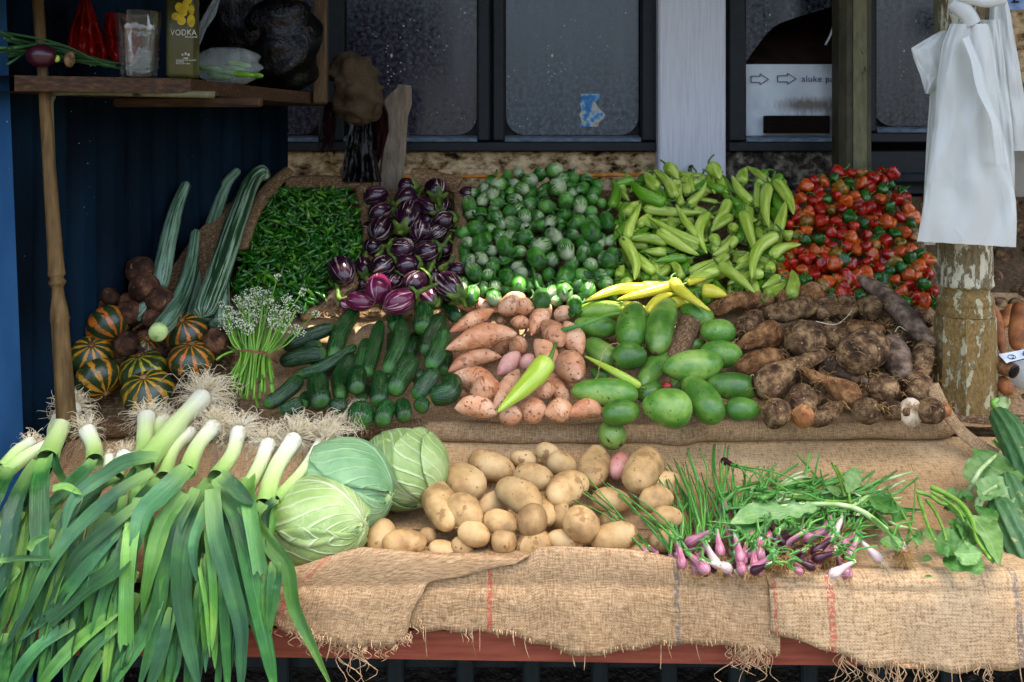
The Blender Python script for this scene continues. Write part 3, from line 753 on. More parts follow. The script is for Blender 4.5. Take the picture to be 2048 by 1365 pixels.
tag(MB().tube([at(1674, -20, 3.17), at(1672, 20, 3.165), at(1664, 62, 3.16), at(1651, 90, 3.15)], .0035, n=12).build('cable', M['whitepost']), 'loose pale cable dangling beside the broken window', 'cable')
# beyond the olive post
w3 = window(1690, 1990, [(1690, 1748), (1955, 1990)], [(1748, 1955, M['glassd'])], '', py_b=285)
boxobj('lower_panel', (px_x(1700, WY), 3.2, 1.36), (px_x(1990, WY), 3.229, 1.5), M['frame'], w3)
boxobj('rail', (px_x(1745, WY), 3.15, 1.40), (px_x(1990, WY), 3.198, 1.43), M['teal'], w3)
# pillar and posts
pl = boxobj('pillar', (px_x(1317, 3.12), 3.12, 0), (px_x(1452, 3.12), 3.3, 2.4), M['whitepost'], shop, bev=.006)
MB().tube([at(1380, 345, 3.11), at(1380, 336, 3.105), at(1384, 333, 3.118)], .006).build('hook', M['frame'], pl)
pt = MB().box((px_x(1677, 3.0), 2.98, 0), (px_x(1742, 3.0), 3.08, 2.4), bev=.018).build('square_post', M['olivepost'], smooth=False)
tag(pt, 'square olive painted timber post with paler flaking face beside the broken window', 'post')
boxobj('pale_face', (px_x(1701, 3.0), 2.976, .1), (px_x(1728, 3.0), 2.979, 2.39), M['olivelight'], pt, bev=.0005)

# --- roof over the stall
aw = empty('awning', (0, 2.3, 2.5))
tag(aw, 'grey corrugated tin awning spanning the whole stall overhead', 'awning')
def tin(x0, x1, Y0, Y1, z0, z1, name):
    n = 200
    P = [[(x0 + (x1 - x0) * j / n, Y, z + .012 * math.sin(j * 1.9)) for j in range(n + 1)] for Y, z in ((Y0, z0), (Y1, z1))]
    return MB().grid(P).build(name, M['tin'], aw)
AW = (1.60, 2.46, 2.515, 3.19)
tin(-2.6, 3.0, AW[0], AW[1], 2.62, 2.54, 'front_sheet'); tin(-2.6, 3.0, AW[2], AW[3], 2.555, 2.62, 'rear_sheet')
tin(-2.6, -.2, 2.44, 2.54, 2.57, 2.58, 'sun_stop_sheet'); tin(.72, 3.0, 2.44, 2.54, 2.57, 2.58, 'sun_stop_sheet')  # unseen sheets added to cut the sun strip short at both ends
for Y, z in ((1.64, 2.57), (2.38, 2.50), (3.1, 2.56)): boxobj('purlin', (-2.6, Y, z), (3.0, Y + .05, z + .025), M['oldwood'], aw)

# --- blue metal side wall
def WX(Y): return -.98 + (Y - 2.2) * .369
ny = 260
Yw = np.linspace(1.74, 3.0, ny)
def corr(Y):
    t = (Y % .085) / .085
    return .016 * min(1, max(0, 3.2 - abs(t - .5) * 9))
prow = [(WX(Y) + corr(Y), Y) for Y in Yw]
P = [[(x, y, z) for x, y in prow] for z in (0, 1.0, 1.7, 2.5)] + [[(x - .03, y, z) for x, y in prow] for z in (2.5, 0)]
bw = MB().grid(P).build('metal_wall', M['bluewall'])
tag(bw, 'dark blue corrugated metal sheet wall along the stall with paint flecks', 'wall')
Pp = [[list(at(px + k * 36, py, Y)) for px, Y in ((-60, 2.0), (12, 2.0), (12, 2.04), (-60, 2.04))] for py, k in ((-700, -.8), (0, 0), (900, 1), (2100, 2.3))]
bp = MB().grid(Pp, wrap=True).build('steel_post', M['bluepost'], smooth=False)
tag(bp, 'light blue painted steel corner post in front of the corrugated wall', 'post')
# turned tan post
A, B = at(58, -260, 1.99), at(136, 880, 1.97)
cps = [(0, 23), (.2, 23), (.34, 21), (.6, 27), (.70, 31), (.712, 34), (.718, 24), (.726, 35), (.735, 22), (.75, 24), (.775, 34), (.79, 37), (.80, 34), (1, 40)]
ts = sorted(set(list(np.linspace(0, 1, 60)) + [c[0] for c in cps]))
P = np.array([list(A + (B - A) * t) for t in ts]); R = np.array([interp(cps)(t) for t in ts]) / 2 / F * 1.98
tp = MB().sweep(P, R, 10, up=(0, -1, 0)).build('turned_post', M['tan_post'])
tag(tp, 'slim turned tan wooden post leaning under the end of the shelf', 'post')

# --- wall shelf
shf = empty('wall_shelf', (-.8, 2.1, 1.664)); tag(shf, 'dirty wooden corner shelf holding a glass, bottle and plastic bags', 'shelf')
zt = 1.664
stn = []
for (px, Y) in ((30, 1.93), (120, 1.955), (240, 1.99), (380, 2.04), (386, 2.06), (450, 2.2), (540, 2.45), (648, 2.78), (652, 2.95)):
    x = px_x(px, Y); xb = min(WX(Y) + .03, x - .004); j = .003 * math.sin(px * .37)
    stn.append([(xb, Y + .01, zt), (x, Y + j, zt), (x + j, Y + .004, zt - .03), (xb, Y + .02, zt - .03)])
MB().grid(np.array(stn), wrap=True).build('plank', M['shelfwood'], shf, smooth=False)
boxobj('batten', at(225, 214, 2.18), V((px_x(520, 2.18), 2.21, zt - .032)), M['shelfwood'], shf)
MB().tube([at(112, 560, 2.0), at(106, 380, 2.0), at(100, 230, 2.0), at(103, 196, 2.0), at(125, 184, 2.005), at(300, 187, 2.03), at(430, 190, 2.06)], .0075, m=8, n=30).build('bracket', M['whitepost'] if 0 else M['olivelight'], shf)
up = MB().box((px_x(628, 2.7), 2.68, zt - .03), (px_x(655, 2.7), 2.715, 2.45), bev=.004).build('upright', M['oldwood'], shf, smooth=False)

# --- table
tb = empty('display_table', (0, 1.9, 0)); tag(tb, 'long market table with red front rail covered in burlap', 'table')
boxobj('table_top', (-1.6, 1.70, .742), (1.7, 2.25, .778), M['oldwood'], tb)
mb = MB(); za, zb_, zc, zd = .722, .668, .696, .650
P = []
for x, t in ((-1.6, 0), (-.4, .3), (.4, .7), (1.7, 1)):
    zt_, z0 = .735 + (.705 - .735) * t, .687 + (.656 - .687) * t
    P.append([(x, 1.678, zt_), (x, 1.678, z0), (x, 1.734, z0), (x, 1.734, zt_)])
mb.grid(P, wrap=True).build('front_rail', M['redboard'], tb, smooth=False)
for px in (560, 790, 930, 1063, 1200, 1338, 1475, 1620, 1760, 1900):
    boxobj('slat', (px_x(px - 17, 1.95), 1.95, .0), (px_x(px + 17, 1.95), 1.97, .70), M['teal'], tb)
boxobj('cross_rail', (-1.5, 1.975, .50), (1.6, 1.995, .56), M['teal'], tb)
for x in (-1.5, 1.5): boxobj('leg', (x - .03, 1.8, 0), (x + .03, 1.86, .73), M['teal'], tb)
boxobj('dark_back', (-1.6, 2.26, .0), (1.7, 2.28, .78), M['black'], tb)

stand = empty('tiered_stand', (0, 2.5, .9)); tag(stand, 'stepped plank stand under the burlap sheets behind the table', 'stand')
def slab(x0, x1, pts, th, name, mat, parent):
    P = []
    for x in (x0, x1): P.append([(x, y, z) for y, z in pts] + [(x, y + .01, z - th) for y, z in reversed(pts)])
    return MB().grid(np.array(P), wrap=True).build(name, mat, parent, smooth=False)
slab(-.93, 1.6, [(2.17, .905), (2.54, 1.115)], .02, 'lower_tier', M['oldwood'], stand)
slab(-.85, 1.6, [(2.56, 1.14), (2.92, 1.37)], .02, 'upper_tier', M['oldwood'], stand)
slab(-.93, 1.6, [(2.158, .79), (2.165, .9)], .01, 'riser', M['oldwood'], stand)

# --- burlap
def cloth(name, x0, x1, path, off=.0, amp=.005, mat='burlap', seed=0.0, nx=None, label=None, parent=None, xf=None, f=7.0, th=.003, sag=None):
    """a sheet along a depth/height path; UV in metres"""
    path = [V((0, p[0], p[1])) for p in path]
    n = 40
    Pp = catmull(path, n) if len(path) > 2 else catmull(path, n)
    T = nrm(np.gradient(Pp, axis=0)); Nn = np.stack([T[:, 0], -T[:, 2], T[:, 1]], 1)
    if Nn[:, 2].mean() < 0 and Nn[:, 1].mean() > 0: Nn = -Nn
    s = np.concatenate([[0], np.cumsum(np.linalg.norm(np.diff(Pp, axis=0), axis=1))])
    nx = nx or max(int(abs(x1 - x0) / .012), 4)
    P = np.zeros((n, nx, 3))
    for i in range(n):
        for j in range(nx):
            q = j / (nx - 1)
            xa, xb = (xf(i / (n - 1)) if xf else (x0, x1))
            x = xa + (xb - xa) * q
            d = off + wav(x, s[i], amp, f, seed) + wav(x, s[i], amp * .4, f * 3.2, seed + 5)
            P[i, j] = Pp[i] + Nn[i] * d; P[i, j, 0] = x
            if sag: P[i, j] += np.array(sag(x, i / (n - 1)))
    U = P[n // 2, :, 0] - x0
    W = np.vstack([np.zeros((1, nx)), np.cumsum(np.linalg.norm(np.diff(P[:, :, 1:], axis=0), axis=2), axis=0)])
    W = W - W[int(n * .6)][None, :] + s[int(n * .6)]
    o = MB().grid(P, U=U, W=W).build(name, M[mat], parent)
    if th:
        md = o.modifiers.new('thick', 'SOLIDIFY'); md.thickness = th; md.offset = -1
    if label: tag(o, label, 'burlap cloth')
    return o
def profpath(Y0, Y1, prof=PROF):
    pts = [p for p in prof if Y0 < p[0] < Y1]
    return [(Y0, prof_z(Y0))] + pts + [(Y1, prof_z(Y1))]
cloth('burlap_sheet', -.95, 1.35, [(1.70, .797), (1.85, .808), (1.99, .818), (2.02, .826), (2.08, .86), (2.135, .892), (2.16, .90)], .0, .004, 'burlapr', 3.0, label='broad burlap sheet lining the table under the potatoes and onions')
cloth('burlap_sheet', -.95, 1.30, [(2.16, .925), (2.19, .928), (2.3, .99), (2.42, 1.065), (2.53, 1.13), (2.56, 1.15)], .0, .006, 'burlap', 8.0, label='burlap sheet under the cucumbers, sweet potatoes and mangoes')
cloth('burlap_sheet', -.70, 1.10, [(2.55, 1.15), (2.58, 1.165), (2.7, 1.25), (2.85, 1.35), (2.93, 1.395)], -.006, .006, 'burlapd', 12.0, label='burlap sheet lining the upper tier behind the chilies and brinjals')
lb = cloth('burlap_sheet', 1.12, 1.7, [(2.3, 1.0), (2.6, 1.15), (3.0, 1.35)], -.02, .01, 'black', 2.0, label='added black sheet darkening the gap under the tubers beyond the post')  # black sheet stands in for the shade beyond the post
val = cloth('shade_flap', -1.9, -.3, [(1.86, 2.25), (1.80, 1.95), (1.79, 1.83)], 0, .012, 'rag', 6.0); tag(val, 'unseen flap added over the shelf to keep daylight off it', 'light blocker')  # unseen flap added to hold skylight off the shelf and side wall
def roll(name, pts, r, mat='burlap', label=None, flat=.8, seed=0, n=60, amp=.25, parent=None, m=14):
    P = catmull(pts, n); L = np.concatenate([[0], np.cumsum(np.linalg.norm(np.diff(P, axis=0), axis=1))])
    rr = np.array([r * (1 + amp * mn.noise(V(p) * 9 + V((seed, 0, 0)))) for p in P])
    rr[0] *= .5; rr[-1] *= .5
    a = np.linspace(0, 2 * np.pi, m, endpoint=False)
    mod = 1 + np.array([[amp * .5 * mn.noise(V((p[0] * 14, math.cos(b) * 1.5 + seed, math.sin(b) * 1.5))) for b in a] for p in P])
    P = np.vstack([P[:1], P, P[-1:]]); rr = np.concatenate([[.0005], rr, [.0005]]); mod = np.vstack([mod[:1], mod, mod[-1:]]); L = np.concatenate([[0], L, L[-1:]])
    o = MB().sweep(P, rr, m, flat=flat, mod=mod, U=np.linspace(0, 6.28 * r, m + 1), W=L).build(name, M[mat], parent)
    if label: tag(o, label, 'burlap cloth')
    return o
def hpts(l, h): return [hit(p[0], p[1], p[2] if len(p) > 2 else h) for p in l]
roll('rolled_burlap', [at(842, 858, 2.15), at(900, 862, 2.15), at(1050, 868, 2.148), at(1180, 868, 2.148), at(1300, 868, 2.148), at(1360, 873, 2.146), at(1420, 862, 2.148), at(1600, 862, 2.15), at(1780, 860, 2.152), at(1908, 856, 2.155)], .0215, 'burlap', 'tightly rolled burlap edge running below the sweet potatoes, mangoes and taro roots')
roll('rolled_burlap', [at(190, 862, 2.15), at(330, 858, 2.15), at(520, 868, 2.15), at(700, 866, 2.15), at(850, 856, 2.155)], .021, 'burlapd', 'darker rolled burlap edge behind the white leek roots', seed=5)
roll('twisted_cloth', [at(1862, 770, 2.12), at(1885, 812, 2.11), at(1920, 860, 2.10), at(1960, 892, 2.08), at(1995, 912, 2.06)], .017, 'burlap', 'twisted burlap strip trailing from the foot of the peeling post', flat=.35, seed=9)
roll('bunched_burlap', [at(1905, 850, 2.2), at(1950, 838, 2.2), at(2010, 850, 2.19), at(2090, 862, 2.18)], .026, 'burlapd', 'bunched dark burlap wrapped round the foot of the peeling post', seed=14)

# front drapes
HANG = lambda l: [(1.88, .806), (1.80, .806), (1.745, .806), (1.715, .806), (1.695, .812), (1.68, .806), (1.672, .79), (1.668, .76), (1.667, .73)] + [(1.666, .775 - l)]
LIP = lambda p: float(np.interp(p, [430, 570, 650, 720, 860, 1000, 1050, 1075, 1120, 1250, 1330, 1420, 1500, 1560, 2300], [1148, 1143, 1118, 1101, 1112, 1116, 1122, 1100, 1098, 1104, 1117, 1130, 1143, 1150, 1150]))
def drape(name, x0, x1, hem, mat, seed, label, xf=None, amp=.006, yoff=0.0, hemroll=None, clusters=()):
    path = [(y - yoff, z + yoff * .4) for y, z in HANG(.09)]
    def sag(x, t):
        k = max(0, (t - .62) / .38)
        px = 1024 + x * F / 1.67
        h = (hem(px) - 1316) / F * 1.67
        lz = max(0, ZC - (LIP(px) - H) / F * 1.69 - .812)
        b = math.exp(-((t - .555) / .075) ** 2) + .55 * math.exp(-((t - .46) / .09) ** 2)
        cr = math.exp(-((t - .66) / .025) ** 2) * .005
        return (0, -.012 * k * (.5 + mn.noise(V((x * 13 + seed, seed, 0)))) - yoff * k * .3 + cr, -h * k + lz * b)
    o = cloth(name, x0, x1, path, .002, amp, mat, seed, label=label, xf=xf, sag=sag)
    # frayed hem
    mb = MB(); rr = random.Random(seed)
    if hemroll:
        hp = [at(px_, hem(px_) - 3, 1.664 - yoff * 1.3) for px_ in np.linspace(*hemroll, 50)]
        roll('hem', hp, .0052, mat, None, parent=o, seed=seed, n=120, amp=.35, m=8)
    for cx_, sp_, cnt, l0, l1 in clusters:
        for k in range(cnt):
            px = cx_ + rr.gauss(0, sp_); y = hem(px); ln = rr.uniform(l0, l1); p = at(px, y - 8, 1.656 - yoff); dx = rr.uniform(-.5, .5) * ln; w_ = rr.uniform(-1, 1) * ln * .3
            mb.tube([p, p + V((dx * .4 + w_, -.004, -ln * .35)) / 1150, p + V((dx * .8 - w_, -3, -ln * .75)) / 1150, p + V((dx + w_ * .5, -3, -ln)) / 1150], rr.uniform(.0007, .0014), m=4, n=10, r1=.0004)
    for k in range(int(abs(x1 - x0) * 160)):
        x = rr.uniform(*(sorted(xf(1.0)) if xf else (x0, x1)))
        px = 1024 + x * F / 1.67; y = hem(px)
        if rr.random() > .9: ln = rr.uniform(25, 55)
        else: ln = rr.uniform(4, 14)
        p = at(px, y - 5, 1.658 - yoff - rr.uniform(0, .008)); dx = rr.uniform(-.25, .25) * ln
        q = [p, p + V((dx * .3 / 1150, -.003, -ln * .5 / 1150)), p + V((dx / 1150, rr.uniform(-.006, .006), -ln / 1150))]
        mb.tube(q, rr.uniform(.0005, .0011), m=4, n=6)
    mb.build('fringe', M['fibre'], o)
    return o
X17 = lambda px: px_x(px, 1.672)
M['bl'] = mk_burlap('ragged_sack', stripes=[(X17(655) - X17(430), .004, '#b8483f', .75)])
M['bm'] = mk_burlap('red_striped_sack', .0046, stripes=[(X17(979) - X17(800), .0042, '#a8382f', .75), (X17(1352) - X17(800), .0042, '#4a525a', .65)], blot=[(X17(1318) - X17(800), .15, .05, '#2c3c58', .95)])
M['br'] = mk_burlap('pale_sack', .0062, [(.28, '#927652'), (.5, '#b59872'), (.75, '#ccb28c')], stripes=[(X17(1650) - X17(1530), .006, '#b04038', .7), (X17(1542) - X17(1530), .003, '#a83a34', .7), (X17(2020) - X17(1530), .005, '#4a5260', .6)], blot=[(.25, .1, .03, '#33415c', .8)])
hm = lambda p: float(np.interp(p, [800, 870, 1000, 1090, 1160, 1240, 1330, 1430, 1530, 1560], [1256, 1257, 1262, 1288, 1306, 1300, 1285, 1284, 1302, 1306])) + 3 * math.sin(p * .09)
drape('burlap_drape', X17(800), X17(1555), hm, 'bm', 4.0, 'burlap sack with one red stripe draped over the middle of the table edge', hemroll=(865, 1440), clusters=((1490, 30, 40, 18, 48), (1500, 14, 8, 50, 85), (925, 10, 4, 20, 40)))
hr = lambda p: float(np.interp(p, [1525, 1560, 1640, 1730, 1900, 2050, 2300], [1262, 1268, 1290, 1326, 1338, 1330, 1330])) + 3 * math.sin(p * .07)
drape('burlap_drape', X17(1536), X17(2330), hr, 'br', 7.0, 'paler coarse burlap sack draped over the table edge beneath the spring onions and luffa', yoff=.006, amp=.005, hemroll=(1560, 2250), clusters=((1695, 6, 9, 40, 70), (1735, 8, 9, 40, 80), (1790, 8, 10, 40, 80), (1850, 8, 9, 30, 60), (1960, 12, 8, 20, 40)))
hl = lambda p: float(np.interp(p, [400, 560, 600, 720, 790, 830, 870], [1240, 1245, 1268, 1290, 1288, 1262, 1180])) + 6 * math.sin(p * .21) + 4 * math.sin(p * .5)
drape('burlap_drape', X17(430), X17(880), hl, 'bl', 10.0, 'ragged frayed burlap sack draped over the table edge below the cabbages', yoff=.008, clusters=((690, 40, 60, 10, 32), (790, 25, 40, 10, 28), (705, 8, 9, 50, 100), (610, 20, 24, 10, 40)), xf=lambda t: (X17(430), X17(1060) if t < .55 else X17(1060 - (t - .55) / .1 * 200) if t < .65 else X17(862 - (t - .65) / .35 * 50)))

# sack rims between the heaps of the upper tier
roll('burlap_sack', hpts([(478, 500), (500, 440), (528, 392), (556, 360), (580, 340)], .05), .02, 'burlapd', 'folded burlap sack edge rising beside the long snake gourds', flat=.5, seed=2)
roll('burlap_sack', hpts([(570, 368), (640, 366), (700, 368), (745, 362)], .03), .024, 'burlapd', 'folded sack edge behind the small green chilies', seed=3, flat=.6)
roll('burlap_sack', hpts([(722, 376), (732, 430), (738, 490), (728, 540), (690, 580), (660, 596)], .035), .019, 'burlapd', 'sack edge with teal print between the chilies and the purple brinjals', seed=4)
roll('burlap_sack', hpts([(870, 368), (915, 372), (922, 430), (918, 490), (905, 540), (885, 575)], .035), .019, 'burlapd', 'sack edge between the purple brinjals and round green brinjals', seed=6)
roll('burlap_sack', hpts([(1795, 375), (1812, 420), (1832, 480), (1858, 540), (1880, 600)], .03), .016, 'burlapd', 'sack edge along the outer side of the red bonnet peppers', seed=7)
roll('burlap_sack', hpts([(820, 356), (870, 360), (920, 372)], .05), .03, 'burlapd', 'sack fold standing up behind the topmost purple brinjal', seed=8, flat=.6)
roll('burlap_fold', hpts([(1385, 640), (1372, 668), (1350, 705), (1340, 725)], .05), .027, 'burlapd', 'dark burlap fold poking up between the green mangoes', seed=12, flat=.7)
# frayed fringe on the lip of the upper tier
fb = empty('frayed_sack_lip', hit(780, 612, .01)); tag(fb, 'frayed orange lit burlap fringe under the magenta brinjals', 'burlap cloth')
roll('lip', hpts([(600, 632), (660, 618), (720, 622), (820, 618), (900, 604)], .012), .014, 'burlap', None, parent=fb, seed=1)
mb = MB()
for k in range(120):
    x = rnd.uniform(640, 900); p = hit(x, 612 + rnd.uniform(-6, 6), .02); q = hit(x + rnd.uniform(-22, 22), 612 + rnd.uniform(5, 26), .022); r = hit(x + rnd.uniform(-40, 40), 612 + rnd.uniform(5, 30), .012)
    mb.tube([p, q, r], .0008, m=3, n=6)
for k in range(40):
    p = hit(690 + rnd.uniform(-12, 20), 560 + rnd.uniform(0, 20), .06); q = hit(672 + rnd.uniform(-16, 16), 592, .05); r = hit(655 + rnd.uniform(-25, 40), 618 + rnd.uniform(-4, 8), .02)
    mb.tube([p, q, r], .0009, m=3, n=7)
mb.build('fringe', M['fibre'], fb)

# --- turned peeling post at the front
rp = empty('turned_post', at(1930, 840, 2.25)); tag(rp, 'thick turned wooden post with flaking cream paint, white bags tied round it', 'post')
Yp = 2.25; cx = px_x(1930, Yp)
def lathe(name, prof, m, mat, parent, cx, cy, square=0.0, smooth=True):
    P = []
    for z, r in prof:
        row = []
        for k in range(m):
            a = 2 * math.pi * (k + .5) / m
            row.append((cx + r * math.cos(a), cy + r * math.sin(a), z))
        P.append(row)
    return MB().grid(P, wrap=True).build(name, mat, parent, smooth=smooth)
Zp = lambda py: py_z(py, Yp - .055)
pw = lambda px: px / 2 / F * (Yp - .03)
lathe('shaft', [(Zp(480) + .6, pw(98)), (Zp(470), pw(100)), (Zp(520), pw(104)), (Zp(556), pw(105)), (Zp(565), pw(106)), (Zp(570), pw(108)), (Zp(576), pw(110)), (Zp(580), pw(102))], 32, M['peelpost'], rp, cx, Yp)
lathe('collar', [(Zp(580), pw(98)), (Zp(586), pw(92)), (Zp(596), pw(92)), (Zp(600), pw(104)), (Zp(606), pw(110)), (Zp(614), pw(110)), (Zp(617), pw(104)), (Zp(622), pw(106)), (Zp(634), pw(112)), (Zp(638), pw(110))], 32, M['peelbase'], rp, cx, Yp)
lathe('octagonal_base', [(Zp(638), pw(108)), (Zp(642), pw(116)), (Zp(700), pw(119)), (Zp(830), pw(124)), (.75, pw(126))], 8, M['peelbase'], rp, cx, Yp, smooth=False)
boxobj('upper_post', (px_x(1888, Yp), Yp - .03, Zp(480) + .2), (px_x(1996, Yp), Yp + .06, 2.5), M['olivelight'], rp)

# --- things hung at the back
def hang(name, rows, Y, depth, mat, folds=5, seed=0, label=None, cat='bag', n=44, m=64, amp=.5, sq=1.0, tilt=0.0):
    ys = np.linspace(rows[0][0], rows[-1][0], n); P = []
    for i, y in enumerate(ys):
        xl = np.interp(y, [r[0] for r in rows], [r[1] for r in rows]); xr = np.interp(y, [r[0] for r in rows], [r[2] for r in rows])
        dl = np.interp(y, [r[0] for r in rows], [r[3] if len(r) > 3 else 0 for r in rows])
        row = []
        for k in range(m):
            a = 2 * math.pi * k / m; c, s_ = math.cos(a), math.sin(a)
            x = (xl + xr) / 2 + (xr - xl) / 2 * c
            fold = math.sin(folds * c * 1.6 + seed + .02 * (y - rows[0][0]) * .5) * .5 + mn.noise(V((c * 2.2 + seed, i * .11, s_))) * .9 + abs(mn.noise(V((c * 4.5 + seed * 2, i * .09, s_ * 2)))) * .8
            Yy = Y + depth * s_ * (abs(s_) ** (sq - 1) if s_ else 1) + amp * depth * fold + tilt * (i / n)
            yy = y + dl * (x - xl) / max(xr - xl, 1) * (i / (n - 1)) + .4 * math.sin(k * 1.7 + seed)
            row.append(tuple(at(x, yy, Yy)))
        P.append(row)
    o = MB().grid(P, wrap=True).build(name, mat)
    if label: tag(o, label, cat)
    return o
mb = MB()
body(mb, [at(668, 118, 2.80), at(700, 150, 2.79), at(716, 200, 2.80), at(724, 250, 2.81)], 98 / F * 2.8, interp([(0, 0), (.03, .35), (.15, .72), (.4, .95), (.7, 1), (.9, .7), (1, .25)]), n=48, m=48, amp=.45, freq=26, amp2=.16, freq2=75, seed=3.3)
hs = mb.build('hanging_sack', M['rag']); tag(hs, 'brown sack bundled and hung on the end of the shelf', 'sack')
mb = MB(); body(mb, [at(690, 190, 2.78), at(704, 222, 2.77), at(712, 248, 2.78)], 34 / F * 2.8, 'egg', n=24, m=24, amp=.4, freq=40, amp2=.15, freq2=90, seed=8); mb.build('loose_fold', M['rag'], hs)
mb = MB(); body(mb, [at(735, 170, 2.80), at(748, 210, 2.79), at(744, 244, 2.80)], 32 / F * 2.8, 'egg', n=24, m=24, amp=.4, freq=40, amp2=.15, freq2=90, seed=18); mb.build('loose_fold', M['rag'], hs)
hang('hanging_rag', [(196, 736, 756), (225, 738, 776), (262, 742, 778), (300, 744, 768), (330, 742, 756)], 2.9, .025, M['redrag'], 4, 5.0, 'dark maroon rag hanging behind the brown sack and timber stake', 'rag')
hang('hanging_sack', [(-10, 560, 600), (30, 560, 618), (60, 575, 628), (110, 600, 632), (150, 612, 634)], 2.82, .03, M['rag'], 3, 8.0, 'dim brown sack slung inside the shelf upright above the black bag', 'sack')
hang('dark_sack', [(236, 704, 744), (290, 692, 748), (364, 680, 764)], 2.86, .03, M['black'], 6, 3.0, 'dark cloth tail hanging below the brown sack over the orange pipe', 'cloth')
mb = MB()
for k in range(40):
    p = at(660 + rnd.uniform(-10, 14), 205, 2.84); q = at(655 + rnd.uniform(-14, 18), 250, 2.84); r = at(650 + rnd.uniform(-14, 22), 290 + rnd.uniform(-20, 20), 2.83)
    mb.tube([p, q, r], .0012, m=3, n=6)
tag(mb.build('frayed_tassel', M['redrag']), 'dark red frayed tassel dangling under the shelf corner', 'tassel')
mb = MB()
tk = [(168, 793, 822), (176, 790, 823), (200, 764, 824), (216, 768, 820), (225, 772, 816), (260, 770, 814), (300, 764, 812), (358, 757, 806)]
P = []
for y in np.linspace(168, 420, 30):
    xl = np.interp(y, [r[0] for r in tk], [r[1] for r in tk]); xr = np.interp(y, [r[0] for r in tk], [r[2] for r in tk])
    P.append([tuple(at(x, y + (x - xl) * .12, Yy)) for x, Yy in ((xl, 3.03), (xl + 4, 3.0), (xr - 12, 2.995), (xr, 3.02), (xr, 3.06), (xl, 3.06))])
P = [[tuple(np.mean(np.array(P[0]), 0))] * 6] + P
tag(mb.grid(P, wrap=True).build('timber_stake', M['greystake'], smooth=False), 'stout grey timber stake with a bent head leaning on the dark window', 'stake')
c1 = MB().tube([at(650, 355, 3.04), at(800, 354, 3.05), at(1000, 353, 3.05), at(1330, 350, 3.05)], .0055, n=30, m=8).build('orange_pipe', M['rope'])
tag(c1, 'thin orange pipe running along the stone sill behind the heaps', 'pipe')
MB().tube([at(588, 357, 3.04), at(650, 355, 3.04)], .006, n=6, m=8).build('blue_sleeve', M['ropeblue'], c1)
MB().tube([at(770, 354.5, 3.044), at(790, 354, 3.045)], .0075, n=6, m=8).build('grey_coupling', M['whitepost'], c1)

# --- white carrier bags on the post
b1 = hang('carrier_bag', [(48, 1900, 1978), (90, 1884, 1988), (160, 1874, 1996), (250, 1868, 2006), (330, 1856, 2018), (400, 1848, 2032), (440, 1842, 2034), (483, 1834, 2032, 12)], 2.12, .022, M['whitebag'], 4, 1.0, 'longest white plastic carrier bag, hanging in front of the peeling post')
roll('knot', [at(1905, 4, 2.12), at(1925, 20, 2.11), at(1938, 38, 2.11), at(1945, 52, 2.11)], .02, 'whitebag', None, parent=b1, seed=3, amp=.6, n=24)
roll('handle', [at(1890, -25, 2.12), at(1925, -6, 2.10), at(1965, 2, 2.11), at(2000, -12, 2.13)], .022, 'whitebag', None, parent=b1, seed=6, amp=.6, n=24)
MB().ribbon(catmull([at(1925, 78, 2.085), at(1946, 130, 2.085), at(1960, 190, 2.08), at(1985, 250, 2.08), at(1996, 330, 2.085)], 24), .03, fold=.5, roll=.3, thick=.001).build('fold', M['whitebag'], b1)
b2 = hang('carrier_bag', [(62, 1882, 1900), (80, 1850, 1900), (97, 1822, 1899), (120, 1828, 1898), (150, 1840, 1897), (188, 1851, 1858)], 2.16, .008, M['whitebag'], 3, 4.0, 'small crumpled corner of a white bag sticking out past the post')
b3 = hang('carrier_bag', [(-10, 1985, 2012), (30, 1978, 2022), (100, 1975, 2034), (200, 1978, 2050), (302, 1990, 2068)], 2.2, .018, M['whitebag'], 3, 7.0, 'white plastic bag fanned out behind the longest bag at the frame edge')
b4 = hang('carrier_bag', [(40, 1960, 2000), (150, 1965, 2012), (250, 1975, 2025), (330, 1985, 2030), (390, 1995, 2030)], 2.165, .016, M['whitebag'], 3, 11.0, 'middle white plastic bag partly hidden between two other bags')
b5 = hang('carrier_bag', [(150, 1862, 1884), (300, 1852, 1900), (420, 1846, 1900), (490, 1848, 1870)], 2.17, .01, M['whitebag'], 3, 15.0, 'thin sliver of white bag hanging behind the longest bag')
sg = boxobj('price_sign', at(2006, 21, 2.9), at(2070, -40, 2.893), M['ropeblue'], bev=.001); tag(sg, 'small grey blue price card on the stone wall above the white bags', 'sign')
text('lettering', '24', at(2022, 6, 2.89), .05, M['darkink'], sg)

# --- things on the shelf
zs_ = 1.665
def on_shelf(px, Y): return V((px_x(px, Y), Y, zs_))
def lump(name, px, Y, w, h, d, mat, amp=.25, freq=16, seed=0, label=None, cat='bag', top=1.0, n=22, m=26, base=0.0, parent=None, knot=0):
    c = V((px_x(px, Y), Y, zs_ + base)); P = []
    for i in range(n):
        t = i / (n - 1); z = h * t
        r = (1 - abs(2 * min(t * .9 + .06, 1) - 1) ** 2.6) ** .5 if not knot or t < .75 else .12 + .5 * max(0, (.86 - t)) * 4 + .25 * max(0, t - .88) * 8
        row = []
        for k in range(m):
            a = 2 * math.pi * k / m
            q = V((math.cos(a) * 1.3 + seed, math.sin(a) * 1.3, t * 2.2))
            rr = r * (1 + amp * mn.noise(q * freq * .1) + amp * .7 * mn.noise(V((math.cos(a) * 3 + seed, math.sin(a) * 3, t * 1.2))))
            row.append((c.x + w / 2 * rr * math.cos(a), c.y + d / 2 * rr * math.sin(a), c.z + z))
        P.append(row)
    o = MB().grid(P, wrap=True).build(name, mat, parent)
    if label: tag(o, label, cat)
    return o
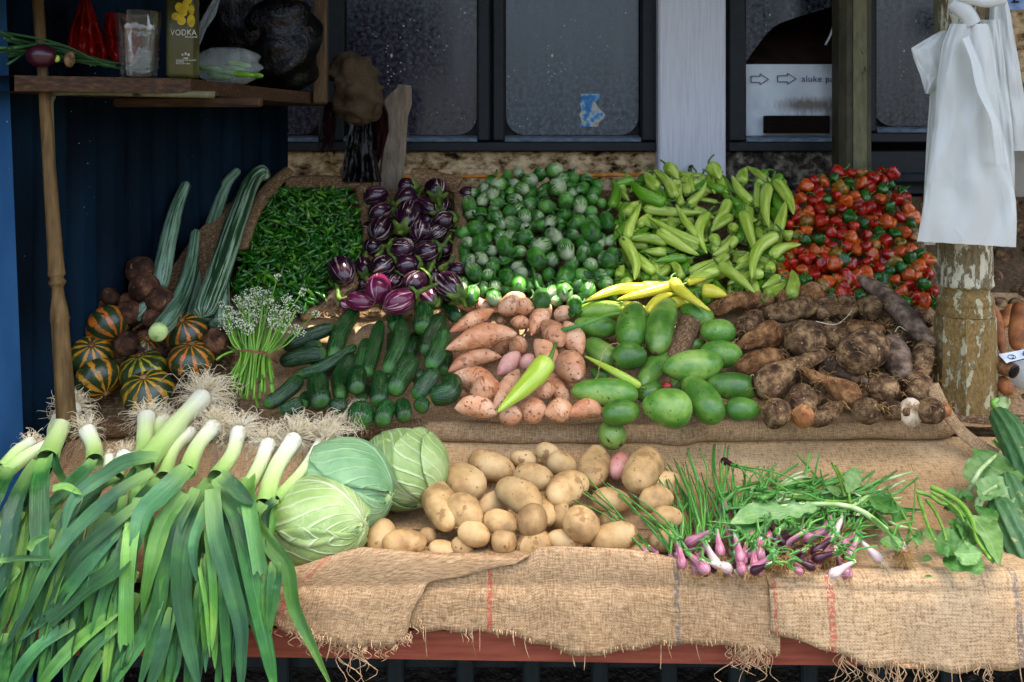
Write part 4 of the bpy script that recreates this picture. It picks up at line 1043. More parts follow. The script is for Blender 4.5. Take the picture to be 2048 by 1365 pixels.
hang('red_bag', [(-8, 160, 178), (12, 156, 184), (30, 150, 192), (70, 137, 208), (105, 131, 216), (128, 140, 212)], 2.13, .035, M['redbag'], 7, 1.0, 'red plastic bag tied at the top, on the shelf beside the blue wall', amp=.7)
hang('red_bag', [(26, 212, 246), (45, 208, 268), (80, 210, 282), (112, 214, 282), (129, 222, 272)], 2.14, .035, M['redbag'], 6, 4.0, 'bulging red plastic bag behind the glass tumbler', amp=.7)
# tumbler
tg = empty('glass_tumbler', on_shelf(277, 2.03)); tag(tg, 'clear cut glass tumbler standing empty on the shelf', 'glass')
r0, r1, hh = .036, .046, .132
P = []
for z, r in [(0, .001), (0, r0 - .003), (.003, r0), (.02, r0 + .001), (.075, r0 + .005), (.08, r0 + .005), (hh, r1), (hh + .001, r1 - .001), (hh, r1 - .0025), (.08, r0 + .002), (.02, r0 - .004), (.016, r0 - .008), (.016, .001)]:
    row = []
    for k in range(48):
        a = 2 * math.pi * k / 48
        f = 1 - (.05 * abs(math.sin(a * 8)) if .004 < z < .08 and r > r0 - .001 else 0)
        row.append((px_x(277, 2.03) + r * f * math.cos(a), 2.03 + r * f * math.sin(a), zs_ + z))
    P.append(row)
MB().grid(P, wrap=True).build('tumbler', M['glass'], tg)
mb = MB()
for j in range(3):
    z = zs_ + .022 + j * .018
    mb.sweep([(px_x(277, 2.03) + (r0 + .003 + j * .001) * math.cos(a), 2.03 + (r0 + .003 + j * .001) * math.sin(a), z) for a in np.linspace(0, 2 * math.pi, 40)], .0016, 5, up=(0, 0, 1))
mb.build('cut_band', M['glass'], tg)
# bottle
bo = empty('vodka_bottle', on_shelf(361, 2.05)); tag(bo, 'square shouldered clear green vodka bottle with yellow flower print on the shelf', 'bottle')
xb = px_x(361, 2.06); P = []
for z, q in [(0, .02), (.002, .95), (.01, 1), (.19, 1), (.205, .9), (.215, .5), (.225, .38), (.28, .36), (.281, .05)]:
    P.append([(xb + .029 * q * (abs(math.cos(a)) ** .35) * np.sign(math.cos(a)), 2.075 + .026 * q * (abs(math.sin(a)) ** .35) * np.sign(math.sin(a)), zs_ + z) for a in np.linspace(0, 2 * math.pi, 40, endpoint=False) + .04])
MB().grid(P, wrap=True).build('glass_body', M['bottle'], bo)
Yb = 2.0465
text('lettering', 'VODKA', at(341, 71, Yb), .0168, M['white_ink'], bo, sx=.85)
text('small_print', 'flavoured', at(370, 76, Yb), .006, M['white_ink'], bo)
for k, s_ in enumerate(('blended and bottled', 'product', 'forty per cent')): text('small_print', s_, at(352, 122 + k * 3.4, Yb), .0045, M['white_ink'], bo)
mb = MB()
for (x, y, rx, ry) in ((358, 15, 8, 10), (371, 12, 7, 13), (366, 25, 9, 9), (383, 20, 6, 11), (352, 33, 9, 8), (363, 42, 9, 9), (382, 42, 8, 13), (376, 0, 8, 10)):
    c = at(x, y, Yb - .001); k = Yb / F
    mb.grid([[(c.x + rx * k * q * math.cos(a), c.y + .0006 * (q - 1), c.z + ry * k * q * math.sin(a)) for a in np.linspace(0, 6.283, 14)] for q in (.03, .5, 1)])
fl = mb.build('flower_print', M['flower'], bo)
mb = MB()
for (x, y, w, h) in ((365, 110, 3, 5), (371, 108, 3, 6), (377, 110, 3, 5), (371, 117, 9, 2.5)):
    mb.box(at(x - w / 2, y + h / 2, Yb), at(x + w / 2, y - h / 2, Yb - .001))
mb.build('crest', M['white_ink'], bo)
# clear bag with green beans
cb = lump('clear_bag', 455, 2.28, .135, .082, .1, M['clearbag'], .3, 24, 3.0, 'clear plastic bag of green pods slumped on the shelf edge')
hang('bag_neck', [(0, 425, 440), (30, 408, 432), (60, 392, 412), (90, 388, 400)], 2.3, .012, M['clearbag'], 3, 2.0, None).parent = cb
nk = [o for o in bpy.data.objects if o.name.startswith('bag_neck')][0]; nk.location = V(nk.location) - V(cb.location)
for k in range(7):
    p = V((px_x(420 + k * 13, 2.27), 2.26 + rnd.uniform(-.02, .02), zs_ + .015 + rnd.uniform(0, .03)))
    mb = MB(); body(mb, [p + V((-.02, 0, .004 * k % .01)), p + V((.035, rnd.uniform(-.01, .01), -.004))], .013, 'cuke', n=8, m=8, amp=.05)
    mb.build('pod', M['dgreenpep'], cb)
bb = lump('black_bag', 545, 2.62, .22, .24, .16, M['black'], .4, 22, 6.0, 'crumpled black plastic bag filling the back of the shelf')
lump('black_bag', 470, 2.62, .22, .31, .14, M['black'], .4, 22, 9.0, 'tall black plastic bag standing behind the clear bag and bottle')
# onion and its leaves
on = empty('red_onion', on_shelf(85, 2.0)); tag(on, 'dark red onion with long green leaves lying on the shelf end', 'onion')
mb = MB(); body(mb, [at(52, 112, 1.96), at(112, 112, 1.965)], .046, 'round', n=14, m=18, amp=.05); mb.build('bulb', M['redonion'], on)
for k in range(16):
    y0 = rnd.uniform(60, 130); x0 = rnd.uniform(-40, 30)
    pts = [at(x0, y0, 1.9 + rnd.uniform(0, .05)), at(100 + rnd.uniform(-20, 20), 95 + rnd.uniform(-12, 25), 1.99), at(245 - rnd.uniform(0, 60), 138 + rnd.uniform(-14, 0), 2.0 + rnd.uniform(0, .04))]
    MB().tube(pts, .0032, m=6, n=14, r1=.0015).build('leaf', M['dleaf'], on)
mb = MB(); P2 = body(mb, [at(128, 118, 1.98), at(150, 120, 1.985)], .034, 'round', n=10, m=12); o = mb.build('seed_pod', M['taro']); tag(o, 'small dark brown root beside the red onion on the shelf', 'root')
mb = MB(); body(mb, [at(108, 124, 1.972), at(118, 112, 1.975)], .014, 'round', n=8, m=10); o = mb.build('green_lime', M['bigpep']); tag(o, 'tiny yellow green fruit tucked beside the dark red onion', 'fruit')
# ---------------------------------------------------------------- produce
R8 = conv(420, 520, 3.412); R1 = conv(850, 560, 4.015); R2 = conv(1100, 560, 4.015); R3 = conv(1400, 540, 3.792)
R6b = conv(700, 820, 2.504); R5 = conv(450, 320, 3.413); R6 = conv(850, 300, 3.413); R7 = conv(1350, 300, 2.934)
R4a = conv(0, 400, 2.73); R4 = conv(0, 740, 2.184); R5b = conv(400, 760, 2.256); R7b = conv(1100, 860, 2.626); R8b = conv(1550, 560, 1.695); ID = conv(0, 0, 1)
RG = conv(1840, 860, 4.55)

# potatoes
for e in [([(595, 240), (825, 320)], 150, 0), ([(500, 310), (650, 420)], 190, 0), ([(800, 235), (940, 255)], 88, 0), ([(930, 195), (1050, 235)], 100, .6), ([(990, 250), (1130, 300)], 118, .8),
          ([(820, 320), (1020, 355)], 138, 1), ([(1000, 450), (1170, 350)], 160, .6), ([(1235, 185), (1215, 385)], 140, .3), ([(1500, 205), (1430, 390)], 185, .6),
          ([(1480, 420), (1670, 360)], 135, .1), ([(1450, 460), (1620, 440)], 130, .8), ([(1510, 550), (1665, 535)], 118, .8), ([(420, 370), (490, 590)], 165, .6), ([(510, 440), (640, 590)], 148, 1.3),
          ([(650, 510), (790, 450)], 110, .2), ([(755, 370), (940, 500)], 155, 1.1), ([(965, 420), (985, 570)], 120, .2), ([(670, 540), (835, 590)], 125, .8), ([(940, 470), (885, 640)], 148, 1.6),
          ([(1005, 520), (1095, 540)], 120, .1), ([(1065, 550), (1250, 600)], 168, 1.4), ([(1250, 560), (1350, 560)], 125, 0), ([(1210, 440), (1410, 470)], 125, .1), ([(1205, 670), (1440, 610)], 160, .9),
          ([(985, 640), (1170, 670)], 105, .3), ([(835, 710), (1010, 650)], 165, 1.0), ([(775, 590), (765, 730)], 140, 1.0), ([(540, 600), (700, 650)], 130, .6), ([(510, 660), (615, 710)], 100, .1), ([(395, 680), (550, 730)], 112, .9),
          ([(340, 630), (430, 640)], 90, 0), ([(160, 670), (385, 660)], 135, .7), ([(150, 550), (150, 720)], 150, 0), ([(1285, 720), (1490, 700)], 100, .7), ([(1500, 660), (1630, 640)], 130, 0)]:
    fruit('potato', R6b, e, M['potato'], 'potato', 'potato', flat=.86, n=18, m=22, amp=.3, freq=15, amp2=.035, ymin=1.785)
fruit('sweet_potato', R6b, ([(1320, 340), (1375, 225)], 105, .5), M['pinksweet'], 'potato', '', flat=.9, amp=.1)
tag(REG.pop()[0], 'lone pink sweet potato lying among the potatoes below the rolled burlap', 'sweet potato')

# cucumbers
for e in [([(500, 590), (860, 455)], 105, 1), ([(500, 600), (765, 585)], 85, .5), ([(475, 700), (795, 640)], 115, 1.2), ([(1005, 325), (835, 680)], 125, .8), ([(1000, 585), (770, 720), (590, 790)], 92, 1),
          ([(625, 800), (370, 1000)], 115, 1.8), ([(630, 960), (480, 1050)], 105, 1), ([(740, 790), (765, 1000)], 155, 1.8), ([(970, 640), (860, 800), (890, 950)], 128, 1), ([(1070, 540), (1000, 780)], 95, 1),
          ([(1015, 740), (1010, 900)], 135, 2.2), ([(1165, 420), (1130, 640), (1070, 800)], 105, 1.2), ([(1310, 415), (1200, 775)], 128, 2), ([(1235, 285), (1265, 480)], 115, .8), ([(1450, 300), (1440, 495)], 140, 1.5),
          ([(1405, 500), (1345, 660)], 95, .5), ([(1570, 380), (1465, 650)], 130, 1.4), ([(1600, 480), (1490, 745)], 135, 1.9), ([(1585, 290), (1690, 410)], 100, .8), ([(1390, 670), (1250, 915)], 150, 2.2),
          ([(1150, 770), (1145, 1000)], 128, 2.4), ([(1620, 620), (1590, 780)], 105, .4), ([(1545, 750), (1390, 940)], 120, 2.8), ([(1460, 770), (1390, 830)], 100, 1.2), ([(1650, 800), (1630, 900), (1500, 930)], 150, 2.0),
          ([(1450, 960), (1425, 1020)], 108, 2.6), ([(1310, 960), (1330, 1090)], 116, 2.6), ([(1220, 980), (1170, 1120)], 140, 2.6), ([(1030, 1000), (1015, 1130)], 178, 3), ([(1090, 880), (1030, 950)], 95, 1), ([(870, 950), (900, 1060)], 120, 1.4),
          ([(670, 920), (640, 1000)], 95, .6), ([(560, 1070), (610, 960)], 95, 1.0), ([(1240, 500), (1240, 640)], 90, .2), ([(930, 780), (900, 860)], 100, .2), ([(760, 700), (700, 780)], 95, 0)]:
    fruit('cucumber', R8, e, M['cuke'], 'cuke', 'cucumber', n=20, m=18, amp=.12, freq=20, amp2=.045, freq2=80, bend=rnd.uniform(-.07, .07))

# sweet potatoes
for e in [([(250, 215), (400, 195), (620, 250)], 115, .6), ([(195, 425), (400, 330), (555, 240)], 125, 1.6), ([(165, 560), (400, 470), (560, 430), (745, 440)], 185, 2.2), ([(590, 260), (800, 120)], 170, 1.4), ([(690, 215), (885, 235)], 140, 1.6),
          ([(685, 335), (855, 355)], 115, 1), ([(850, 450), (930, 300), (1000, 185)], 140, 1.2), ([(1085, 235), (1140, 310)], 155, 1.2), ([(940, 330), (1100, 540)], 165, 1.8), ([(1120, 340), (1260, 600)], 165, 1.5),
          ([(520, 575), (710, 510)], 95, .4), ([(690, 570), (800, 480)], 165, .7), ([(880, 480), (1075, 720)], 165, 1.8), ([(185, 740), (400, 640), (620, 620)], 140, 1.2),
          ([(180, 790), (400, 790), (580, 830)], 155, 1.8), ([(370, 910), (600, 830)], 195, 2.4), ([(555, 1040), (660, 850), (755, 720)], 130, 2.2), ([(850, 880), (1050, 890)], 175, 1.6), ([(1000, 750), (1150, 980)], 150, 1.0),
          ([(1110, 590), (1240, 800)], 215, 2.0), ([(1080, 770), (1190, 860)], 110, .4), ([(235, 1030), (420, 1010), (580, 1080)], 180, 2), ([(690, 1030), (680, 1150)], 172, 2.6), ([(870, 960), (870, 1140)], 195, 2.0),
          ([(1180, 1010), (960, 1080)], 185, 2.2), ([(1155, 1090), (1300, 1040), (1415, 1080)], 145, 2.4), ([(250, 930), (360, 890)], 100, .8), ([(1050, 560), (1160, 600)], 95, .8), ([(560, 640), (460, 560)], 80, .2), ([(560, 330), (650, 340)], 70, .4), ([(230, 640), (300, 610)], 80, .3)]:
    e = (e[0], e[1] * 1.07, e[2]); fruit('sweet_potato', R1, e, M['sweet'], 'sweet', 'sweet potato', n=24, m=20, amp=.24, freq=16, amp2=.07, freq2=60, bend=rnd.uniform(-.05, .05))
for e in [([(780, 620), (870, 700)], 150, 1.2), ([(580, 770), (760, 580)], 140, 1.4)]:
    fruit('sweet_potato', R1, e, M['pinksweet'], 'sweet', 'pinkish sweet potato', n=18, m=18, amp=.14, freq=16, amp2=.05, freq2=55)
# mangoes
for i, (e, pf) in enumerate([(([(195, 270), (620, 240)], 150, 1), 'mango'), (([(190, 350), (545, 390)], 170, 1), 'mango'), (([(700, 190), (640, 540)], 250, 1.6), 'pear'), (([(980, 165), (850, 590)], 225, 1.9), 'mango'), (([(1045, 220), (1310, 340)], 170, 1), 'mango'), (([(1205, 410), (1490, 410)], 190, 1.8), 'mango'),
          (([(300, 480), (520, 690)], 210, 1), 'pear'), (([(780, 610), (500, 640)], 215, 2.4), 'mango'), (([(960, 580), (740, 870)], 180, 1), 'pear'), (([(905, 710), (1385, 650)], 245, 2.6), 'mango'), (([(1210, 560), (1545, 610)], 195, 1.6), 'mango'), (([(1110, 540), (1240, 500)], 90, 1), 'mango'),
          (([(1250, 830), (1690, 870)], 195, 2.2), 'mango'), (([(170, 890), (710, 930)], 235, 2.4), 'pear'), (([(725, 1040), (415, 1085)], 185, 3), 'mango'), (([(740, 1000), (1140, 1080)], 300, 3), 'pear'), (([(1080, 790), (1340, 1140)], 270, 2.4), 'pear'), (([(1690, 1040), (1410, 1060)], 180, 3), 'mango'),
          (([(930, 860), (710, 950)], 150, 1.4), 'mango'), (([(330, 720), (470, 790)], 110, .3), 'mango'), (([(960, 820), (1060, 870)], 110, .6), 'mango')]):
    e = (e[0], e[1] * 1.13, e[2]); o, P2, rw = fruit('green_mango', R2, e, M['ymango'] if i == 0 else M['mango'], pf, 'green mango', n=24, m=26, flat=.9, amp=.13, freq=11, amp2=.02, bend=rnd.uniform(-.04, .05), mod=lambda t, a: 1 + .05 * np.sin(a + 1) * np.sin(np.pi * t))
    if i % 3 != 1:
        d_ = (V(P2[-1]) - V(P2[-3])).normalized(); MB().sweep([V(P2[-1]) - d_ * .003, V(P2[-1]) + d_ * .0015, V(P2[-1]) + d_ * .002], [.0055, .0045, .0005], 9).build('stalk_scar', M['taro'], o)
o, P2, rw = fruit('green_mango', R2, ([(420, 1170), (570, 1320)], 225, 1), M['mango'], 'mango', '', n=22, m=24, amp=.05, freq=9)
REG.pop(); tag(o, 'single green mango perched on the rolled burlap above the potatoes', 'mango')
MB().tube([P2[-1], P2[-1] + (P2[-1] - P2[-2]) * .6], .005, m=7).build('stalk_scar', M['taro'], o)
def stalk(parent, P, r, mat, L, bend=.4, name='stalk', end=0, r1=None):
    P = np.array(P); d = V(P[0] - P[2]) if end == 0 else V(P[-1] - P[-3]); d.normalize(); p = V(P[0] if end == 0 else P[-1])
    side = V((rnd.uniform(-1, 1), rnd.uniform(-.6, .3), rnd.uniform(-.4, .8))) * bend
    return MB().tube([p - d * r * 1.5, p + d * L * .35, p + (d + side * .5).normalized() * L * .7, p + (d + side).normalized() * L], r * 1.5, m=6, n=8, r1=r).build(name, mat, parent)
# loose bits among mangoes and sweet potatoes
o, P2, rw = fruit('bonnet_pepper', R2, ([(895, 850), (985, 870)], 78, 3), M['hab0'], 'round', '', n=12, m=14, amp=.15)
REG.pop(); tag(o, 'single red bonnet pepper lying between the green mangoes', 'pepper')
o, P2, rw = fruit('banana_pepper', R2, ([(730, 860), (520, 740), (275, 610)], 72, 3.6), M['bigpep'], 'banana', '', n=20, m=14, amp=.1)
REG.pop(); tag(o, 'slim pale green pepper lying across the mangoes beside the sweet potatoes', 'pepper'); stalk(o, P2, .003, M['stem'], .012)
o, P2, rw = fruit('banana_pepper', R1, ([(990, 640), (860, 800), (580, 1065)], 185, 4.2), M['bigpep'], 'banana', '', n=26, m=20, amp=.1, freq=20)
REG.pop(); tag(o, 'big lime green pepper with long stalk lying on top of the sweet potatoes', 'pepper')
MB().tube([P2[0], V(P2[0]) + (V(P2[0]) - V(P2[3])).normalized() * .012, hit(*R1(1050, 510), .13)], .0065, m=8, n=10, r1=.0038).build('stalk', M['stem'], o)
ol = MB().tube([hit(*R2(85, 408), .09), hit(*R2(300, 350), .11), hit(*R2(480, 280), .1), hit(*R2(610, 265), .09)], .0055, m=6, n=16, r1=.003).build('onion_leaf', M['onionleaf'])
tag(ol, 'single dark green onion leaf lying across the mango tips and sweet potatoes', 'leaf')
tag(MB().tube([hit(*R2(270, 805), .1), hit(*R2(370, 790), .11), hit(*R2(400, 680), .13), hit(*R2(440, 560), .13), hit(*R2(520, 510), .12), hit(*R2(590, 535), .12)], .0009, m=4, n=30).build('straw', M['fibre']), 'thin curled straw looping over the green mangoes', 'straw')

# taro and cassava roots
for i, (e, mat, pf) in enumerate([(([(80, 320), (250, 230), (570, 220)], 135, 1.2), 'otaro', 'stub'), (([(580, 220), (730, 210)], 130, 1.4), 'otaro', 'potato'), (([(740, 210), (930, 170)], 170, 1.6), 'otaro', 'potato'), (([(270, 500), (460, 330)], 165, 1), 'taro', 'potato'), (([(880, 260), (700, 310), (480, 340)], 150, 2), 'taro', 'stub'),
          (([(870, 330), (1060, 250)], 175, 1.4), 'taro', 'potato'), (([(1040, 330), (1170, 260)], 175, 1.6), 'taro', 'potato'), (([(1200, 300), (1375, 290)], 175, 2), 'taro', 'potato'),
          (([(600, 470), (450, 520), (260, 600)], 175, 1.6), 'otaro', 'taper'), (([(620, 660), (450, 720), (285, 770)], 165, 1.8), 'otaro', 'stub'), (([(640, 500), (970, 560)], 280, 2), 'taro', 'potato'), (([(950, 550), (1060, 530)], 115, 1.8), 'taro', 'potato'),
          (([(900, 430), (1170, 590)], 150, 1.0), 'taro', 'stub'), (([(1070, 430), (1400, 450)], 125, 1.3), 'otaro', 'stub'), (([(1380, 540), (1080, 700)], 290, 2.4), 'taro', 'potato'), (([(1450, 520), (1540, 830)], 190, 1.6), 'cassava', 'stub'), (([(1420, 470), (1640, 590)], 135, .3), 'taro', 'stub'),
          (([(1700, 560), (1665, 810)], 145, 2.2), 'taro', 'stub'), (([(700, 600), (590, 690)], 125, .8), 'taro', 'potato'), (([(450, 950), (650, 770), (960, 630)], 230, 2.8), 'taro', 'club'), (([(920, 660), (1100, 770), (1285, 860)], 130, 2.0), 'cassava', 'taper'),
          (([(1200, 1020), (1000, 880), (770, 770)], 180, 2.6), 'otaro', 'club'), (([(770, 1110), (790, 900)], 195, 3), 'taro', 'potato'), (([(480, 1040), (660, 1150)], 195, 3.2), 'taro', 'potato'), (([(820, 1150), (1070, 1030)], 130, 2.8), 'taro', 'stub'), (([(1300, 820), (1480, 980)], 215, 2.4), 'taro', 'potato'),
          (([(1150, 1060), (1370, 1080)], 180, 3), 'taro', 'potato'), (([(1530, 880), (1770, 900)], 230, 1.6), 'taro', 'potato'), (([(1380, 1070), (1590, 1080)], 135, 3), 'taro', 'stub'), (([(1640, 1080), (1850, 1060)], 180, 2.6), 'taro', 'potato'), (([(1450, 800), (1600, 850)], 100, .8), 'otaro', 'potato'),
          (([(760, 740), (900, 720)], 110, .8), 'taro', 'potato'), (([(1330, 760), (1470, 770)], 110, 1.0), 'taro', 'potato'), (([(1600, 260), (1760, 420)], 110, .4), 'taro', 'stub'), (([(1260, 420), (1450, 380)], 90, .2), 'taro', 'stub'), (([(560, 560), (660, 600)], 110, .2), 'taro', 'potato'), (([(1050, 940), (1180, 960)], 90, 1), 'taro', 'potato'), (([(1600, 660), (1560, 760)], 90, .4), 'taro', 'potato')]):
    e = (e[0], e[1] * 1.1, e[2]); o, P2, rw = fruit('taro_root' if mat != 'cassava' else 'cassava_root', R3, e, M[mat], pf, 'hairy brown taro root' if mat == 'taro' else 'earthy orange brown taro root' if mat == 'otaro' else 'grey brown cassava root', n=22, m=20, amp=.2, freq=22, amp2=.10, freq2=75, bend=rnd.uniform(-.05, .05))
    if i == 28:
        c = V(P2[-1]); mb = MB(); ax = (V((.35, -.8, .15))).normalized()
        mb.sweep([c - ax * .002, c + ax * .004, c + ax * .008, c + ax * .0085], [.028, .03, .029, .001], 16); mb.build('cut_face', M['cut'], o)
    if i in (22, 17, 29):
        c = P2[-3] if i != 22 else P2[2]; c = V(c); mb = MB(); ax = V((.1, -.8, -.2)).normalized()
        w_ = rw * (.42 if i == 22 else .3)
        mb.sweep([c + ax * q for q in (.0, w_ * .5, w_ * .8, w_ * 1.05, w_ * 1.15)], [w_ * .98, w_ * .9, w_ * .75, w_ * .4, .001], 16, mod=1 + .05 * np.sin(np.arange(16) * 2.1)[None, :]); mb.build('bud_tip', M['ringtip'], o)
    mb = MB()                                # rootlets
    for k in range(46):
        j = rnd.randrange(2, 20); a = rnd.uniform(0, 6.28); r_ = rw * .45
        p = V(P2[j]) + V((math.cos(a) * r_ * .8, -abs(math.sin(a)) * r_ * .6, abs(math.sin(a)) * r_ * .6))
        q = p + V((rnd.uniform(-1, 1), rnd.uniform(-1, .2), rnd.uniform(-.6, 1))) * .018
        mb.tube([p, (p + q) / 2 + V((0, 0, .003)), q], .0006, m=3, n=5)
    mb.build('rootlet', M['broot'], o)
o, P2, rw = fruit('cassava_root', R3, ([(1200, 55), (1330, 140), (1500, 290), (1640, 450), (1790, 590)], 165, 2.4), M['cassava'], interp([(0, 0), (.01, .3), (.05, .45), (.2, .75), (.45, 1), (.7, .95), (.9, .7), (.98, .4), (1, 0)]), '', n=36, m=20, amp=.12, freq=20, amp2=.06, freq2=70)
REG.pop(); tag(o, 'long grey brown cassava root slanting down from the red bonnet peppers to the post', 'root')
for pts in ([(870, 390), (1020, 415), (1100, 370), (1150, 310)], [(1480, 470), (1510, 430), (1560, 460)], [(370, 820), (400, 795), (415, 830)], [(740, 890), (780, 860)]):
    o = MB().tube([hit(*R3(*p), .1) for p in pts], .0011, m=4, n=16, r1=.0006).build('stray_rootlet', M['root'])
    REG.append((o, 'stray pale rootlet', *R3(*pts[0]), 4, R3(*pts[0]), R3(*pts[-1]), ''))

for k in range(26):
    x, y = rnd.uniform(180, 1780), rnd.uniform(260, 1080)
    if y < 330 and x > 1200 or (x > 1500 and y < 560) or (x < 420 and y > 760): continue
    a = rnd.uniform(0, 3.14); w_ = rnd.uniform(120, 180)
    fruit('taro_root', R3, ([(x - w_ * .7 * math.cos(a), y - w_ * .7 * math.sin(a)), (x + w_ * .7 * math.cos(a), y + w_ * .7 * math.sin(a))], w_, rnd.uniform(-.2, .5)), M['taro'], 'stub', 'half buried brown taro root', n=18, m=16, amp=.25, freq=22, amp2=.1, freq2=75)
# striped purple brinjals: body from stalk end to blossom end
def brinjal(e, mat, st=None, heap='purple striped brinjal', calyx=True):
    e = (e[0], e[1] * 1.13, e[2])
    o, P2, rw = fruit('striped_brinjal', R5, e, mat, 'egg', heap, n=20, m=22, amp=.04, base=.5, dh=.03)
    if calyx:
        d = (V(P2[0]) - V(P2[3])).normalized(); c = V(P2[0]); mb = MB(); k = 24
        a = np.linspace(0, 2 * np.pi, k, endpoint=False)
        lob = .5 + .5 * np.cos(a * 5)
        P = [c + d * (-.0), c - d * rw * .02, c - d * rw * .10, c - d * rw * .2]
        mod = np.array([np.ones(k), np.ones(k), .82 + .22 * lob, .52 + .56 * lob])
        T, N, B = frames(np.array([list(p) for p in P]))
        R = [rw * .12, rw * .22, rw * .35, rw * .47]
        G = []
        for i in range(4):
            dep = [0, .02, .10, .2 + 0][i]
            row = []
            for j in range(k):
                rr = R[i] * mod[i][j]; back = dep * rw * (1 if i < 3 else (.35 + .9 * lob[j]))
                row.append(c - d * back + d * .012 * (1 if i < 3 else .4) * 0.6 + (V(N[i]) * math.sin(a[j]) + V(B[i]) * math.cos(a[j])) * rr)
            G.append([list(x) for x in row])
        G = [[list(c + d * rw * .06)] * k] + G
        cal = mb.grid(np.array(G), wrap=True).build('calyx', M['calyx'], o)
        if st:
            tip = hit(*R5(*st), rw * .5 + e[2] * .03 + .012)
            L = (tip - c).length
            if L < .14:
                MB().tube([c - d * .002, c + d * min(L * .4, .02), (c + tip) / 2 + d * .006, tip], .0075, m=8, n=10, r1=.0045).build('stalk', M['calyx'], o)
    return o
BJ = M['brinjal']
for e, st, cal in [(([(1110, 215), (950, 275)], 125, 1), (1150, 190), 0), (([(1300, 190), (1180, 185)], 120, .8), (1320, 250), 1), (([(1450, 260), (1425, 160)], 145, 1.6), (1475, 345), 1), (([(1165, 325), (1290, 215)], 128, 1.2), (1150, 380), 1), (([(1130, 325), (985, 395)], 135, 1.5), (1150, 310), 0),
               (([(1450, 365), (1300, 285)], 115, 1), (1490, 370), 1), (([(1210, 480), (1270, 300)], 158, 1.8), (1190, 500), 1), (([(1560, 400), (1430, 440)], 135, 1.4), (1600, 370), 1), (([(1100, 400), (1020, 540)], 140, 1.4), (1120, 380), 0), (([(1350, 430), (1320, 545)], 145, 1.8), (1350, 420), 0),
               (([(1500, 460), (1390, 540)], 120, 1.2), (1530, 450), 0), (([(1050, 560), (970, 640)], 130, .8), (1080, 540), 0), (([(1130, 600), (1290, 620)], 150, 1.8), (1030, 660), 1), (([(1450, 600), (1310, 660)], 155, 1.8), (1540, 520), 1), (([(1140, 690), (1010, 770)], 150, 1.6), (1175, 620), 1),
               (([(1330, 710), (1165, 740)], 150, 1.4), (1430, 735), 1), (([(830, 840), (770, 690)], 165, 1.6), (0, 0), 0), (([(960, 790), (930, 680)], 110, 1), (962, 630), 1), (([(1185, 800), (1120, 880)], 120, 1.2), (1275, 700), 1), (([(1360, 790), (1240, 890)], 150, 1.9), (1430, 690), 1),
               (([(1510, 750), (1640, 760)], 110, 1.2), (1570, 660), 1), (([(1600, 940), (1470, 800)], 165, 2.2), (1640, 1000), 1), (([(1600, 220), (1700, 240)], 90, 1), (0, 0), 0), (([(980, 700), (930, 760)], 110, .3), (0, 0), 0), (([(1250, 540), (1180, 500)], 100, .3), (1230, 460), 1), (([(1460, 700), (1560, 830)], 110, .3), (0, 0), 0)]:
    brinjal(e, BJ, st, calyx=bool(cal))
for (x, y) in ((1000, 320), (1200, 300), (1380, 400), (1480, 330), (1100, 450), (1430, 570), (1260, 660), (1060, 650), (1500, 620), (1100, 840), (1260, 780), (1350, 640), (940, 850), (1420, 800), (1180, 560), (990, 480)):
    a = rnd.uniform(0, 6.28); brinjal(([(x + 55 * math.cos(a), y + 55 * math.sin(a)), (x - 55 * math.cos(a), y - 55 * math.sin(a))], 112, .1), BJ, (0, 0), heap='half buried purple brinjal')
for e, st, cal in [(([(1060, 800), (1030, 960)], 165, 2), (0, 0), 0), (([(1290, 920), (1095, 1010)], 155, 2.4), (1455, 845), 1), (([(1005, 990), (830, 950)], 120, 1.8), (1010, 1010), 0), (([(1440, 985), (1360, 900)], 115, 1.6), (1465, 940), 1), (([(1080, 980), (1160, 1010)], 105, 1.2), (945, 945), 1), (([(810, 970), (860, 1010)], 105, 1.4), (750, 810), 1)]:
    brinjal(e, M['mbrinjal'], st, heap='magenta striped brinjal', calyx=bool(cal))

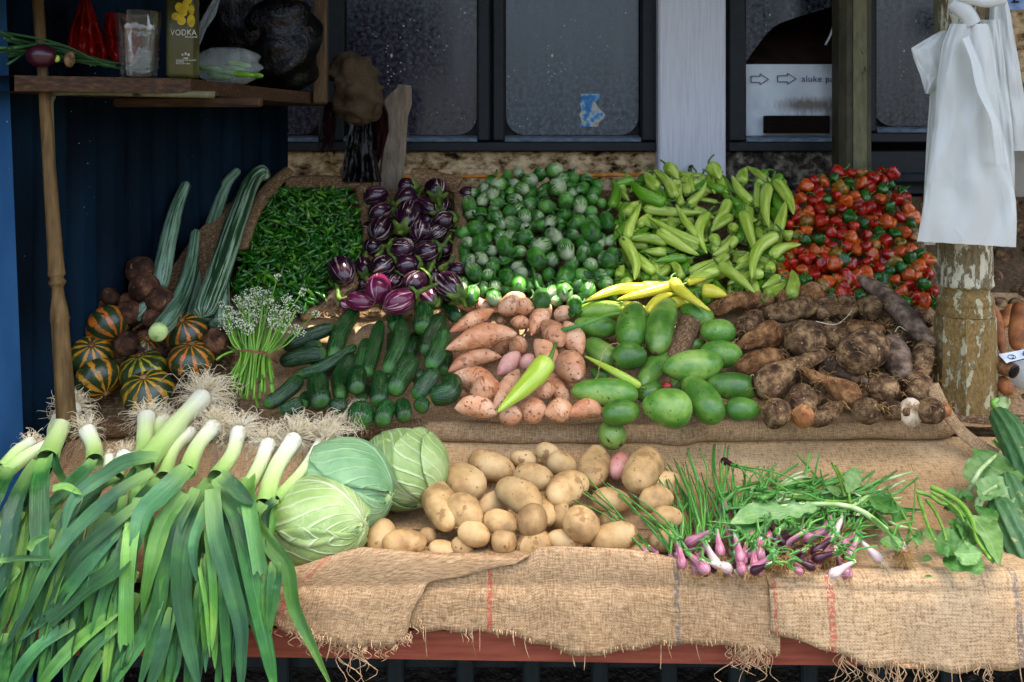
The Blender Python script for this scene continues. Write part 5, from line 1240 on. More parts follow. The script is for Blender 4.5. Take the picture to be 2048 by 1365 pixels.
# round green brinjals
TH = [(885, 140, 115), (785, 165, 95), (715, 210, 105), (600, 235, 80), (465, 290, 90), (610, 340, 95), (905, 255, 130), (815, 270, 80), (815, 315, 85), (830, 385, 110), (965, 345, 120), (1060, 375, 100), (720, 370, 110), (1075, 265, 85), (1010, 190, 85), (1155, 290, 90), (1140, 335, 90), (1205, 365, 75), (990, 250, 80), (660, 265, 95),
      (580, 295, 80), (505, 235, 100), (400, 340, 90), (490, 365, 90), (470, 415, 85), (380, 445, 100), (480, 460, 105), (575, 425, 95), (680, 455, 100), (595, 505, 110), (310, 440, 80), (300, 370, 100), (770, 455, 90), (800, 510, 95), (860, 490, 90), (950, 445, 95), (1030, 445, 75), (1040, 500, 110), (1130, 430, 100), (1085, 480, 75), (1240, 485, 105), (1150, 500, 100),
      (1130, 555, 130), (930, 525, 65), (690, 540, 90), (340, 535, 110), (265, 570, 100), (440, 550, 100), (510, 590, 100), (580, 590, 90), (680, 600, 115), (880, 590, 110), (1005, 580, 90), (370, 635, 110), (295, 640, 100), (445, 690, 90), (545, 655, 120), (800, 655, 120), (1080, 640, 110), (960, 680, 125), (1170, 680, 100), (1085, 710, 110), (1245, 750, 130), (760, 735, 130),
      (870, 750, 105), (640, 700, 100), (270, 690, 90), (300, 755, 100), (380, 740, 90), (550, 750, 95), (470, 770, 90), (1000, 780, 100), (1130, 790, 110), (330, 830, 110), (430, 860, 100), (460, 810, 100), (560, 870, 110), (650, 845, 95), (640, 800, 90), (965, 860, 130), (1070, 860, 110), (845, 850, 100), (1200, 860, 100), (1230, 910, 110), (480, 930, 95), (640, 915, 110), (700, 920, 90),
      (760, 900, 90), (320, 990, 110), (470, 1010, 110), (400, 950, 90), (560, 960, 80), (640, 960, 90), (950, 970, 120), (1060, 920, 110), (1110, 960, 115), (870, 970, 90), (790, 950, 75), (255, 920, 85), (1040, 1000, 80), (900, 1030, 85), (1020, 1060, 110), (820, 990, 90), (1290, 700, 80), (1270, 620, 80), (1200, 620, 85), (1260, 840, 80), (725, 300, 90), (400, 270, 90), (330, 300, 85), (450, 220, 80), (560, 190, 80), (640, 160, 80), (950, 190, 90), (1100, 200, 80), (1180, 240, 80), (1000, 300, 90), (650, 400, 90), (740, 640, 90), (420, 600, 90), (520, 500, 90)]
def thai(c, w, L, reg=True, det=True):
    th = rnd.uniform(0, 6.28); tilt = rnd.uniform(.2, 1.0)
    dx, dy = math.cos(th) * w * .48, math.sin(th) * w * .48
    lay = rnd.uniform(-.4, .4) * tilt
    face = rnd.random() < .4                       # blossom end towards the viewer
    e = ([(c[0] - dx, c[1] - dy, -.3 if face else .15), (c[0] + dx, c[1] + dy, .6 if face else -.15)], w, L)
    o, P2, rw = fruit('round_brinjal', R6, e, M['thai'], 'round', 'round green brinjal', n=14, m=16, amp=.03, base=.5, dh=.03)
    d = (V(P2[0]) - V(P2[3])).normalized(); cc = V(P2[0]); a = np.linspace(0, 2 * np.pi, 20, endpoint=False); lob = .5 + .5 * np.cos(a * 4)
    T, N, B = frames(np.array([list(cc), list(cc - d * .01)]))
    G = [[list(cc + d * .005)] * 20]
    for R_, back, lb in ((.12, -.03, 0), (.26, .0, 0), (.42, .11, .25), (.54, .24, .6)):
        G.append([list(cc - d * rw * (back * (1 - lb * .5 + lb * lob[j])) + d * .0022 + (V(N[0]) * math.sin(a[j]) + V(B[0]) * math.cos(a[j])) * rw * R_ * (1 - lb * .7 * (1 - lob[j]))) for j in range(20)])
    MB().grid(np.array(G), wrap=True).build('calyx', M['gcalyx'], o)
    if rnd.random() < .75:
        sd = V((rnd.uniform(-1, 1), rnd.uniform(-.8, .1), rnd.uniform(-.4, .9))) * .7
        L_ = rnd.uniform(.02, .045)
        MB().tube([cc - d * .002, cc + d * L_ * .4, cc + (d + sd * .5).normalized() * L_ * .75, cc + (d + sd).normalized() * L_], .0042, m=6, n=8, r1=.0026).build('stalk', M['gcalyx'], o)
    return o
for (x, y, w) in TH:
    thai((x, y), w, 1.3 + (w - 100) * .012 + rnd.uniform(-.25, .25))
for k in range(34):
    x, y = rnd.uniform(280, 1270), rnd.uniform(200, 1000)
    if y < 300 and not 450 < x < 1200: continue
    thai((x, y), rnd.uniform(85, 105), .2)
# one large calyx and stalk standing at the foot of the heap
o, P2, rw = fruit('round_brinjal', R6, ([(790, 960), (800, 1080)], 130, 2), M['gcalyx'], 'egg', '', n=14, m=16)
REG.pop(); tag(o, 'brinjal with a large pale calyx and long upright stalk above the sweet potatoes', 'brinjal')
stalk_tip = hit(*R6(735, 800), .08)
MB().tube([V(P2[0]), hit(*R6(765, 930), .075), stalk_tip], .007, m=8, n=12, r1=.004).build('stalk', M['gcalyx'], o)

# banana peppers
BP = [(R6, [(1270, 390), (1290, 290), (1275, 205)], 78, 1.6), (R6, [(1345, 280), (1330, 215)], 65, 1), (R6, [(1640, 365), (1500, 290), (1405, 215)], 95, 2.4), (R6, [(1330, 270), (1395, 350)], 60, 1), (R6, [(1585, 270), (1500, 150)], 88, 1.5), (R6, [(1705, 325), (1560, 135)], 82, 1.8), (R6, [(1650, 105), (1725, 200)], 92, 1.6), (R6, [(1740, 165), (1910, 170)], 52, 1), (R6, [(1600, 290), (1625, 360)], 60, 1.6),
      (R6, [(1690, 225), (1860, 230)], 48, 1), (R6, [(1950, 105), (2010, 200)], 100, 2), (R6, [(1370, 450), (1480, 350)], 92, 1.8), (R6, [(1310, 600), (1375, 480)], 85, 1.7), (R6, [(1380, 600), (1420, 490), (1475, 365)], 75, 2.4), (R6, [(1490, 400), (1700, 400), (1930, 430)], 75, 1.8), (R6, [(1930, 430), (1905, 560), (1925, 710)], 78, 2.2), (R6, [(1880, 640), (1520, 455)], 72, 2.2),
      (R6, [(1870, 600), (1770, 490), (1710, 370)], 60, 2.3), (R6, [(1590, 550), (1870, 720)], 85, 2.4), (R6, [(1660, 635), (1370, 610)], 78, 1.9), (R6, [(1345, 600), (1400, 760), (1430, 890)], 88, 2.2), (R6, [(1650, 700), (1500, 690)], 72, 1.6), (R6, [(1570, 840), (1420, 680)], 78, 2.0), (R6, [(1790, 740), (1560, 765)], 66, 1.9), (R6, [(1420, 600), (1540, 520)], 55, 1.2), (R6, [(1470, 470), (1590, 540)], 62, 1.5),
      (R6, [(1840, 490), (1590, 480)], 55, 1.4), (R6, [(1325, 870), (1350, 760)], 70, 1.6), (R6, [(1750, 880), (1660, 740)], 70, 1.6), (R6, [(1800, 900), (2050, 820)], 78, 2.0), (R6, [(1800, 840), (2045, 740)], 64, 1.7), (R6, [(1370, 930), (1410, 880)], 85, 1.6), (R6, [(1750, 380), (1750, 240)], 65, 1.2), (R6, [(1800, 390), (1910, 215)], 50, 1.3), (R6, [(1770, 780), (1790, 860)], 75, 1), (R6, [(1560, 800), (1750, 800)], 55, 1.0), (R6, [(1640, 500), (1560, 600)], 60, .6), (R6, [(1420, 960), (1640, 900)], 75, 1.4),
      (R7, [(450, 310), (335, 150)], 64, 1.8), (R7, [(390, 195), (420, 105)], 75, 1.4), (R7, [(555, 195), (415, 95)], 55, 1.6), (R7, [(480, 340), (480, 180)], 55, 1.7), (R7, [(545, 205), (530, 330), (550, 455)], 72, 2.2), (R7, [(590, 180), (640, 280), (695, 380)], 78, 2.2), (R7, [(600, 480), (650, 300)], 70, 2.2), (R7, [(310, 300), (220, 440)], 70, 1.8), (R7, [(330, 390), (210, 480)], 66, 2.0), (R7, [(340, 450), (345, 480)], 72, 2.0), (R7, [(400, 370), (450, 440), (490, 640)], 80, 2.3), (R7, [(600, 500), (520, 610), (450, 760)], 78, 2.5),
      (R7, [(570, 630), (640, 590), (740, 555)], 68, 2.3), (R7, [(560, 710), (570, 650)], 66, 2.0), (R7, [(680, 860), (685, 705)], 85, 2.2), (R7, [(355, 520), (220, 620)], 68, 2.2), (R7, [(260, 670), (470, 840)], 74, 2.5), (R7, [(380, 680), (430, 600)], 75, 1.6), (R7, [(135, 590), (-10, 500)], 66, 1.9), (R7, [(310, 615), (90, 730)], 58, 2.2), (R7, [(285, 700), (50, 770)], 68, 2.0), (R7, [(450, 650), (340, 710)], 45, 2.0), (R7, [(500, 720), (460, 750)], 72, 2.0), (R7, [(610, 745), (510, 810)], 58, 1.6), (R7, [(530, 850), (650, 780)], 74, 1.9), (R7, [(480, 870), (480, 770)], 66, 1.5),
      (R7, [(20, 140), (170, 145)], 45, 1), (R7, [(80, 320), (185, 185)], 42, 1.6), (R7, [(200, 150), (235, 260)], 50, 1.2), (R7, [(250, 310), (110, 290)], 36, 1), (R7, [(500, 440), (420, 380)], 50, 1), (R7, [(690, 510), (630, 480)], 78, 1.9), (R7, [(215, 510), (250, 570)], 72, 1.0), (R7, [(20, 210), (30, 310)], 52, 1.2), (R7, [(500, 530), (480, 450)], 60, .9), (R7, [(640, 600), (560, 560)], 60, .8), (R7, [(370, 810), (420, 740)], 60, .9), (R7, [(640, 430), (560, 480)], 55, .7), (R7, [(130, 250), (180, 170)], 40, .8)]
def pepper(cv, pts, w, L, mat, heap, seg=16):
    o, P2, rw = fruit('banana_pepper', cv, (pts, w, L), mat, 'banana', heap, n=seg, m=12, amp=.12, freq=24, bend=rnd.uniform(-.09, .09), dh=.028, flat=.92)
    L_ = rnd.uniform(.018, .034)
    if rnd.random() < .85: stalk(o, P2, .0026, M['stem'], L_, 1.0)
    return o
for i, (cv, pts, w, L) in enumerate(BP):
    dk = i in (2, 8, 12) or rnd.random() < .1
    pepper(cv, pts, w, L, M['dgreenpep'] if dk else M['banana'], 'deeper green banana pepper' if dk else 'pale green banana pepper')
for pts, w, L in [([(1525, 945), (1300, 945), (1085, 1035)], 82, 2.4), ([(1720, 920), (1520, 980), (1310, 1025)], 82, 2.2), ([(1690, 890), (1790, 960), (1950, 1100)], 88, 3.0), ([(1890, 960), (2060, 995)], 105, 2.6), ([(1520, 1120), (1610, 1040), (1700, 980)], 75, 2.6), ([(1350, 1045), (1530, 1085)], 58, 1.8), ([(1670, 1045), (1850, 1020)], 78, 2), ([(1480, 940), (1650, 915)], 85, 2.0), ([(1790, 910), (1920, 880)], 55, 2.4)]:
    pepper(R6, pts, w, L, M['yellowpep'], 'yellow banana pepper', 20)
for k in range(170):
    x, y = rnd.uniform(1228, 1572), rnd.uniform(362, 590); th = rnd.uniform(0, 6.28)
    pepper(ID, [(x - 24 * math.cos(th), y - 24 * math.sin(th)), (x + 24 * math.cos(th), y + 24 * math.sin(th))], 21, rnd.uniform(.3, 1.3), M['banana'] if rnd.random() < .6 else M['dgreenpep'], 'half buried banana pepper', 12)

# bonnet peppers and small chilies: a few bodies copied many times
def inside(x, y, poly):
    r = False; j = len(poly) - 1
    for i in range(len(poly)):
        (xi, yi), (xj, yj) = poly[i], poly[j]
        if (yi > y) != (yj > y) and x < (xj - xi) * (y - yi) / (yj - yi) + xi: r = not r
        j = i
    return r
def scatter(poly, n, dmin, tries=6000):
    xs = [p[0] for p in poly]; ys = [p[1] for p in poly]; out = []
    for _ in range(tries):
        x, y = rnd.uniform(min(xs), max(xs)), rnd.uniform(min(ys), max(ys))
        if inside(x, y, poly) and all((x - a) ** 2 + (y - b) ** 2 > dmin ** 2 for a, b in out): out.append((x, y))
        if len(out) >= n: break
    return out
habs = []
for k in range(6):
    mb = MB(); s_ = rnd.uniform(0, 9); nl = rnd.choice((3, 4))
    body(mb, [V((0, 0, .020)), V((0, 0, -.022))], .043, interp([(0, 0), (.02, .5), (.08, .85), (.25, 1), (.5, .96), (.75, .7), (.92, .42), (1, 0)]), n=14, m=20, amp=.34, freq=50, amp2=.08, freq2=120, seed=s_, up=(1, 0, 0), mod=lambda t, a: 1 + .11 * np.cos(a * nl + s_) * np.sin(np.pi * np.minimum(t * 1.2, 1)) + .05 * np.sin(a * 7 + t * 9))
    o = mb.build('bonnet_pepper', M['hab0'], local=True)
    st = MB().tube([V((0, 0, .017)), V((.002, 0, .028)), V((rnd.uniform(-.012, .012), .004, .038))], .0024, m=5, n=7, r1=.0014).build('stalk', M['stem'], o, local=True)
    habs.append((o, st))
HP = [(1590, 385), (1640, 348), (1790, 345), (1812, 400), (1835, 485), (1868, 545), (1878, 612), (1835, 612), (1700, 592), (1590, 596), (1575, 560), (1556, 540), (1580, 500), (1575, 440)]
pts = [(p, 1.2) for p in scatter(HP, 262, 18.5, 20000)] + [(p, .3) for p in scatter(HP, 60, 34)]
NC = ['red wrinkled bonnet pepper heaped beside the pale green banana peppers', 'orange wrinkled bonnet pepper in the heap of red ones', 'dark green wrinkled bonnet pepper in the heap of red ones', 'half ripe green and orange bonnet pepper in the heap of red ones']
def copy_tree(o, parent=None):
    c = o.copy(); COL.objects.link(c)
    if parent: c.parent = parent
    for ch in o.children: copy_tree(ch, c)
    return c
used = set()
for k, (p, L) in enumerate(pts):
    b = k % len(habs); o, st = habs[b]
    if b in used: o = copy_tree(o)
    used.add(b)
    r = rnd.random()
    right = max(0, (p[0] - 1700) / 200) * .22 + max(0, (p[1] - 480) / 130) * .1
    ci = 0 if r < .58 - right else 1 if r < .80 - right * .6 else 2 if r < .92 - right * .2 else 3
    o.material_slots[0].link = 'OBJECT'; o.material_slots[0].material = M['hab%d' % ci]
    sc = rnd.uniform(.62, .94) if L > 1 else rnd.uniform(1.0, 1.25)
    o.location = hit(p[0], p[1], .018 + L * .024 + rnd.uniform(-.008, .01)); o.scale = (sc, sc, sc * rnd.uniform(.85, 1.2))
    ax = V((rnd.uniform(-1, 1), rnd.uniform(-1, .7), rnd.uniform(-.7, 1))).normalized()
    o.rotation_euler = (ax.to_track_quat('Z', 'Y') @ Euler((0, 0, rnd.uniform(0, 6))).to_quaternion()).to_euler()
    tag(o, NC[ci], 'pepper', 'wrinkled bonnet peppers, ' + ('red', 'orange', 'green', 'half ripe')[ci])
chs = []
for k in range(6):
    mb = MB(); L = .017; bx = rnd.uniform(.002, .007)
    body(mb, [V((-L, 0, 0)), V((0, bx, .001)), V((L, 0, 0))], .0098, 'banana', n=9, m=8, amp=.1, freq=60, seed=k, up=(0, 0, 1))
    mb.tube([V((-L * .95, 0, 0)), V((-L * 1.3, -.002, .001)), V((-L * 1.6, -.001, .004))], .0013, m=4, n=4, mat=1)
    chs.append(mb.build('green_chili', [M['chili0'], M['stem']], local=True))
CP = [(528, 398), (560, 378), (700, 378), (716, 430), (724, 490), (716, 535), (660, 575), (640, 600), (600, 625), (500, 632), (470, 585), (478, 530), (505, 450)]
cp = scatter(CP, 300, 9.0, 20000); cp.sort(key=lambda p: -p[1])
for k, p in enumerate(cp):
    o = chs[k % 6]
    if k >= 6: o = o.copy(); COL.objects.link(o)
    lt = rnd.random() < .22
    o.material_slots[0].link = 'OBJECT'; o.material_slots[0].material = M['chili1' if lt else 'chili0']
    sc = rnd.uniform(.85, 1.3); o.scale = (sc, sc, sc); o.location = hit(p[0], p[1], .044 + rnd.uniform(-.004, .008))
    d = V((rnd.uniform(-1, 1), rnd.uniform(-.8, .8), rnd.uniform(-.6, .6))).normalized()
    o.rotation_euler = d.to_track_quat('X', 'Z').to_euler()
    tag(o, ('light green' if lt else 'dark green') + ' small chili in the glossy heap inside the folded sack', 'chili', 'small ' + ('light' if lt else 'dark') + ' green chilies')
mb = MB()
for k in range(900):
    while True:
        x, y = rnd.uniform(465, 730), rnd.uniform(376, 634)
        if inside(x, y, CP): break
    c = hit(x, y, .034 + rnd.uniform(-.012, .01)); d = V((rnd.uniform(-1, 1), rnd.uniform(-1, 1), rnd.uniform(-.7, .7))).normalized() * .018
    n_ = V((rnd.uniform(-1, 1), rnd.uniform(-1, 1), rnd.uniform(-1, 1))) * .004
    P = catmull([c - d, c + n_, c + d], 7)
    mb.sweep(P, np.array([.0006, .0042, .005, .0048, .004, .0025, .0004]) * rnd.uniform(.85, 1.2), 6, mat=int(rnd.random() < .2))
tag(mb.build('chili_heap', [M['chili0'], M['chili1']]), 'heap of small green chilies under the topmost ones', 'chilies', kind='stuff')

# melons, root vegetables and gourds in the dark corner
CPR = [(1.95, .80), (2.10, .84), (2.16, .93), (2.3, 1.09), (2.42, 1.23), (2.55, 1.36), (2.9, 1.50), (3.1, 1.52)]
for (c, w, h, ax, L, nm) in [((590, 690), 245, 225, (.65, -.4, -.5), 1.2, 'melon with an orange flank, uppermost beside the blue wall'), ((500, 850), 235, 190, (.2, -.5, .6), 1, 'melon with pale yellow stripes against the turned post'), ((530, 985), 260, 215, (.7, -.5, -.6), 1.8, 'melon with orange stripes and stalk stub below the yellow striped one'), ((780, 930), 270, 190, (-.1, -.35, .8), 1.2, 'melon with yellow stripes in the middle of the melon pile'), ((805, 1045), 280, 210, (0, -.45, .7), 1.8, 'melon with a scarred rind lowest in the melon pile'), ((1015, 725), 225, 195, (0, -.55, .75), 1.4, 'melon with neat orange ribs below the cut gourd end'), ((1040, 870), 250, 190, (.1, -.3, .8), 1.8, 'melon half hidden by the tall leek roots'), ((790, 810), 170, 150, (.3, -.4, .6), .6, 'melon tucked in shadow behind the middle ones')]:
    q = R4a(*c); ctr = hit(q[0], q[1], .02 + L * .03, CPR); k = ctr.y / F / 2.73
    d = V(ax).normalized(); mb = MB(); s_ = rnd.uniform(0, 9)
    P2 = body(mb, [ctr - d * h * k * .47, ctr + d * h * k * .47], w * k, 'round', n=24, m=40, amp=.04, freq=8, seed=s_, up=(1, 0, 0), mod=lambda t, a: 1 + .018 * np.cos(a * 10))
    o = mb.build('striped_melon', M['melon']); tag(o, 'green ' + nm, 'melon', 'striped melons')
    MB().tube([V(P2[-1]) - d * .003, V(P2[-1]) + d * .006], .006, m=8, r1=.0075).build('stalk_stub', M['otaro'], o)
for i, (x, y, w, L) in enumerate([(765, 385, 165, 1), (790, 485, 185, 1.4), (595, 530, 125, 1), (870, 550, 150, 1.2), (705, 620, 150, 1.2), (690, 790, 140, 2.4), (830, 650, 125, 1.2), (1188, 770, 160, 1.4), (800, 770, 130, .6), (880, 850, 100, .8), (545, 580, 110, .6), (700, 560, 110, .6), (790, 590, 80, 1.0)]):
    a = rnd.uniform(0, 6.28)
    o, P2, rw = fruit('dusty_beetroot', R4a, ([(x - w * .48 * math.cos(a), y - w * .4 * math.sin(a)), (x + w * .48 * math.cos(a), y + w * .4 * math.sin(a))], w * .95, L), M['beet'], 'potato', 'dusty brown beetroot', n=16, m=18, amp=.12, freq=14, amp2=.04, prof_surf=CPR)
    if i in (1, 5, 6): stalk(o, P2, .003, M['beet'], .025, .6, 'tail_root')
def gourd(pts, w, mat, L, label, end=None, taper=.6, Ys=None):
    if Ys: P = [at(p[0], p[1], y) for p, y in zip(pts, Ys)]
    else: P = [hit(p[0], p[1], .03 + L * .03, CPR) for p in pts]
    rw = w / F * P[-1].y; mb = MB()
    P2 = body(mb, P, rw, interp([(0, 0), (.005, .3), (.03, .55), (.25, .72), (.6, .95), (.85, 1), (.96, .95), (.992, .8), (1, .0)]), n=44, m=18, amp=.07, freq=20, up=(0, -1, .3))
    o = mb.build('snake_gourd', mat); tag(o, label, 'gourd')
    if end:
        d = (V(P2[-1]) - V(P2[-6])).normalized()
        MB().sweep([V(P2[-1]) - d * .016, V(P2[-1]) - d * .004, V(P2[-1]) + d * .002, V(P2[-1]) + d * .003], [rw * .46, rw * .45, rw * .36, .0005], 16).build('cut_end', M['gourdend'], o)
    return o
gourd([(374, 364), (352, 420), (335, 490), (318, 578)], 36, M['psnake'], 1, 'pale snake gourd standing farthest from the chilies against the dark wall', Ys=[2.52, 2.48, 2.42, 2.36])
gourd([(478, 338), (452, 370), (428, 440), (400, 545), (372, 640)], 36, M['psnake'], .6, 'pale snake gourd half hidden behind the longest gourd', Ys=[2.74, 2.72, 2.64, 2.5, 2.34])
gourd([(392, 460), (378, 550), (350, 620), (314, 668)], 41, M['psnake'], 2.2, 'pale snake gourd with a cut green end above the melons', end=True, Ys=[2.52, 2.42, 2.29, 2.14])
gourd([(447, 520), (441, 580), (436, 655)], 40, M['psnake'], 1, 'short pale snake gourd behind the chive flowers', Ys=[2.46, 2.38, 2.28])
gourd([(532, 360), (522, 344), (500, 370), (470, 450), (440, 540), (405, 636)], 52, M['snake'], 1.4, 'longest snake gourd with dark wavy stripes beside the chili sack', Ys=[2.84, 2.83, 2.78, 2.6, 2.42, 2.26])
gourd([(300, 602), (285, 618), (270, 640)], 26, M['psnake'], .4, 'pale gourd tip showing between the beetroots', Ys=[2.30, 2.29, 2.28])
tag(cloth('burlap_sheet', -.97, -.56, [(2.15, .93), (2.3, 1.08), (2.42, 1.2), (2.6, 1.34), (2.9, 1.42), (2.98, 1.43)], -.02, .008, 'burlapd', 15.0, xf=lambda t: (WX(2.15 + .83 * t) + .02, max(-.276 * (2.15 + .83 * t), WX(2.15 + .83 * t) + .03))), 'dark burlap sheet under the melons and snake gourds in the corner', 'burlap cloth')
# ---------------------------------------------------------------- leeks
def tuft(mb, c, d, R, n, L, seed=0, droop=.4, r=.0006, spread=1.1):
    rr = random.Random(seed)
    for k in range(n):
        v = V((rr.gauss(0, spread), rr.gauss(-.15, spread * .8), rr.gauss(0, spread))); v = (d * 1.1 + v).normalized()
        l = L * rr.uniform(.5, 1.15); w = V((rr.uniform(-1, 1), rr.uniform(-1, 1), rr.uniform(-1, 1)))
        p = c + V((v.x, v.y, v.z)) * R * .5 - d * R * .2
        q1 = p + v * l * .35 + w * l * .12; q2 = p + v * l * .75 + V((rr.uniform(-1, 1), rr.uniform(-1, 1), rr.uniform(-1, .6))) * l * .22 - V((0, 0, droop * l * .2))
        q3 = q2 + V((rr.uniform(-1, 1), rr.uniform(-1, .3), rr.uniform(-1, .7))) * l * .35 - V((0, 0, droop * l * .2))
        mb.tube([p, q1, q2, q3], r, m=3, n=9, r1=r * .5)
LK = [  # shaft root-end, bottom (R4 zoom), width, layer, root spread, n roots, label
    (R4, (317, 165), (205, 390), 88, 2.2, 1.0, 110, 'thick leek nearest the steel post, its root tuft touching the melons'),
    (R4, (378, 262), (412, 400), 74, 1.4, .8, 70, 'short bent leek just beside the thick one with a small root tuft'),
    (R4, (640, 205), (632, 380), 80, 1.6, .9, 110, 'upright leek in front of the bare burlap beside the tallest leek'),
    (R4, (890, 115), (630, 410), 96, 3.0, 1.5, 220, 'tallest leek with cut white tip and a huge root tuft over the melons'),
    (R4, (940, 240), (815, 450), 76, 2.4, 1.0, 130, 'curved leek between the tallest leek and the chive bunch'),
    (R4, (1045, 262), (945, 470), 72, 2.0, 1.1, 140, 'curved white tipped leek below the chive bunch'),
    (R5b, (312, 280), (185, 540), 76, 2.0, 1.0, 120, 'straight white tipped leek standing third from the cabbages'),
    (R5b, (432, 258), (285, 570), 84, 2.4, 1.2, 150, 'broad leek with torn outer skin second from the cabbages'),
    (R5b, (548, 272), (340, 540), 50, 1.6, 1.3, 180, 'thin leek touching the cabbages with roots reaching the cucumbers'),
    (R4, (140, 315), (10, 430), 56, 1.4, .5, 60, 'white leek tip lying lowest by the steel post with wispy roots'),
    (R4, (225, 325), (20, 450), 66, 1.0, .3, 20, 'leek shaft lying flat under the thick leek by the steel post'),
    (R4, (550, 370), (505, 480), 74, 1.0, .6, 60, 'leek with round white bulb end in the gap left of the tallest leek'),
    (R4, (252, 205), (232, 310), 46, 1.2, .3, 30, 'slim green leek tucked behind the thick leek'),
    (R4, (712, 218), (700, 320), 70, .8, .8, 90, 'leek root end half hidden behind the upright leek'),
    (R4, (840, 270), (715, 470), 66, 1.0, .3, 20, 'shaded leek lying underneath the tallest leek'),
    (R4, (478, 380), (440, 470), 50, .6, .3, 30, 'small leek bulb peeping out beside the round white one'),
]
leeks = []
PIL2 = PILE
for i, (cv, a, b, w, L, rs, nr, lab) in enumerate(LK):
    q0, q1 = cv(*a), cv(*b); s = cv(1, 0)[0] - cv(0, 0)[0]
    A, B = hit(q0[0], q0[1], .035 + L * .012, PILE), hit(q1[0], q1[1], .03 + L * .012, PILE)
    A = A + (A - at(1024, 270, 0)).normalized() * 0 if 1 else A
    rw = w * s / F * B.y
    e = empty('leek', A); tag(e, lab, 'leek')
    mid = (A + B) / 2 + V((rnd.uniform(-.012, .012), 0, rnd.uniform(-.004, .01)))
    mb = MB(); d = (A - B).normalized()
    body(mb, [A, mid, B], rw, interp([(0, 0), (.004, .45), (.02, .9), (.06, 1.06), (.12, 1.0), (.3, .92), (.8, .98), (.97, 1.08), (1, 1.0)]), n=26, m=18, amp=.04, freq=20)
    mb.build('shaft', M['leekshaft'], e)
    if nr:
        mb = MB(); tuft(mb, A, d, rw * .8, int(nr * 1.9), .047 * rs, i); mb.build('root_tuft', M['root'], e)
    leeks.append((e, A, B, rw, d))
# long extra roots of the thin leek, trailing over the cucumbers
mb = MB()
for k in range(60):
    q = [R5b(555 + rnd.uniform(-20, 30), 255 + rnd.uniform(-30, 20)), R5b(620 + rnd.uniform(-30, 30), 170 + rnd.uniform(-40, 60)), R5b(690 + rnd.uniform(-20, 60), 110 + rnd.uniform(-30, 120)), R5b(750 + rnd.uniform(-90, 10), 90 + rnd.uniform(-15, 170))]
    mb.tube([hit(p[0], p[1], .05 + rnd.uniform(0, .025), PILE if p[1] > 855 else PROF) for p in q], .0006, m=3, n=12, r1=.0003)
mb.build('long_root', M['root'], leeks[8][0])

def leaf(owner, cv, pts, w, L, light=False, blunt=0.0, fold=.35, roll=0.0, tw=0.0, name='leaf'):
    e = leeks[owner][0]
    q = [cv(*p[:2]) for p in pts]; s = cv(1, 0)[0] - cv(0, 0)[0]
    P3 = [hit(p[0], p[1], .03 + (L + (pts[i_][2] if len(pts[i_]) > 2 else 0)) * .013, PILE) for i_, p in enumerate(q)]
    n = 30; P = catmull(P3, n); t = np.linspace(0, 1, n)
    prof = np.interp(t, [0, .06, .3, .6, .85, .97, 1], [.75, .9, 1, .92, .62, .22, .04]) if not blunt else np.interp(t, [0, .1, .5, .97, 1], [.8, .95, 1, 1, .97])
    W = w * s / F * P[:, 1] * prof
    rl = roll + tw * np.sin(t * 2.6) + .12 * np.sin(t * 7 + L)
    W = W * .8
    mb = MB().ribbon(P, W, fold=fold * 1.2, roll=rl, cols=9)
    g_ = mb.v[-1].reshape(n, 9, 3); sd = rnd.uniform(0, 99)
    for i_ in range(n):
        for j_ in range(9):
            g_[i_, j_] += np.array(UPN) * (W[i_] * .07 * mn.noise(V((j_ * .8 + sd, i_ * .42, 0))))
    if blunt:
        for j_ in range(9): g_[-1, j_] += (P[-1] - P[-3]) * rnd.uniform(-.5, .5); g_[-2, j_] += (P[-1] - P[-3]) * rnd.uniform(-.2, .2)
    return mb.build(name, M['leekleaf2' if light else 'leekleaf'], e)
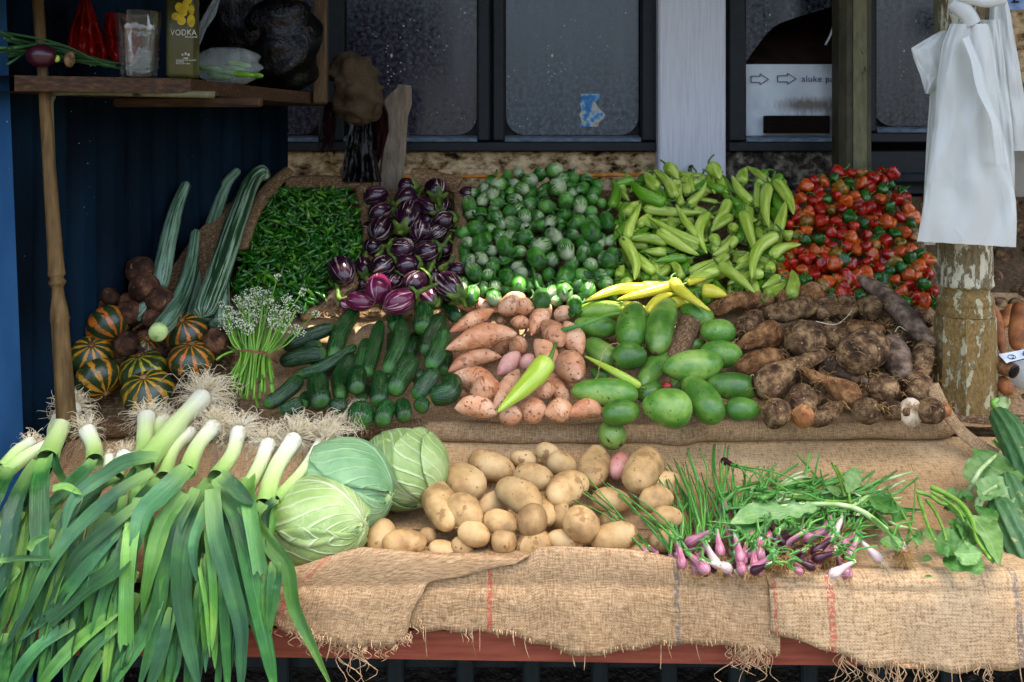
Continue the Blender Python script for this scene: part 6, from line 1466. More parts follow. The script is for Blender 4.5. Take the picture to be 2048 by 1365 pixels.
LV = [  # owner, points, width, layer, light, blunt
    (0, [(205, 385), (180, 500), (178, 650), (182, 860)], 105, 4.2, 0, 1), (0, [(180, 400), (90, 560), (45, 750), (5, 1000), (-40, 1180)], 125, 3.2, 0, 0), (10, [(60, 430), (-20, 560), (-60, 700)], 110, 3.6, 0, 0), (0, [(150, 450), (120, 650), (80, 900), (0, 1180)], 115, 2.2, 1, 0),
    (9, [(20, 430), (-40, 500), (-80, 640)], 80, 3, 0, 0), (1, [(410, 395), (360, 460), (270, 540), (200, 600)], 72, 3.6, 0, 0), (1, [(400, 410), (320, 480), (230, 560)], 64, 3, 0, 0), (0, [(230, 520), (290, 512), (360, 545)], 42, 5, 1, 0), (0, [(-10, 840), (100, 824), (225, 828)], 34, 6, 0, 0),
    (0, [(130, 790), (155, 745), (215, 725)], 44, 6, 1, 0), (3, [(690, 385), (560, 400), (440, 470), (320, 570), (275, 720)], 82, 4.6, 0, 0), (3, [(670, 450), (520, 540), (380, 660), (240, 820), (120, 1050), (20, 1230)], 92, 4.2, 0, 0), (3, [(610, 590), (480, 690), (350, 800), (280, 920), (170, 1130)], 76, 3.8, 0, 0),
    (3, [(590, 640), (470, 760), (350, 900), (220, 1060), (80, 1190)], 80, 3.2, 0, 0), (2, [(620, 420, -4), (600, 640, -3.5), (525, 850, -.3), (390, 960), (225, 1100)], 118, 5.0, 0, 1), (2, [(640, 400, -4), (600, 600, -3.5), (572, 760, -.3), (560, 960), (556, 1210)], 90, 5.4, 1, 1), (4, [(830, 430), (740, 520), (640, 620), (610, 720), (580, 840)], 128, 5.2, 0, 0), (4, [(810, 540), (720, 680), (670, 850), (620, 1070)], 112, 4.4, 1, 0),
    (4, [(860, 520), (760, 720), (700, 960), (660, 1200), (600, 1420)], 78, 4.0, 0, 0), (5, [(910, 580), (860, 720), (850, 800), (862, 930)], 72, 4.8, 0, 0), (5, [(930, 520), (950, 720), (1010, 930), (1060, 1120), (1062, 1300), (1050, 1420)], 104, 5.2, 0, 0), (5, [(955, 470), (1040, 660), (1100, 940), (1160, 1200), (1210, 1430)], 104, 4.6, 0, 0),
    (5, [(930, 480, -3.5), (850, 620, -2.5), (800, 770, -.5), (790, 950), (820, 1180), (880, 1430)], 116, 4.4, 0, 0), (5, [(905, 690), (930, 900), (935, 1100), (925, 1230)], 46, 4.6, 1, 0), (6, [(1090, 470, -3), (1085, 540, -2), (1095, 600, 0), (1120, 740), (1145, 890)], 92, 5.6, 1, 1), (5, [(960, 460), (1040, 530), (1110, 590)], 84, 6.0, 0, 0), (4, [(870, 860), (900, 1040), (918, 1260)], 24, 5.4, 1, 0), (5, [(975, 880), (985, 1150), (1000, 1430)], 58, 3.8, 0, 0),
    (6, [(1185, 860), (1170, 1000), (1180, 1160)], 78, 3.6, 1, 0), (3, [(330, 1110), (180, 1210), (80, 1330), (40, 1430)], 84, 3.6, 0, 0), (3, [(520, 1050), (340, 1190), (220, 1320), (160, 1430)], 76, 3.4, 1, 0), (2, [(530, 1110), (380, 1250), (290, 1430)], 66, 3.6, 0, 0), (4, [(700, 1000), (620, 1180), (520, 1320), (450, 1430)], 84, 3.0, 0, 0), (4, [(760, 1040), (700, 1260), (640, 1430)], 80, 3.4, 0, 0),
    (2, [(455, 1230), (400, 1330), (350, 1430)], 70, 3.0, 1, 0), (2, [(565, 1230), (520, 1330), (490, 1430)], 62, 2.8, 0, 0), (4, [(770, 1130), (760, 1280), (720, 1430)], 76, 2.8, 0, 0), (9, [(40, 1150), (20, 1280), (0, 1430)], 80, 2.4, 0, 0), (0, [(240, 1140), (140, 1270), (80, 1430)], 76, 2.4, 0, 0), (3, [(480, 470), (330, 600), (230, 760)], 80, 2.0, 0, 0), (11, [(510, 470), (400, 560), (280, 680)], 70, 2.4, 0, 0),
    (14, [(700, 480), (600, 600), (520, 760), (470, 900)], 84, 2.2, 0, 0), (13, [(690, 330), (560, 500), (420, 700)], 70, 1.2, 0, 0), (12, [(232, 310), (250, 420), (300, 520)], 50, 2.0, 0, 0)]
for ow, pts, w, L, li, bl in LV:
    leaf(ow, R4, pts, w, L, li, bl, tw=rnd.uniform(-.45, .45))
LV2 = [(7, [(290, 560), (250, 640), (330, 760), (400, 860), (430, 1030), (500, 1180), (600, 1400)], 90, 4.2, 1, 0), (7, [(345, 820), (330, 960), (310, 1140)], 82, 4.6, 0, 0), (6, [(195, 560), (240, 640), (260, 740), (270, 860)], 92, 4.2, 0, 1), (8, [(345, 540), (300, 600), (300, 700)], 66, 3.4, 0, 0), (7, [(280, 570), (220, 700), (230, 900), (240, 1100)], 80, 2.6, 0, 0), (6, [(180, 540), (160, 700), (190, 900), (280, 1180), (330, 1400)], 90, 2.4, 0, 0),
       (8, [(340, 545), (330, 640), (310, 760)], 60, 3.0, 1, 0)]
for ow, pts, w, L, li, bl in LV2: leaf(ow, R5b, pts, w, L, li, bl, tw=rnd.uniform(-.4, .4))
# leaves deeper in the heap
for k in range(140):
    x0 = rnd.uniform(20, 1090); y0 = rnd.uniform(480, 1000); ow = min(range(9), key=lambda j: abs([317, 378, 640, 760, 815, 945, 1090, 1140, 1180][j] - x0 - 60))
    ang = -.75 + .75 * (x0 / 1100) + rnd.uniform(-.2, .25); ln = rnd.uniform(380, 640)
    p = [(x0, y0)]
    for j in range(3):
        ang *= .72; p.append((p[-1][0] + ln / 3 * math.sin(ang), p[-1][1] + ln / 3 * math.cos(ang)))
    leaf(ow, R4, p, rnd.uniform(45, 85), rnd.uniform(.2, 3.2), rnd.random() < .3, 0, tw=rnd.uniform(-.5, .5))

# ---------------------------------------------------------------- cabbages
def cabbage(cpx, cpy, rw, rh, pole, Yc, dark, label, seed):
    c = at(cpx, cpy, Yc); r = rw / F * Yc; rz = rh / F * Yc
    e = empty('cabbage', c - V((0, 0, rz))); tag(e, label, 'cabbage')
    pole = V(pole).normalized(); X = pole.orthogonal().normalized(); Y_ = pole.cross(X)
    sc = V((1, 1, rz / r))
    def pt(th, ph, R):
        d = pole * math.cos(th) + (X * math.cos(ph) + Y_ * math.sin(ph)) * math.sin(th)
        return c + V((d.x * sc.x, d.y * sc.y, d.z * sc.z)) * R
    mb = MB()
    mb.grid([[list(pt(max(t, .01), p, r * .95)) for p in np.linspace(0, 6.283, 40, endpoint=False)] for t in np.linspace(0, math.pi, 24)], wrap=True).build('head', M['cabbage'], e)
    rr = random.Random(seed)
    for k in range(7):
        ph0 = k * 6.283 / 7 * 3 + rr.uniform(-.25, .25); hw = rr.uniform(.95, 1.25); T1 = rr.uniform(1.9, 2.6); off = .945 + .019 * k
        nu, nv = 34, 34; P = np.zeros((nv, nu, 3)); s_ = rr.uniform(0, 50)
        for i in range(nv):
            t = i / (nv - 1); th = .05 + t * T1
            ww = hw * (.55 + .75 * math.sin(math.pi * min(t * .75 + .12, 1)) ** .8)
            for j in range(nu):
                u = j / (nu - 1) * 2 - 1
                tt = th * (1 - .10 * u * u * t) + .04 * mn.noise(V((u * 3 + s_, t * 3, 0))) * t
                ph = ph0 + u * ww * (1 if t > .1 else .8)
                lift = .035 * max(0, abs(u) - .8) / .2 + .04 * max(0, t - .88) / .12
                R = r * (off + .03 * mn.noise(V((u * 2.2 + s_, t * 3.5, 1))) + .015 * mn.noise(V((u * 7 + s_, t * 9, 2))) - .02 * math.exp(-(u / .05) ** 2) * 0 + lift * (.5 + mn.noise(V((u * 5, t * 6, s_)))) + .02 * math.exp(-(u * ww / .12) ** 2) * (1 - t))
                P[i, j] = pt(tt, ph, R)
        mb = MB(); mb.grid(P)
        o = mb.build('leaf', M['dcabbage' if (dark and k > 2) else 'cabbage'], e)
        md = o.modifiers.new('thick', 'SOLIDIFY'); md.thickness = .0015
    MB().sweep([pt(0, 0, r * .93), pt(0, 0, r * 1.0), pt(0, 0, r * 1.06), pt(0, 0, r * 1.065)], [.016, .015, .013, .0005], 12).build('stalk', M['palestalk'], e)
    return e
cabbage(803, 934, 88, 78, (.45, -.35, -.62), 1.955, False, 'pale cabbage lying farthest back, nearest the rolled burlap', 5)
cabbage(686, 976, 98, 92, (.95, -.3, -.1), 1.875, True, 'bluish green cabbage in the middle, overlapped by the front one', 2)
cabbage(634, 1046, 100, 86, (.93, -.35, .05), 1.79, False, 'pale green cabbage at the front touching the leek leaves', 9)

# ---------------------------------------------------------------- flowering chives
RC = conv(420, 540, 4.873)
ch = empty('chive_bunch', hit(500, 790, .02)); tag(ch, 'bunch of flowering chives tied with a dry leaf, white buds upward', 'chives')
def chp(x, y, dY=0.0):
    q = RC(x, y); Yb = 2.145 + (820 - q[1]) / 250 * .13
    return at(q[0], q[1], Yb + dY)
for k in range(84):
    u = rnd.uniform(-1, 1); dep = rnd.uniform(-.028, .022)
    xb = 410 + u * 235 + rnd.uniform(-20, 20); yb = 1090 + rnd.uniform(-120, 190) * (1 - abs(u) * .3)
    xt = 450 + u * 160; x1 = 500 + u * rnd.uniform(280, 430) + rnd.uniform(-60, 60); y1 = rnd.uniform(200, 560) + abs(u) * 90
    if k == 0: x1, y1 = 662, 70
    if k == 1: x1, y1 = 900, 215; u = .8
    if k == 2: x1, y1 = 1030, 430
    if k == 3: x1, y1 = 120, 340
    if k == 4: xb, yb = 470, 1340; xt = 330; x1, y1 = 250, 700
    pts = [chp(xb, yb, dep - .01), chp(xt, 830, dep), chp((xt + x1) / 2 + u * 10, (830 + y1) / 2 + 20, dep), chp(x1, y1, dep * 1.4)]
    r_ = rnd.uniform(.0019, .0032)
    st = MB().tube(pts, r_ * 1.15, m=6, n=14, r1=r_ * .6).build('stem', M['chive'], ch)
    if k != 4 and (k < 4 or rnd.random() < .85):
        mb = MB(); c = pts[-1]
        for j in range(26):
            d = V((rnd.gauss(0, 1), rnd.gauss(0, 1), rnd.gauss(.25, 1))).normalized(); R_ = rnd.uniform(.007, .0125) * (.8 if k < 4 else 1.15)
            p = c + d * R_; mb.tube([c, p], .00035, m=3, n=2, mat=1)
            mb.sweep([p - d * .0014, p - d * .0007, p + d * .0007, p + d * .0014], [.0002, .0013, .0013, .0002], 5)
        mb.build('flower_head', [M['bud'], M['chive']], st)
tie = [chp(225, 800, -.03), chp(330, 785, -.045), chp(440, 800, -.05), chp(540, 810, -.045), chp(610, 860, -.035), chp(665, 915, -.015)]
MB().ribbon(catmull(tie, 24), np.interp(np.linspace(0, 1, 24), [0, .2, .7, .85, 1], [.003, .005, .007, .009, .003]), fold=.3, thick=.001, up=(0, -1, 0)).build('tie', M['straw'], ch)
o = MB().tube([chp(60, 880, -.03), chp(130, 830, -.03), chp(230, 790, -.02)], .0028, m=6, n=8).build('loose_pod', M['chive'])
tag(o, 'short green stalk poking out beside the tied chive bunch', 'stalk')

# ---------------------------------------------------------------- spring onions
def onion(bulb, tips, rb, mat, label, L=1.0, roots=20, dirn=None, white=False, flo=.01):
    b = hit(*R7b(*bulb), rb * .8 + L * .012); tp = [hit(*R7b(*t), .012 + L * .014 + rnd.uniform(0, .02)) for t in tips]
    cen = sum(tp, V((0, 0, 0))) / len(tp); d = (cen - b).normalized()
    e = empty('spring_onion', b); tag(e, label, 'spring onion')
    mb = MB(); body(mb, [b - d * rb * 1.1, b + d * rb * 1.3, b + d * rb * 4.2], rb * 2, interp([(0, 0), (.02, .3), (.1, .75), (.25, 1), (.42, .82), (.6, .58), (.95, .42), (1, .3)]), n=18, m=14, amp=.06, freq=40)
    mb.build('bulb', mat, e)
    nk = b + d * rb * 2.6
    for t in tp:
        s_ = V((rnd.uniform(-1, 1), rnd.uniform(-1, .2), rnd.uniform(-.2, 1)))
        pts = [nk - d * rb, nk + d * rb * 2 + s_ * .004, (nk + t) / 2 + s_ * flo + V((0, 0, .008)), t]
        MB().tube(pts, rb * .36 if len(tp) > 2 else rb * .45, m=6, n=16, r1=.0012).build('leaf', M['onionleaf'], e)
    MB().tube([b + d * rb * 1.6, nk + d * rb * .5, nk + d * rb * 2.2], rb * .5, m=8, n=8, r1=rb * .42).build('neck', M['onionneck'], e)
    if roots:
        mb = MB(); tuft(mb, b - d * rb * 1.1, -d, rb * .6, roots, rb * 1.8, rnd.randrange(999), .6, .0005, .9); mb.build('root_tuft', M['broot'] if not white else M['root'], e)
    return e
PK, WH, RD = M['pinkonion'], M['whiteonion'], M['redonion']
ON = [((505, 640), [(85, 255), (110, 365), (130, 300)], 20, PK, 1.6, 0, 'spring onion with three leaves stretching farthest over the potatoes'), ((560, 650), [(165, 210), (200, 300), (230, 370)], 20, PK, 1.4, 0, 'spring onion lying second over the potatoes with slim pink base'), ((690, 690), [(270, 270), (330, 300), (430, 420)], 30, PK, 1.2, 8, 'round pink spring onion bulb at the head of the leaves over the potatoes'),
      ((812, 730), [(300, 280), (420, 330), (480, 450)], 40, PK, 2.4, 8, 'biggest glossy pink spring onion bulb at the front edge of the cloth'), ((815, 625), [(650, 150), (690, 200), (720, 120), (780, 260)], 36, PK, 2.2, 6, 'pink spring onion whose leaves stand upright beside the potatoes'), ((745, 635), [(700, 180), (660, 260), (600, 215)], 24, PK, 1.6, 5, 'small pink spring onion behind the upright leaved one'),
      ((930, 725), [(700, 640), (780, 690)], 36, WH, 2.0, 8, 'white and violet spring onion bulb right of the biggest pink one'), ((1010, 735), [(950, 600), (935, 560)], 34, PK, 2.4, 10, 'spotted red spring onion pointing straight down at the cloth edge'), ((1095, 710), [(1000, 560), (1080, 520)], 46, PK, 2.0, 14, 'fat round pink spring onion in the middle of the front row'), ((1130, 570), [(960, 610), (860, 580), (830, 480)], 38, PK, 2.6, 6, 'pink spring onion lying sideways under the big grey green leaf'),
      ((945, 565), [(830, 300), (860, 340), (900, 380), (800, 250)], 38, PK, 2.0, 6, 'pink spring onion between the upright leaves and the big leaf'), ((935, 430), [(890, 340), (850, 200)], 30, PK, 2.2, 0, 'deep pink bare bulb standing above the big grey green leaf'), ((1070, 560), [(1000, 400), (1040, 330)], 26, WH, 1.4, 0, 'pale round bulb tucked beneath the big grey green leaf'), ((1215, 600), [(1380, 470), (1440, 460), (1480, 500), (1420, 520)], 40, PK, 2.6, 0, 'long violet spring onion with fanned green top in the centre'),
      ((1290, 640), [(1400, 540), (1460, 520)], 26, RD, 1.8, 18, 'dark violet spring onion under the fanned green top'), ((1370, 720), [(1250, 660), (1180, 620)], 30, RD, 2.2, 22, 'long dark red spring onion lying level with tan roots'), ((1310, 745), [(1230, 700), (1180, 690)], 26, PK, 1.8, 14, 'small pink spring onion bulb beside the tan root clumps'), ((1490, 755), [(1600, 690), (1720, 610)], 34, WH, 2.6, 8, 'white spring onion bulb hanging at the front edge of the cloth'),
      ((1720, 670), [(1620, 590), (1580, 520)], 34, WH, 2.0, 10, 'white spring onion with dark tip near the brown root ball'), ((1560, 640), [(1480, 500), (1440, 420)], 30, PK, 1.8, 26, 'dull pink spring onion half buried under curly tan roots'), ((1620, 480), [(1450, 430), (1300, 350), (1150, 300)], 34, RD, 2.8, 26, 'crimson spring onion lying across the top with tan roots'), ((915, 165), [(1050, 260), (1250, 320), (1430, 330)], 32, RD, 3.0, 0, 'spring onion with dark maroon tip lying topmost toward the back'),
      ((1200, 385), [(1110, 320), (1060, 200)], 22, WH, 1.8, 0, 'pale spring onion base resting behind the big leaf'), ((1460, 375), [(1350, 345), (1200, 330)], 20, WH, 2.6, 0, 'slim lilac spring onion base crossing the green stalks'), ((880, 640), [(850, 420), (820, 320), (870, 300)], 24, PK, 1.4, 5, 'small pink spring onion behind the round one in the front row'), ((1860, 660), [(1900, 560), (1780, 320), (1920, 250)], 30, WH, 2.0, 50, 'spring onion with a brown root ball at the outer end of the heap'), ((1150, 660), [(1100, 600), (1060, 560)], 28, RD, 1.6, 20, 'dark pink spring onion squeezed between the fat round one and the tan roots')]
for b, t, rb, mat, L, nr, lab in ON:
    onion(b, t, rb / 2.626 / F * 1.83 * .76, mat, lab, L, nr, white=mat is WH)
# upright leaves at the back of the heap, each with its own onion hidden below
for k in range(34):
    x0 = 720 + k * 13 + rnd.uniform(-20, 20); y0 = 480 + rnd.uniform(-60, 100); ang = -.35 + .75 * k / 34 + rnd.uniform(-.2, .2); ln = rnd.uniform(270, 440) * (1 - .25 * k / 34)
    b = (x0, y0)
    tips = [(x0 + ln * math.sin(ang + q), max(y0 - ln * math.cos(ang + q), 20 + 150 * rnd.random())) for q in (-.12, .05)]
    if k % 2: continue
    e = onion(b, tips, .008, PK if k % 4 else WH, 'spring onion buried in the heap, only its upright leaves showing', .6, 0)
    e['group'] = 'buried spring onions with upright leaves'
for k in range(34):
    x0, y0 = rnd.uniform(640, 1560), rnd.uniform(560, 760); ang = rnd.uniform(-.5, 1.3); ln = rnd.uniform(180, 380)
    tips = [(x0 + ln * math.sin(ang + q), max(y0 - ln * math.cos(ang + q), 230 + 60 * rnd.random())) for q in (-.15, .0, .16)]
    e = onion((x0, y0), tips, rnd.uniform(.0075, .0125), rnd.choice((PK, PK, WH, RD)), 'spring onion packed among the pink bulbs in the thick of the heap', rnd.uniform(.6, 1.8), rnd.choice((0, 8, 16)))
    e['group'] = 'packed spring onions'
for k in range(30):
    x0 = rnd.uniform(640, 1600); y0 = rnd.uniform(560, 745) - max(0, x0 - 1350) * .25; ang = rnd.uniform(-.6, 1.6); ln = rnd.uniform(110, 190)
    tips = [(x0 + ln * math.sin(ang + q), min(y0 - ln * math.cos(ang + q), 740)) for q in (-.2, .0, .2)]
    e = onion((x0, y0), tips, rnd.uniform(.0075, .0105), rnd.choice((PK, PK, PK, PK, RD, WH)), 'short spring onion lying near the front of the heap with its bulb showing', rnd.uniform(2.4, 3.4), rnd.choice((0, 6, 14)), flo=.004)
    e['group'] = 'front row spring onions'
for k in range(110):
    x0, y0 = rnd.uniform(900, 1700), rnd.uniform(290, 500); a = rnd.uniform(-.6, .4); ln = rnd.uniform(120, 300)
    p = [(x0, y0), (x0 + ln * .5 * math.cos(a), y0 + ln * .5 * math.sin(a) + rnd.uniform(-25, 25)), (x0 + ln * math.cos(a), y0 + ln * math.sin(a))]
    o = MB().tube([hit(*R7b(*q), .018 + rnd.uniform(0, .03)) for q in p], rnd.uniform(.003, .0055), m=6, n=12, r1=.002).build('green_stalk', M['onionleaf' if k % 4 else 'palestalk'])
    tag(o, 'loose green stalk in the tangle behind the pink spring onions', 'stalk', 'tangled green stalks')
# tan root clumps
for (x, y, R, n, lab) in ((1430, 650, 70, 260, 'big curly tan root clump in the middle of the spring onions'), (1560, 540, 60, 200, 'tan root clump under the crimson spring onion'), (1210, 700, 55, 180, 'tan root clump hanging beside the fat pink bulb'), (1860, 670, 50, 160, 'brown root ball at the outer end of the spring onions'), (1040, 670, 40, 90, 'thin tan root clump beside the spotted red bulb')):
    c = hit(*R7b(x, y), .035); r_ = R / 2.626 / F * 1.8; mb = MB(); rr = random.Random(x)
    for k in range(n):
        v = V((rr.gauss(0, 1), rr.gauss(0, .8), rr.gauss(0, .8))).normalized() * r_ * rr.uniform(.2, .8); w_ = V((rr.uniform(-1, 1), rr.uniform(-1, 1), rr.uniform(-1, 1))) * r_ * .7
        p = c + v; mb.tube([p, p + w_ * .5 + V((0, 0, .002)), p + w_ + V((rr.uniform(-1, 1), 0, rr.uniform(-1, 0))) * r_ * .35], .0006, m=3, n=8)
    tag(mb.build('root_clump', M['broot']), lab, 'roots')

# ---------------------------------------------------------------- leaves and greens
def bleaf(cv, rib, w, L, mat, parent=None, label=None, name='leaf', ruffle=.25, cols=11, prof=None, h0=.02, roll=0.0, cup=.25, Lend=None):
    q = [cv(*p) for p in rib]; s = cv(1, 0)[0] - cv(0, 0)[0]; k = len(q)
    P3 = [hit(p[0], p[1], h0 + (L + ((Lend - L) * i / (k - 1) if Lend is not None else 0)) * .014) for i, p in enumerate(q)]
    n = 26; P = catmull(P3, n); t = np.linspace(0, 1, n)
    prof = prof or [(0, .1), (.12, .55), (.35, 1), (.6, .92), (.85, .5), (1, .03)]
    W = np.interp(t, *zip(*prof)) * w * s / F * P[:, 1]
    T, N, B = frames(P); u = np.linspace(-1, 1, cols); sd = rnd.uniform(0, 90)
    B2 = B * math.cos(roll) + N * math.sin(roll); N2 = N * math.cos(roll) - B * math.sin(roll)
    G = np.zeros((n, cols, 3))
    for i in range(n):
        for j in range(cols):
            e_ = 1 + .12 * mn.noise(V((t[i] * 9 + sd, u[j] * 2, 0))) * abs(u[j])
            G[i, j] = P[i] + B2[i] * u[j] * W[i] / 2 * e_ + N2[i] * W[i] / 2 * (cup * u[j] ** 2 + ruffle * abs(u[j]) * mn.noise(V((t[i] * 6 + sd, u[j] * 3, 3))))
    o = MB().grid(G).build(name, M[mat], parent)
    if label: tag(o, label, 'leaf')
    return o
big = empty('radish_leaf', hit(*R7b(1400, 410), .05)); tag(big, 'big grey green lobed leaf with long pale stalk across the spring onions', 'leaf')
bleaf(R7b, [(1400, 405), (1240, 430), (1090, 440), (950, 490)], 105, 3.4, 'pgreens', big, name='blade', ruffle=.7, prof=[(0, .2), (.08, .7), (.14, .3), (.24, .95), (.32, .45), (.46, 1.1), (.52, .8), (.7, 1.05), (.85, .8), (1, .1)])
MB().tube([hit(*R7b(1770, 530), .05), hit(*R7b(1640, 430), .06), hit(*R7b(1500, 392), .065), hit(*R7b(1300, 395), .062), hit(*R7b(1200, 405), .058)], .0056, m=8, n=24, r1=.0035).build('stalk', M['palestalk'], big)
bleaf(R7b, [(1100, 470), (1040, 500), (940, 500)], 110, 2.6, 'greens', None, 'darker green leaf curled under the big grey green leaf', 'green_leaf')
for rib, w, L, mat, lab in [([(1560, 330), (1590, 260), (1610, 195)], 90, 3, 'pgreens', 'pale upright leaf at the back of the onion heap'), ([(1690, 350), (1760, 400), (1830, 430)], 120, 3, 'greens', 'yellowish rounded leaf draped toward the outer side'), ([(1830, 640), (1790, 600), (1740, 570)], 110, 2.6, 'pgreens', 'grey green leaf lying beside the brown root ball'), ([(1510, 350), (1490, 320), (1470, 290)], 70, 2.4, 'pgreens', 'small grey green leaf among the cut stalks'), ([(1900, 560), (1930, 570), (1950, 530)], 60, 2, 'greens', 'little green leaf at the outer rim of the onion heap'), ([(1800, 480), (1840, 440), (1870, 430)], 80, 2, 'greens', 'dark green leaf in the outer onion stalks'), ([(1960, 690), (1980, 675), (2010, 680)], 34, .2, 'greens', 'torn green leaf scrap lying on the bare burlap'), ([(1965, 770), (1990, 768), (2010, 772)], 14, .2, 'greens', 'narrow leaf scrap at the cloth edge')]:
    bleaf(R7b, rib, w, L, mat, None, lab, 'green_leaf', ruffle=.5)
for j, (pts, r) in enumerate([([(1430, 285), (1360, 200), (1300, 130)], 8), ([(1330, 280), (1350, 190), (1365, 115)], 8), ([(1380, 290), (1400, 190), (1415, 120)], 6), ([(1550, 350), (1520, 250), (1480, 175)], 9), ([(1600, 400), (1650, 300), (1695, 235)], 6), ([(1700, 330), (1800, 340), (1880, 290), (1935, 250)], 7), ([(1930, 610), (1870, 470), (1770, 310)], 6), ([(1800, 570), (1830, 500), (1920, 480)], 6), ([(1080, 300), (1130, 240), (1190, 180)], 6), ([(1620, 520), (1620, 440), (1640, 370), (1700, 390), (1690, 470)], 6), ([(1720, 450), (1800, 540), (1850, 580)], 8), ([(1640, 430), (1740, 500), (1840, 620)], 8), ([(1180, 290), (1170, 230), (1175, 200)], 6), ([(1270, 250), (1300, 290), (1350, 310)], 5), ([(1440, 290), (1425, 240), (1420, 210)], 5), ([(1580, 420), (1560, 300), (1500, 190)], 8), ([(1460, 330), (1600, 350), (1720, 420)], 7), ([(1300, 330), (1420, 320), (1560, 290)], 9), ([(1250, 350), (1400, 370), (1600, 380)], 8)]):
    o = MB().tube([hit(*R7b(*p), .02 + .012 * (j % 4) + .004 * i) for i, p in enumerate(pts)], r / 2.626 / F * 1.85 * 1.1, m=7, n=16, r1=r / 2.626 / F * 1.5).build('green_stalk', M['onionleaf' if j % 3 else 'gstalk'])
    REG.append((o, 'loose green stalk on the onion heap', *R7b(*pts[-1]), r, R7b(*pts[0]), R7b(*pts[-1]), ''))
# bunch of leafy greens beside the luffa
gb = empty('leafy_greens_bunch', hit(*RG(420, 900), .03)); tag(gb, 'bunch of leafy greens with thick curved stalks beside the ridged luffa', 'greens')
for pts, r in [([(100, 520), (250, 590), (400, 700), (480, 850), (520, 1000), (640, 1180)], 27), ([(-40, 560), (90, 600), (190, 670), (330, 700), (410, 800)], 20), ([(-10, 620), (40, 780), (90, 920), (140, 1010)], 18), ([(60, 640), (140, 750), (210, 900), (240, 1010)], 17), ([(110, 570), (230, 640), (350, 740), (400, 840)], 16)]:
    MB().tube([hit(*RG(*p), .075 - .003 * i) for i, p in enumerate(pts)], r / 4.55 / F * 1.85 * .95, m=9, n=26, r1=r / 4.55 / F * 1.0).build('stalk', M['gstalk'], gb)
for rib, w, L, mat, rf in [([(140, 1000), (260, 1040), (400, 1080)], 200, 2.6, 'greens', .3), ([(310, 1120), (420, 1130), (560, 1120)], 170, 3.2, 'pgreens', .6), ([(480, 780), (560, 880), (640, 1010), (720, 1240)], 190, 3.0, 'pgreens', .3), ([(420, 800), (430, 930), (440, 1090)], 170, 2.0, 'greens', .4), ([(260, 700), (340, 760), (400, 860)], 180, 1.6, 'greens', .6), ([(250, 900), (320, 960), (390, 1060)], 190, 1.6, 'pgreens', .4), ([(380, 1180), (470, 1220), (580, 1210)], 170, 2.2, 'greens', .6), ([(70, 880), (90, 960), (80, 1020)], 80, 1.8, 'pgreens', .3), ([(540, 960), (600, 1100), (660, 1220)], 160, 1.6, 'greens', .4), ([(190, 620), (230, 650), (240, 690)], 70, 3, 'pgreens', .4), ([(240, 560), (290, 570), (350, 590)], 70, 2, 'pgreens', .5), ([(220, 1160), (320, 1230), (440, 1260)], 120, 1.2, 'greens', .5), ([(340, 620), (420, 620), (470, 660)], 110, 1.8, 'greens', .5), ([(560, 700), (600, 780), (620, 880)], 150, 2.4, 'greens', .5), ([(330, 820), (350, 920), (380, 1010)], 130, 2.2, 'greens', .5)]:
    bleaf(RG, rib, w * 1.35, L, mat, gb, ruffle=rf, cup=.35, roll=rnd.uniform(-.3, .3))
gc = empty('broad_leaf_green', hit(*RG(640, 350), .05)); tag(gc, 'large pale leaf with white rib resting on the luffa beside the twisted burlap', 'leaf')
bleaf(RG, [(560, 330), (640, 330), (760, 400), (930, 460)], 430, 3.4, 'pgreens', gc, name='blade', ruffle=.35, cup=-.2, prof=[(0, .55), (.15, .9), (.4, 1), (.7, .7), (1, .3)])
bleaf(RG, [(700, 230), (560, 340), (430, 460)], 280, 3.4, 'pgreens', gc, name='blade', ruffle=.4, cup=-.1, prof=[(0, .4), (.3, .9), (.7, .8), (1, .3)])
MB().tube([hit(*RG(425, 585), .04), hit(*RG(490, 470), .065), hit(*RG(555, 360), .08), hit(*RG(700, 225), .08)], .0052, m=8, n=16, r1=.0035).build('rib', M['palestalk'], gc)
gd = empty('folded_leaf_green', hit(*RG(600, 600), .05)); tag(gd, 'folded pale leaf with two white stalks lying over the cut luffa end', 'leaf')
bleaf(RG, [(560, 640), (600, 560), (690, 500), (800, 440)], 210, 3.6, 'pgreens', gd, name='blade', ruffle=.5, cup=.1)
bleaf(RG, [(500, 560), (590, 520), (680, 480)], 270, 2.2, 'greens', gd, name='blade', ruffle=.5)
bleaf(RG, [(680, 600), (760, 600), (890, 550)], 180, 2.8, 'pgreens', gd, name='blade', ruffle=.6)
for pts in ([(505, 720), (530, 630), (600, 570), (700, 510)], [(535, 715), (580, 630), (640, 570)]): MB().tube([hit(*RG(*p), .05 + .012 * i) for i, p in enumerate(pts)], .0042, m=8, n=16, r1=.003).build('stalk', M['palestalk'], gd)
tag(MB().ribbon(catmull([hit(*RG(660, 95), .04), hit(*RG(740, 180), .045), hit(*RG(890, 255), .04)], 16), .009, fold=.6, thick=.001).build('yellow_leaf', M['gstalk']), 'narrow yellow green leaf lying above the large pale leaf', 'leaf')

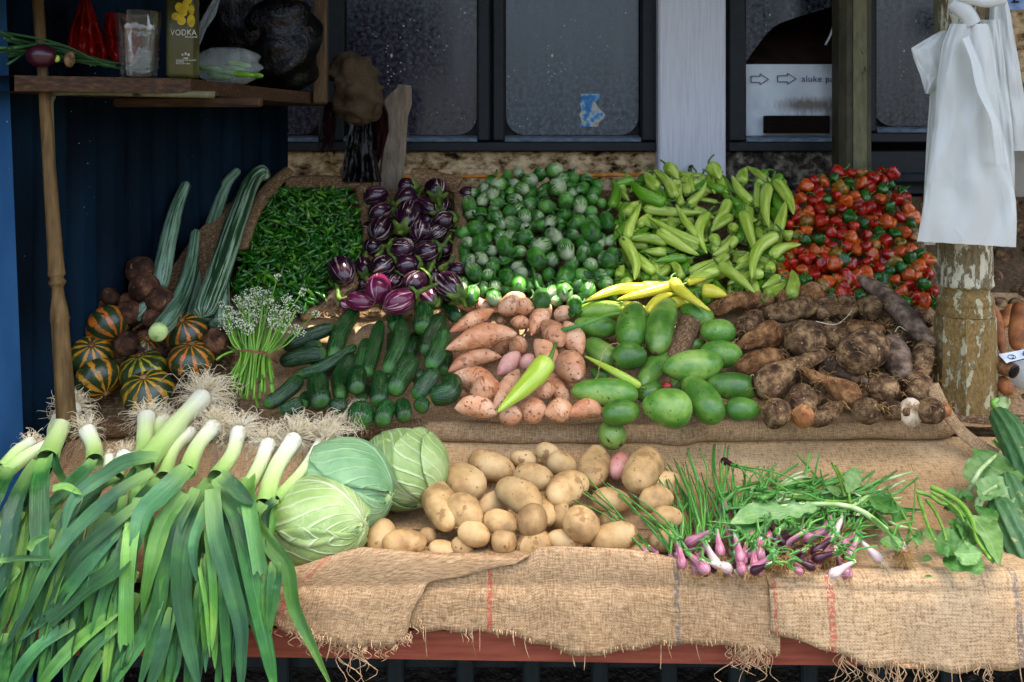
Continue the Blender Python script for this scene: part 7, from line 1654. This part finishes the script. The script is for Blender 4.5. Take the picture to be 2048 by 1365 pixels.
def luffa(pts, w, label, Ys, ridges=10):
    P = [at(p[0], p[1], y) for p, y in zip(pts, Ys)]; mb = MB(); rw = w / F * Ys[0]
    P2 = body(mb, P, rw, interp([(0, 0), (.01, .35), (.05, .6), (.2, .82), (.6, 1), (.9, .95), (.98, .7), (1, 0)]), n=40, m=60, amp=.05, freq=12, amp2=.03, mod=lambda t, a: 1 + .13 * (np.abs(np.cos(a * ridges / 2)) - .6) * -1.6)
    o = mb.build('ridged_luffa', M['luffa']); tag(o, label, 'luffa'); return o, P2
o, P2 = luffa([(1992, 822), (2030, 880), (2065, 960), (2085, 1060)], 62, 'ridged luffa with curled stem leaning down from the post', [2.10, 2.02, 1.95, 1.86])
MB().tube([V(P2[0]), at(1992, 818, 2.10), at(1986, 806, 2.10), at(1994, 800, 2.11)], .006, m=8, n=10).build('stem', M['gstalk'], o)
luffa([(1992, 1000), (2020, 1060), (2060, 1140)], 66, 'ridged luffa with scabbed blunt end lying at the front under the leaves', [1.86, 1.81, 1.76])
luffa([(2010, 950), (2040, 1030), (2080, 1100)], 60, 'dark ridged luffa wedged between the two larger ones', [1.93, 1.86, 1.80])

# ---------------------------------------------------------------- the stall beyond the post
for (a, b, w, Y0, Y1, mat, pf, nm, lab) in [((1982, 615), (2008, 712), 30, 2.36, 2.28, 'orangeroot', 'taper', 'orange_root', 'long orange root standing against the peeling post'), ((2000, 655), (2025, 610), 22, 2.42, 2.45, 'orangeroot', 'stub', 'orange_root', 'yellowish bent root crossing behind the orange ones'), ((2040, 605), (2032, 700), 34, 2.36, 2.3, 'orangeroot', 'stub', 'orange_root', 'broad orange root upright at the picture edge'), ((1985, 722), (2032, 745), 34, 2.25, 2.2, 'otaro', 'stub', 'brown_pod', 'black tipped brown root poking out beside the post'), ((2000, 755), (2020, 790), 30, 2.24, 2.2, 'orangeroot', 'potato', 'pink_root', 'knobbly pinkish root with a hairy end'), ((2012, 795), (1998, 822), 26, 2.22, 2.2, 'palestalk', 'cuke', 'pale_stalk', 'pale peeled stalk below the knobbly root'), ((2035, 790), (2060, 830), 50, 2.28, 2.25, 'otaro', 'potato', 'brown_root', 'dark orange root in the shadow beside the post foot'), ((2005, 690), (2050, 690), 30, 2.45, 2.45, 'orangeroot', 'stub', 'orange_root', 'shadowed orange root behind the ticket')]:
    mb = MB(); P2 = body(mb, [at(*a, Y0), at(*b, Y1)], w / F * Y0, pf, n=16, m=16, amp=.1, freq=18)
    o = mb.build(nm, M[mat]); tag(o, lab, 'root')
    if nm == 'brown_pod': MB().sweep([V(P2[-4]), V(P2[-3]), V(P2[-2]), V(P2[-1]) + (V(P2[-1]) - V(P2[-2])) * .3], [w / F * Y0 * .44, w / F * Y0 * .42, w / F * Y0 * .32, .0005], 12).build('black_tip', M['black'], o)
    if nm == 'pink_root': mb = MB(); tuft(mb, V(P2[-1]), V((.3, -.5, -.6)), .008, 30, .018, 4); mb.build('root_tuft', M['broot'], o)
mb = MB(); body(mb, [at(2015, 760, 2.3), at(2090, 730, 2.3)], .085, 'potato', n=18, m=20, amp=.12, freq=14); tag(mb.build('white_bundle', M['whitebag']), 'white plastic bundle under the printed ticket beside the post', 'bag')
A, B, C_, D = at(1997, 709, 2.21), at(2065, 696, 2.21), at(2068, 714, 2.2), at(2013, 727, 2.2)
tk = MB().grid([[list(A), list(B)], [list(D), list(C_)]]).build('ticket', M['card'], smooth=False); tag(tk, 'white printed ticket with a ringed number lying beside the post', 'ticket')
td = V((0, -.0012, .0006)); dx = (B - A).normalized(); dy = (A - D).normalized()
mb = MB(); c0 = (A + D) / 2 + dx * .020 + td
mb.sweep([list(c0 + dx * .0078 * math.cos(a) + dy * .0052 * math.sin(a)) for a in np.linspace(0, 6.283, 24)], .0007, 4, up=(0, -1, 0)); mb.build('ring', M['darkink'], tk)
mb = MB(); mb.tube([D + td + dx * .004, C_ + td], .0012, m=4, n=4); mb.build('border', M['ink'], tk)
rot = (math.pi / 2, -math.atan2((B - A).z, (B - A).x), 0)
text('lettering', '2', c0 - dx * .003 - dy * .004 + td * .4, .011, M['darkink'], tk, rot); text('lettering', '6..', (A + D) / 2 + dx * .042 - dy * .003 + td * 1.4, .016, M['darkink'], tk, rot)
for k in range(46):
    x, y = rnd.uniform(1990, 2080), rnd.uniform(395, 640); w = rnd.uniform(24, 44)
    if k >= 26: x, y = rnd.uniform(1822, 1885), rnd.uniform(385, 600)
    if k >= 26 and x < 1815 + (y - 380) * .33 + 18: continue
    c = at(x, y, 2.95 - (y - 380) / 260 * .45 + rnd.uniform(-.05, .02)); mb = MB(); d = V((rnd.uniform(-1, 1), rnd.uniform(-.5, .5), rnd.uniform(-1, 1))).normalized() * w / F * 1.5
    body(mb, [c - d, c + d], w / F * 2.7, 'potato', n=10, m=12, amp=.2, freq=20)
    tag(mb.build('dark_tuber', M['taro']), 'dark earthy tuber in the shadowed heap beyond the peeling post', 'tuber', 'dark tubers beyond the post')

# ---------------------------------------------------------------- labels for the heaps
ORD = ['leftmost', 'second from left', 'third from left', 'fourth from left', 'fifth from left', 'sixth from left', 'seventh from left', 'eighth from left', 'ninth from left', 'tenth from left', 'eleventh from left', 'twelfth from left', 'thirteenth from left', 'fourteenth from left', 'fifteenth from left', 'sixteenth from left', 'seventeenth from left', 'eighteenth from left', 'nineteenth from left', 'twentieth from left']
ROW = ['top', 'second', 'third', 'fourth', 'fifth', 'sixth', 'seventh', 'eighth', 'ninth', 'tenth', 'eleventh', 'twelfth']
CAT = {'potato': 'potato', 'cucumber': 'cucumber', 'mango': 'mango', 'root': 'root', 'beetroot': 'beetroot', 'brinjal': 'brinjal', 'pepper': 'pepper', 'rootlet': 'rootlet', 'heap': 'stalk'}
heaps = {}
for r in REG: heaps.setdefault(r[1], []).append(r)
for hname, L in heaps.items():
    n = len(L); nrow = max(1, min(12, round(math.sqrt(n * .75)))); L.sort(key=lambda r: r[3])
    ws = sorted(r[4] for r in L); lo, hi = ws[int(n * .33)], ws[int(n * .75)]
    per = math.ceil(n / nrow)
    cat = next((c for k, c in CAT.items() if hname.endswith(k)), hname.split()[-1])
    for i in range(0, n, per):
        row = sorted(L[i:i + per], key=lambda r: r[2])
        for j, (o, _, x, y, w, a, b, ex) in enumerate(row):
            size = 'small' if w < lo else 'large' if w > hi else 'mid sized'
            dx, dy = abs(b[0] - a[0]), abs(b[1] - a[1]); ln = math.hypot(dx, dy)
            lie = '' if 'round' in hname or 'loose' in hname or 'beet' in hname else 'end on' if ln < w * .9 else 'lying level' if dy < dx * .4 else 'upright' if dx < dy * .4 else 'slanting'
            rn = i // per; rw = 'only' if nrow == 1 else 'bottom' if i + per >= n else ROW[min(rn, 11)]
            pos = 'rightmost' if j == len(row) - 1 and j else ORD[min(j, 19)]
            lab = ' '.join(f'{size} {hname} {lie}, {pos} in {rw} heap row'.split()).replace(' ,', ',')
            tag(o, lab, cat, hname.replace('brinjal', 'brinjals').replace('pepper', 'peppers') + ' heap')

# ---------------------------------------------------------------- light and camera
SUN_EL, SUN_AZ = 78, 80
w = bpy.data.worlds.new('World'); SC.world = w; w.use_nodes = True
nt = w.node_tree; bg = nt.nodes['Background']; sk = nt.nodes.new('ShaderNodeTexSky'); sk.sky_type = 'NISHITA'; sk.sun_disc = False
sk.sun_elevation = math.radians(SUN_EL); sk.sun_rotation = math.radians(SUN_AZ); sk.dust_density = 6.0; sk.air_density = 1.0; sk.ozone_density = .6
nt.links.new(sk.outputs[0], bg.inputs[0]); bg.inputs[1].default_value = .15
ld = bpy.data.lights.new('sun', 'SUN'); ld.energy = 3.2; ld.angle = math.radians(.5); ld.color = (1, .95, .86)
lo = bpy.data.objects.new('sun', ld); COL.objects.link(lo)
el, az = math.radians(SUN_EL), math.radians(SUN_AZ)
sdir = V((math.sin(az) * math.cos(el), math.cos(az) * math.cos(el), math.sin(el)))
lo.rotation_euler = sdir.to_track_quat('Z', 'Y').to_euler(); lo.location = (0, 0, 6)
cd = bpy.data.cameras.new('camera'); cam = bpy.data.objects.new('camera', cd); COL.objects.link(cam); SC.camera = cam
cam.location = (0, 0, ZC); cam.rotation_euler = (math.pi / 2, 0, 0)
cd.sensor_width = 36; cd.lens = 36 * F / 2048; cd.shift_y = -(682.5 - H) / 2048; cd.clip_end = 400; cd.clip_start = .05
cd.dof.use_dof = True; cd.dof.focus_distance = 1.95; cd.dof.aperture_fstop = 11
SC.view_settings.view_transform = 'Standard'; SC.view_settings.look = 'None'; SC.view_settings.exposure = 2.43; SC.view_settings.gamma = 1.0
SC.cycles.use_denoising = True
SC.cycles.diffuse_bounces = 2; SC.cycles.max_bounces = 8; SC.cycles.transparent_max_bounces = 12
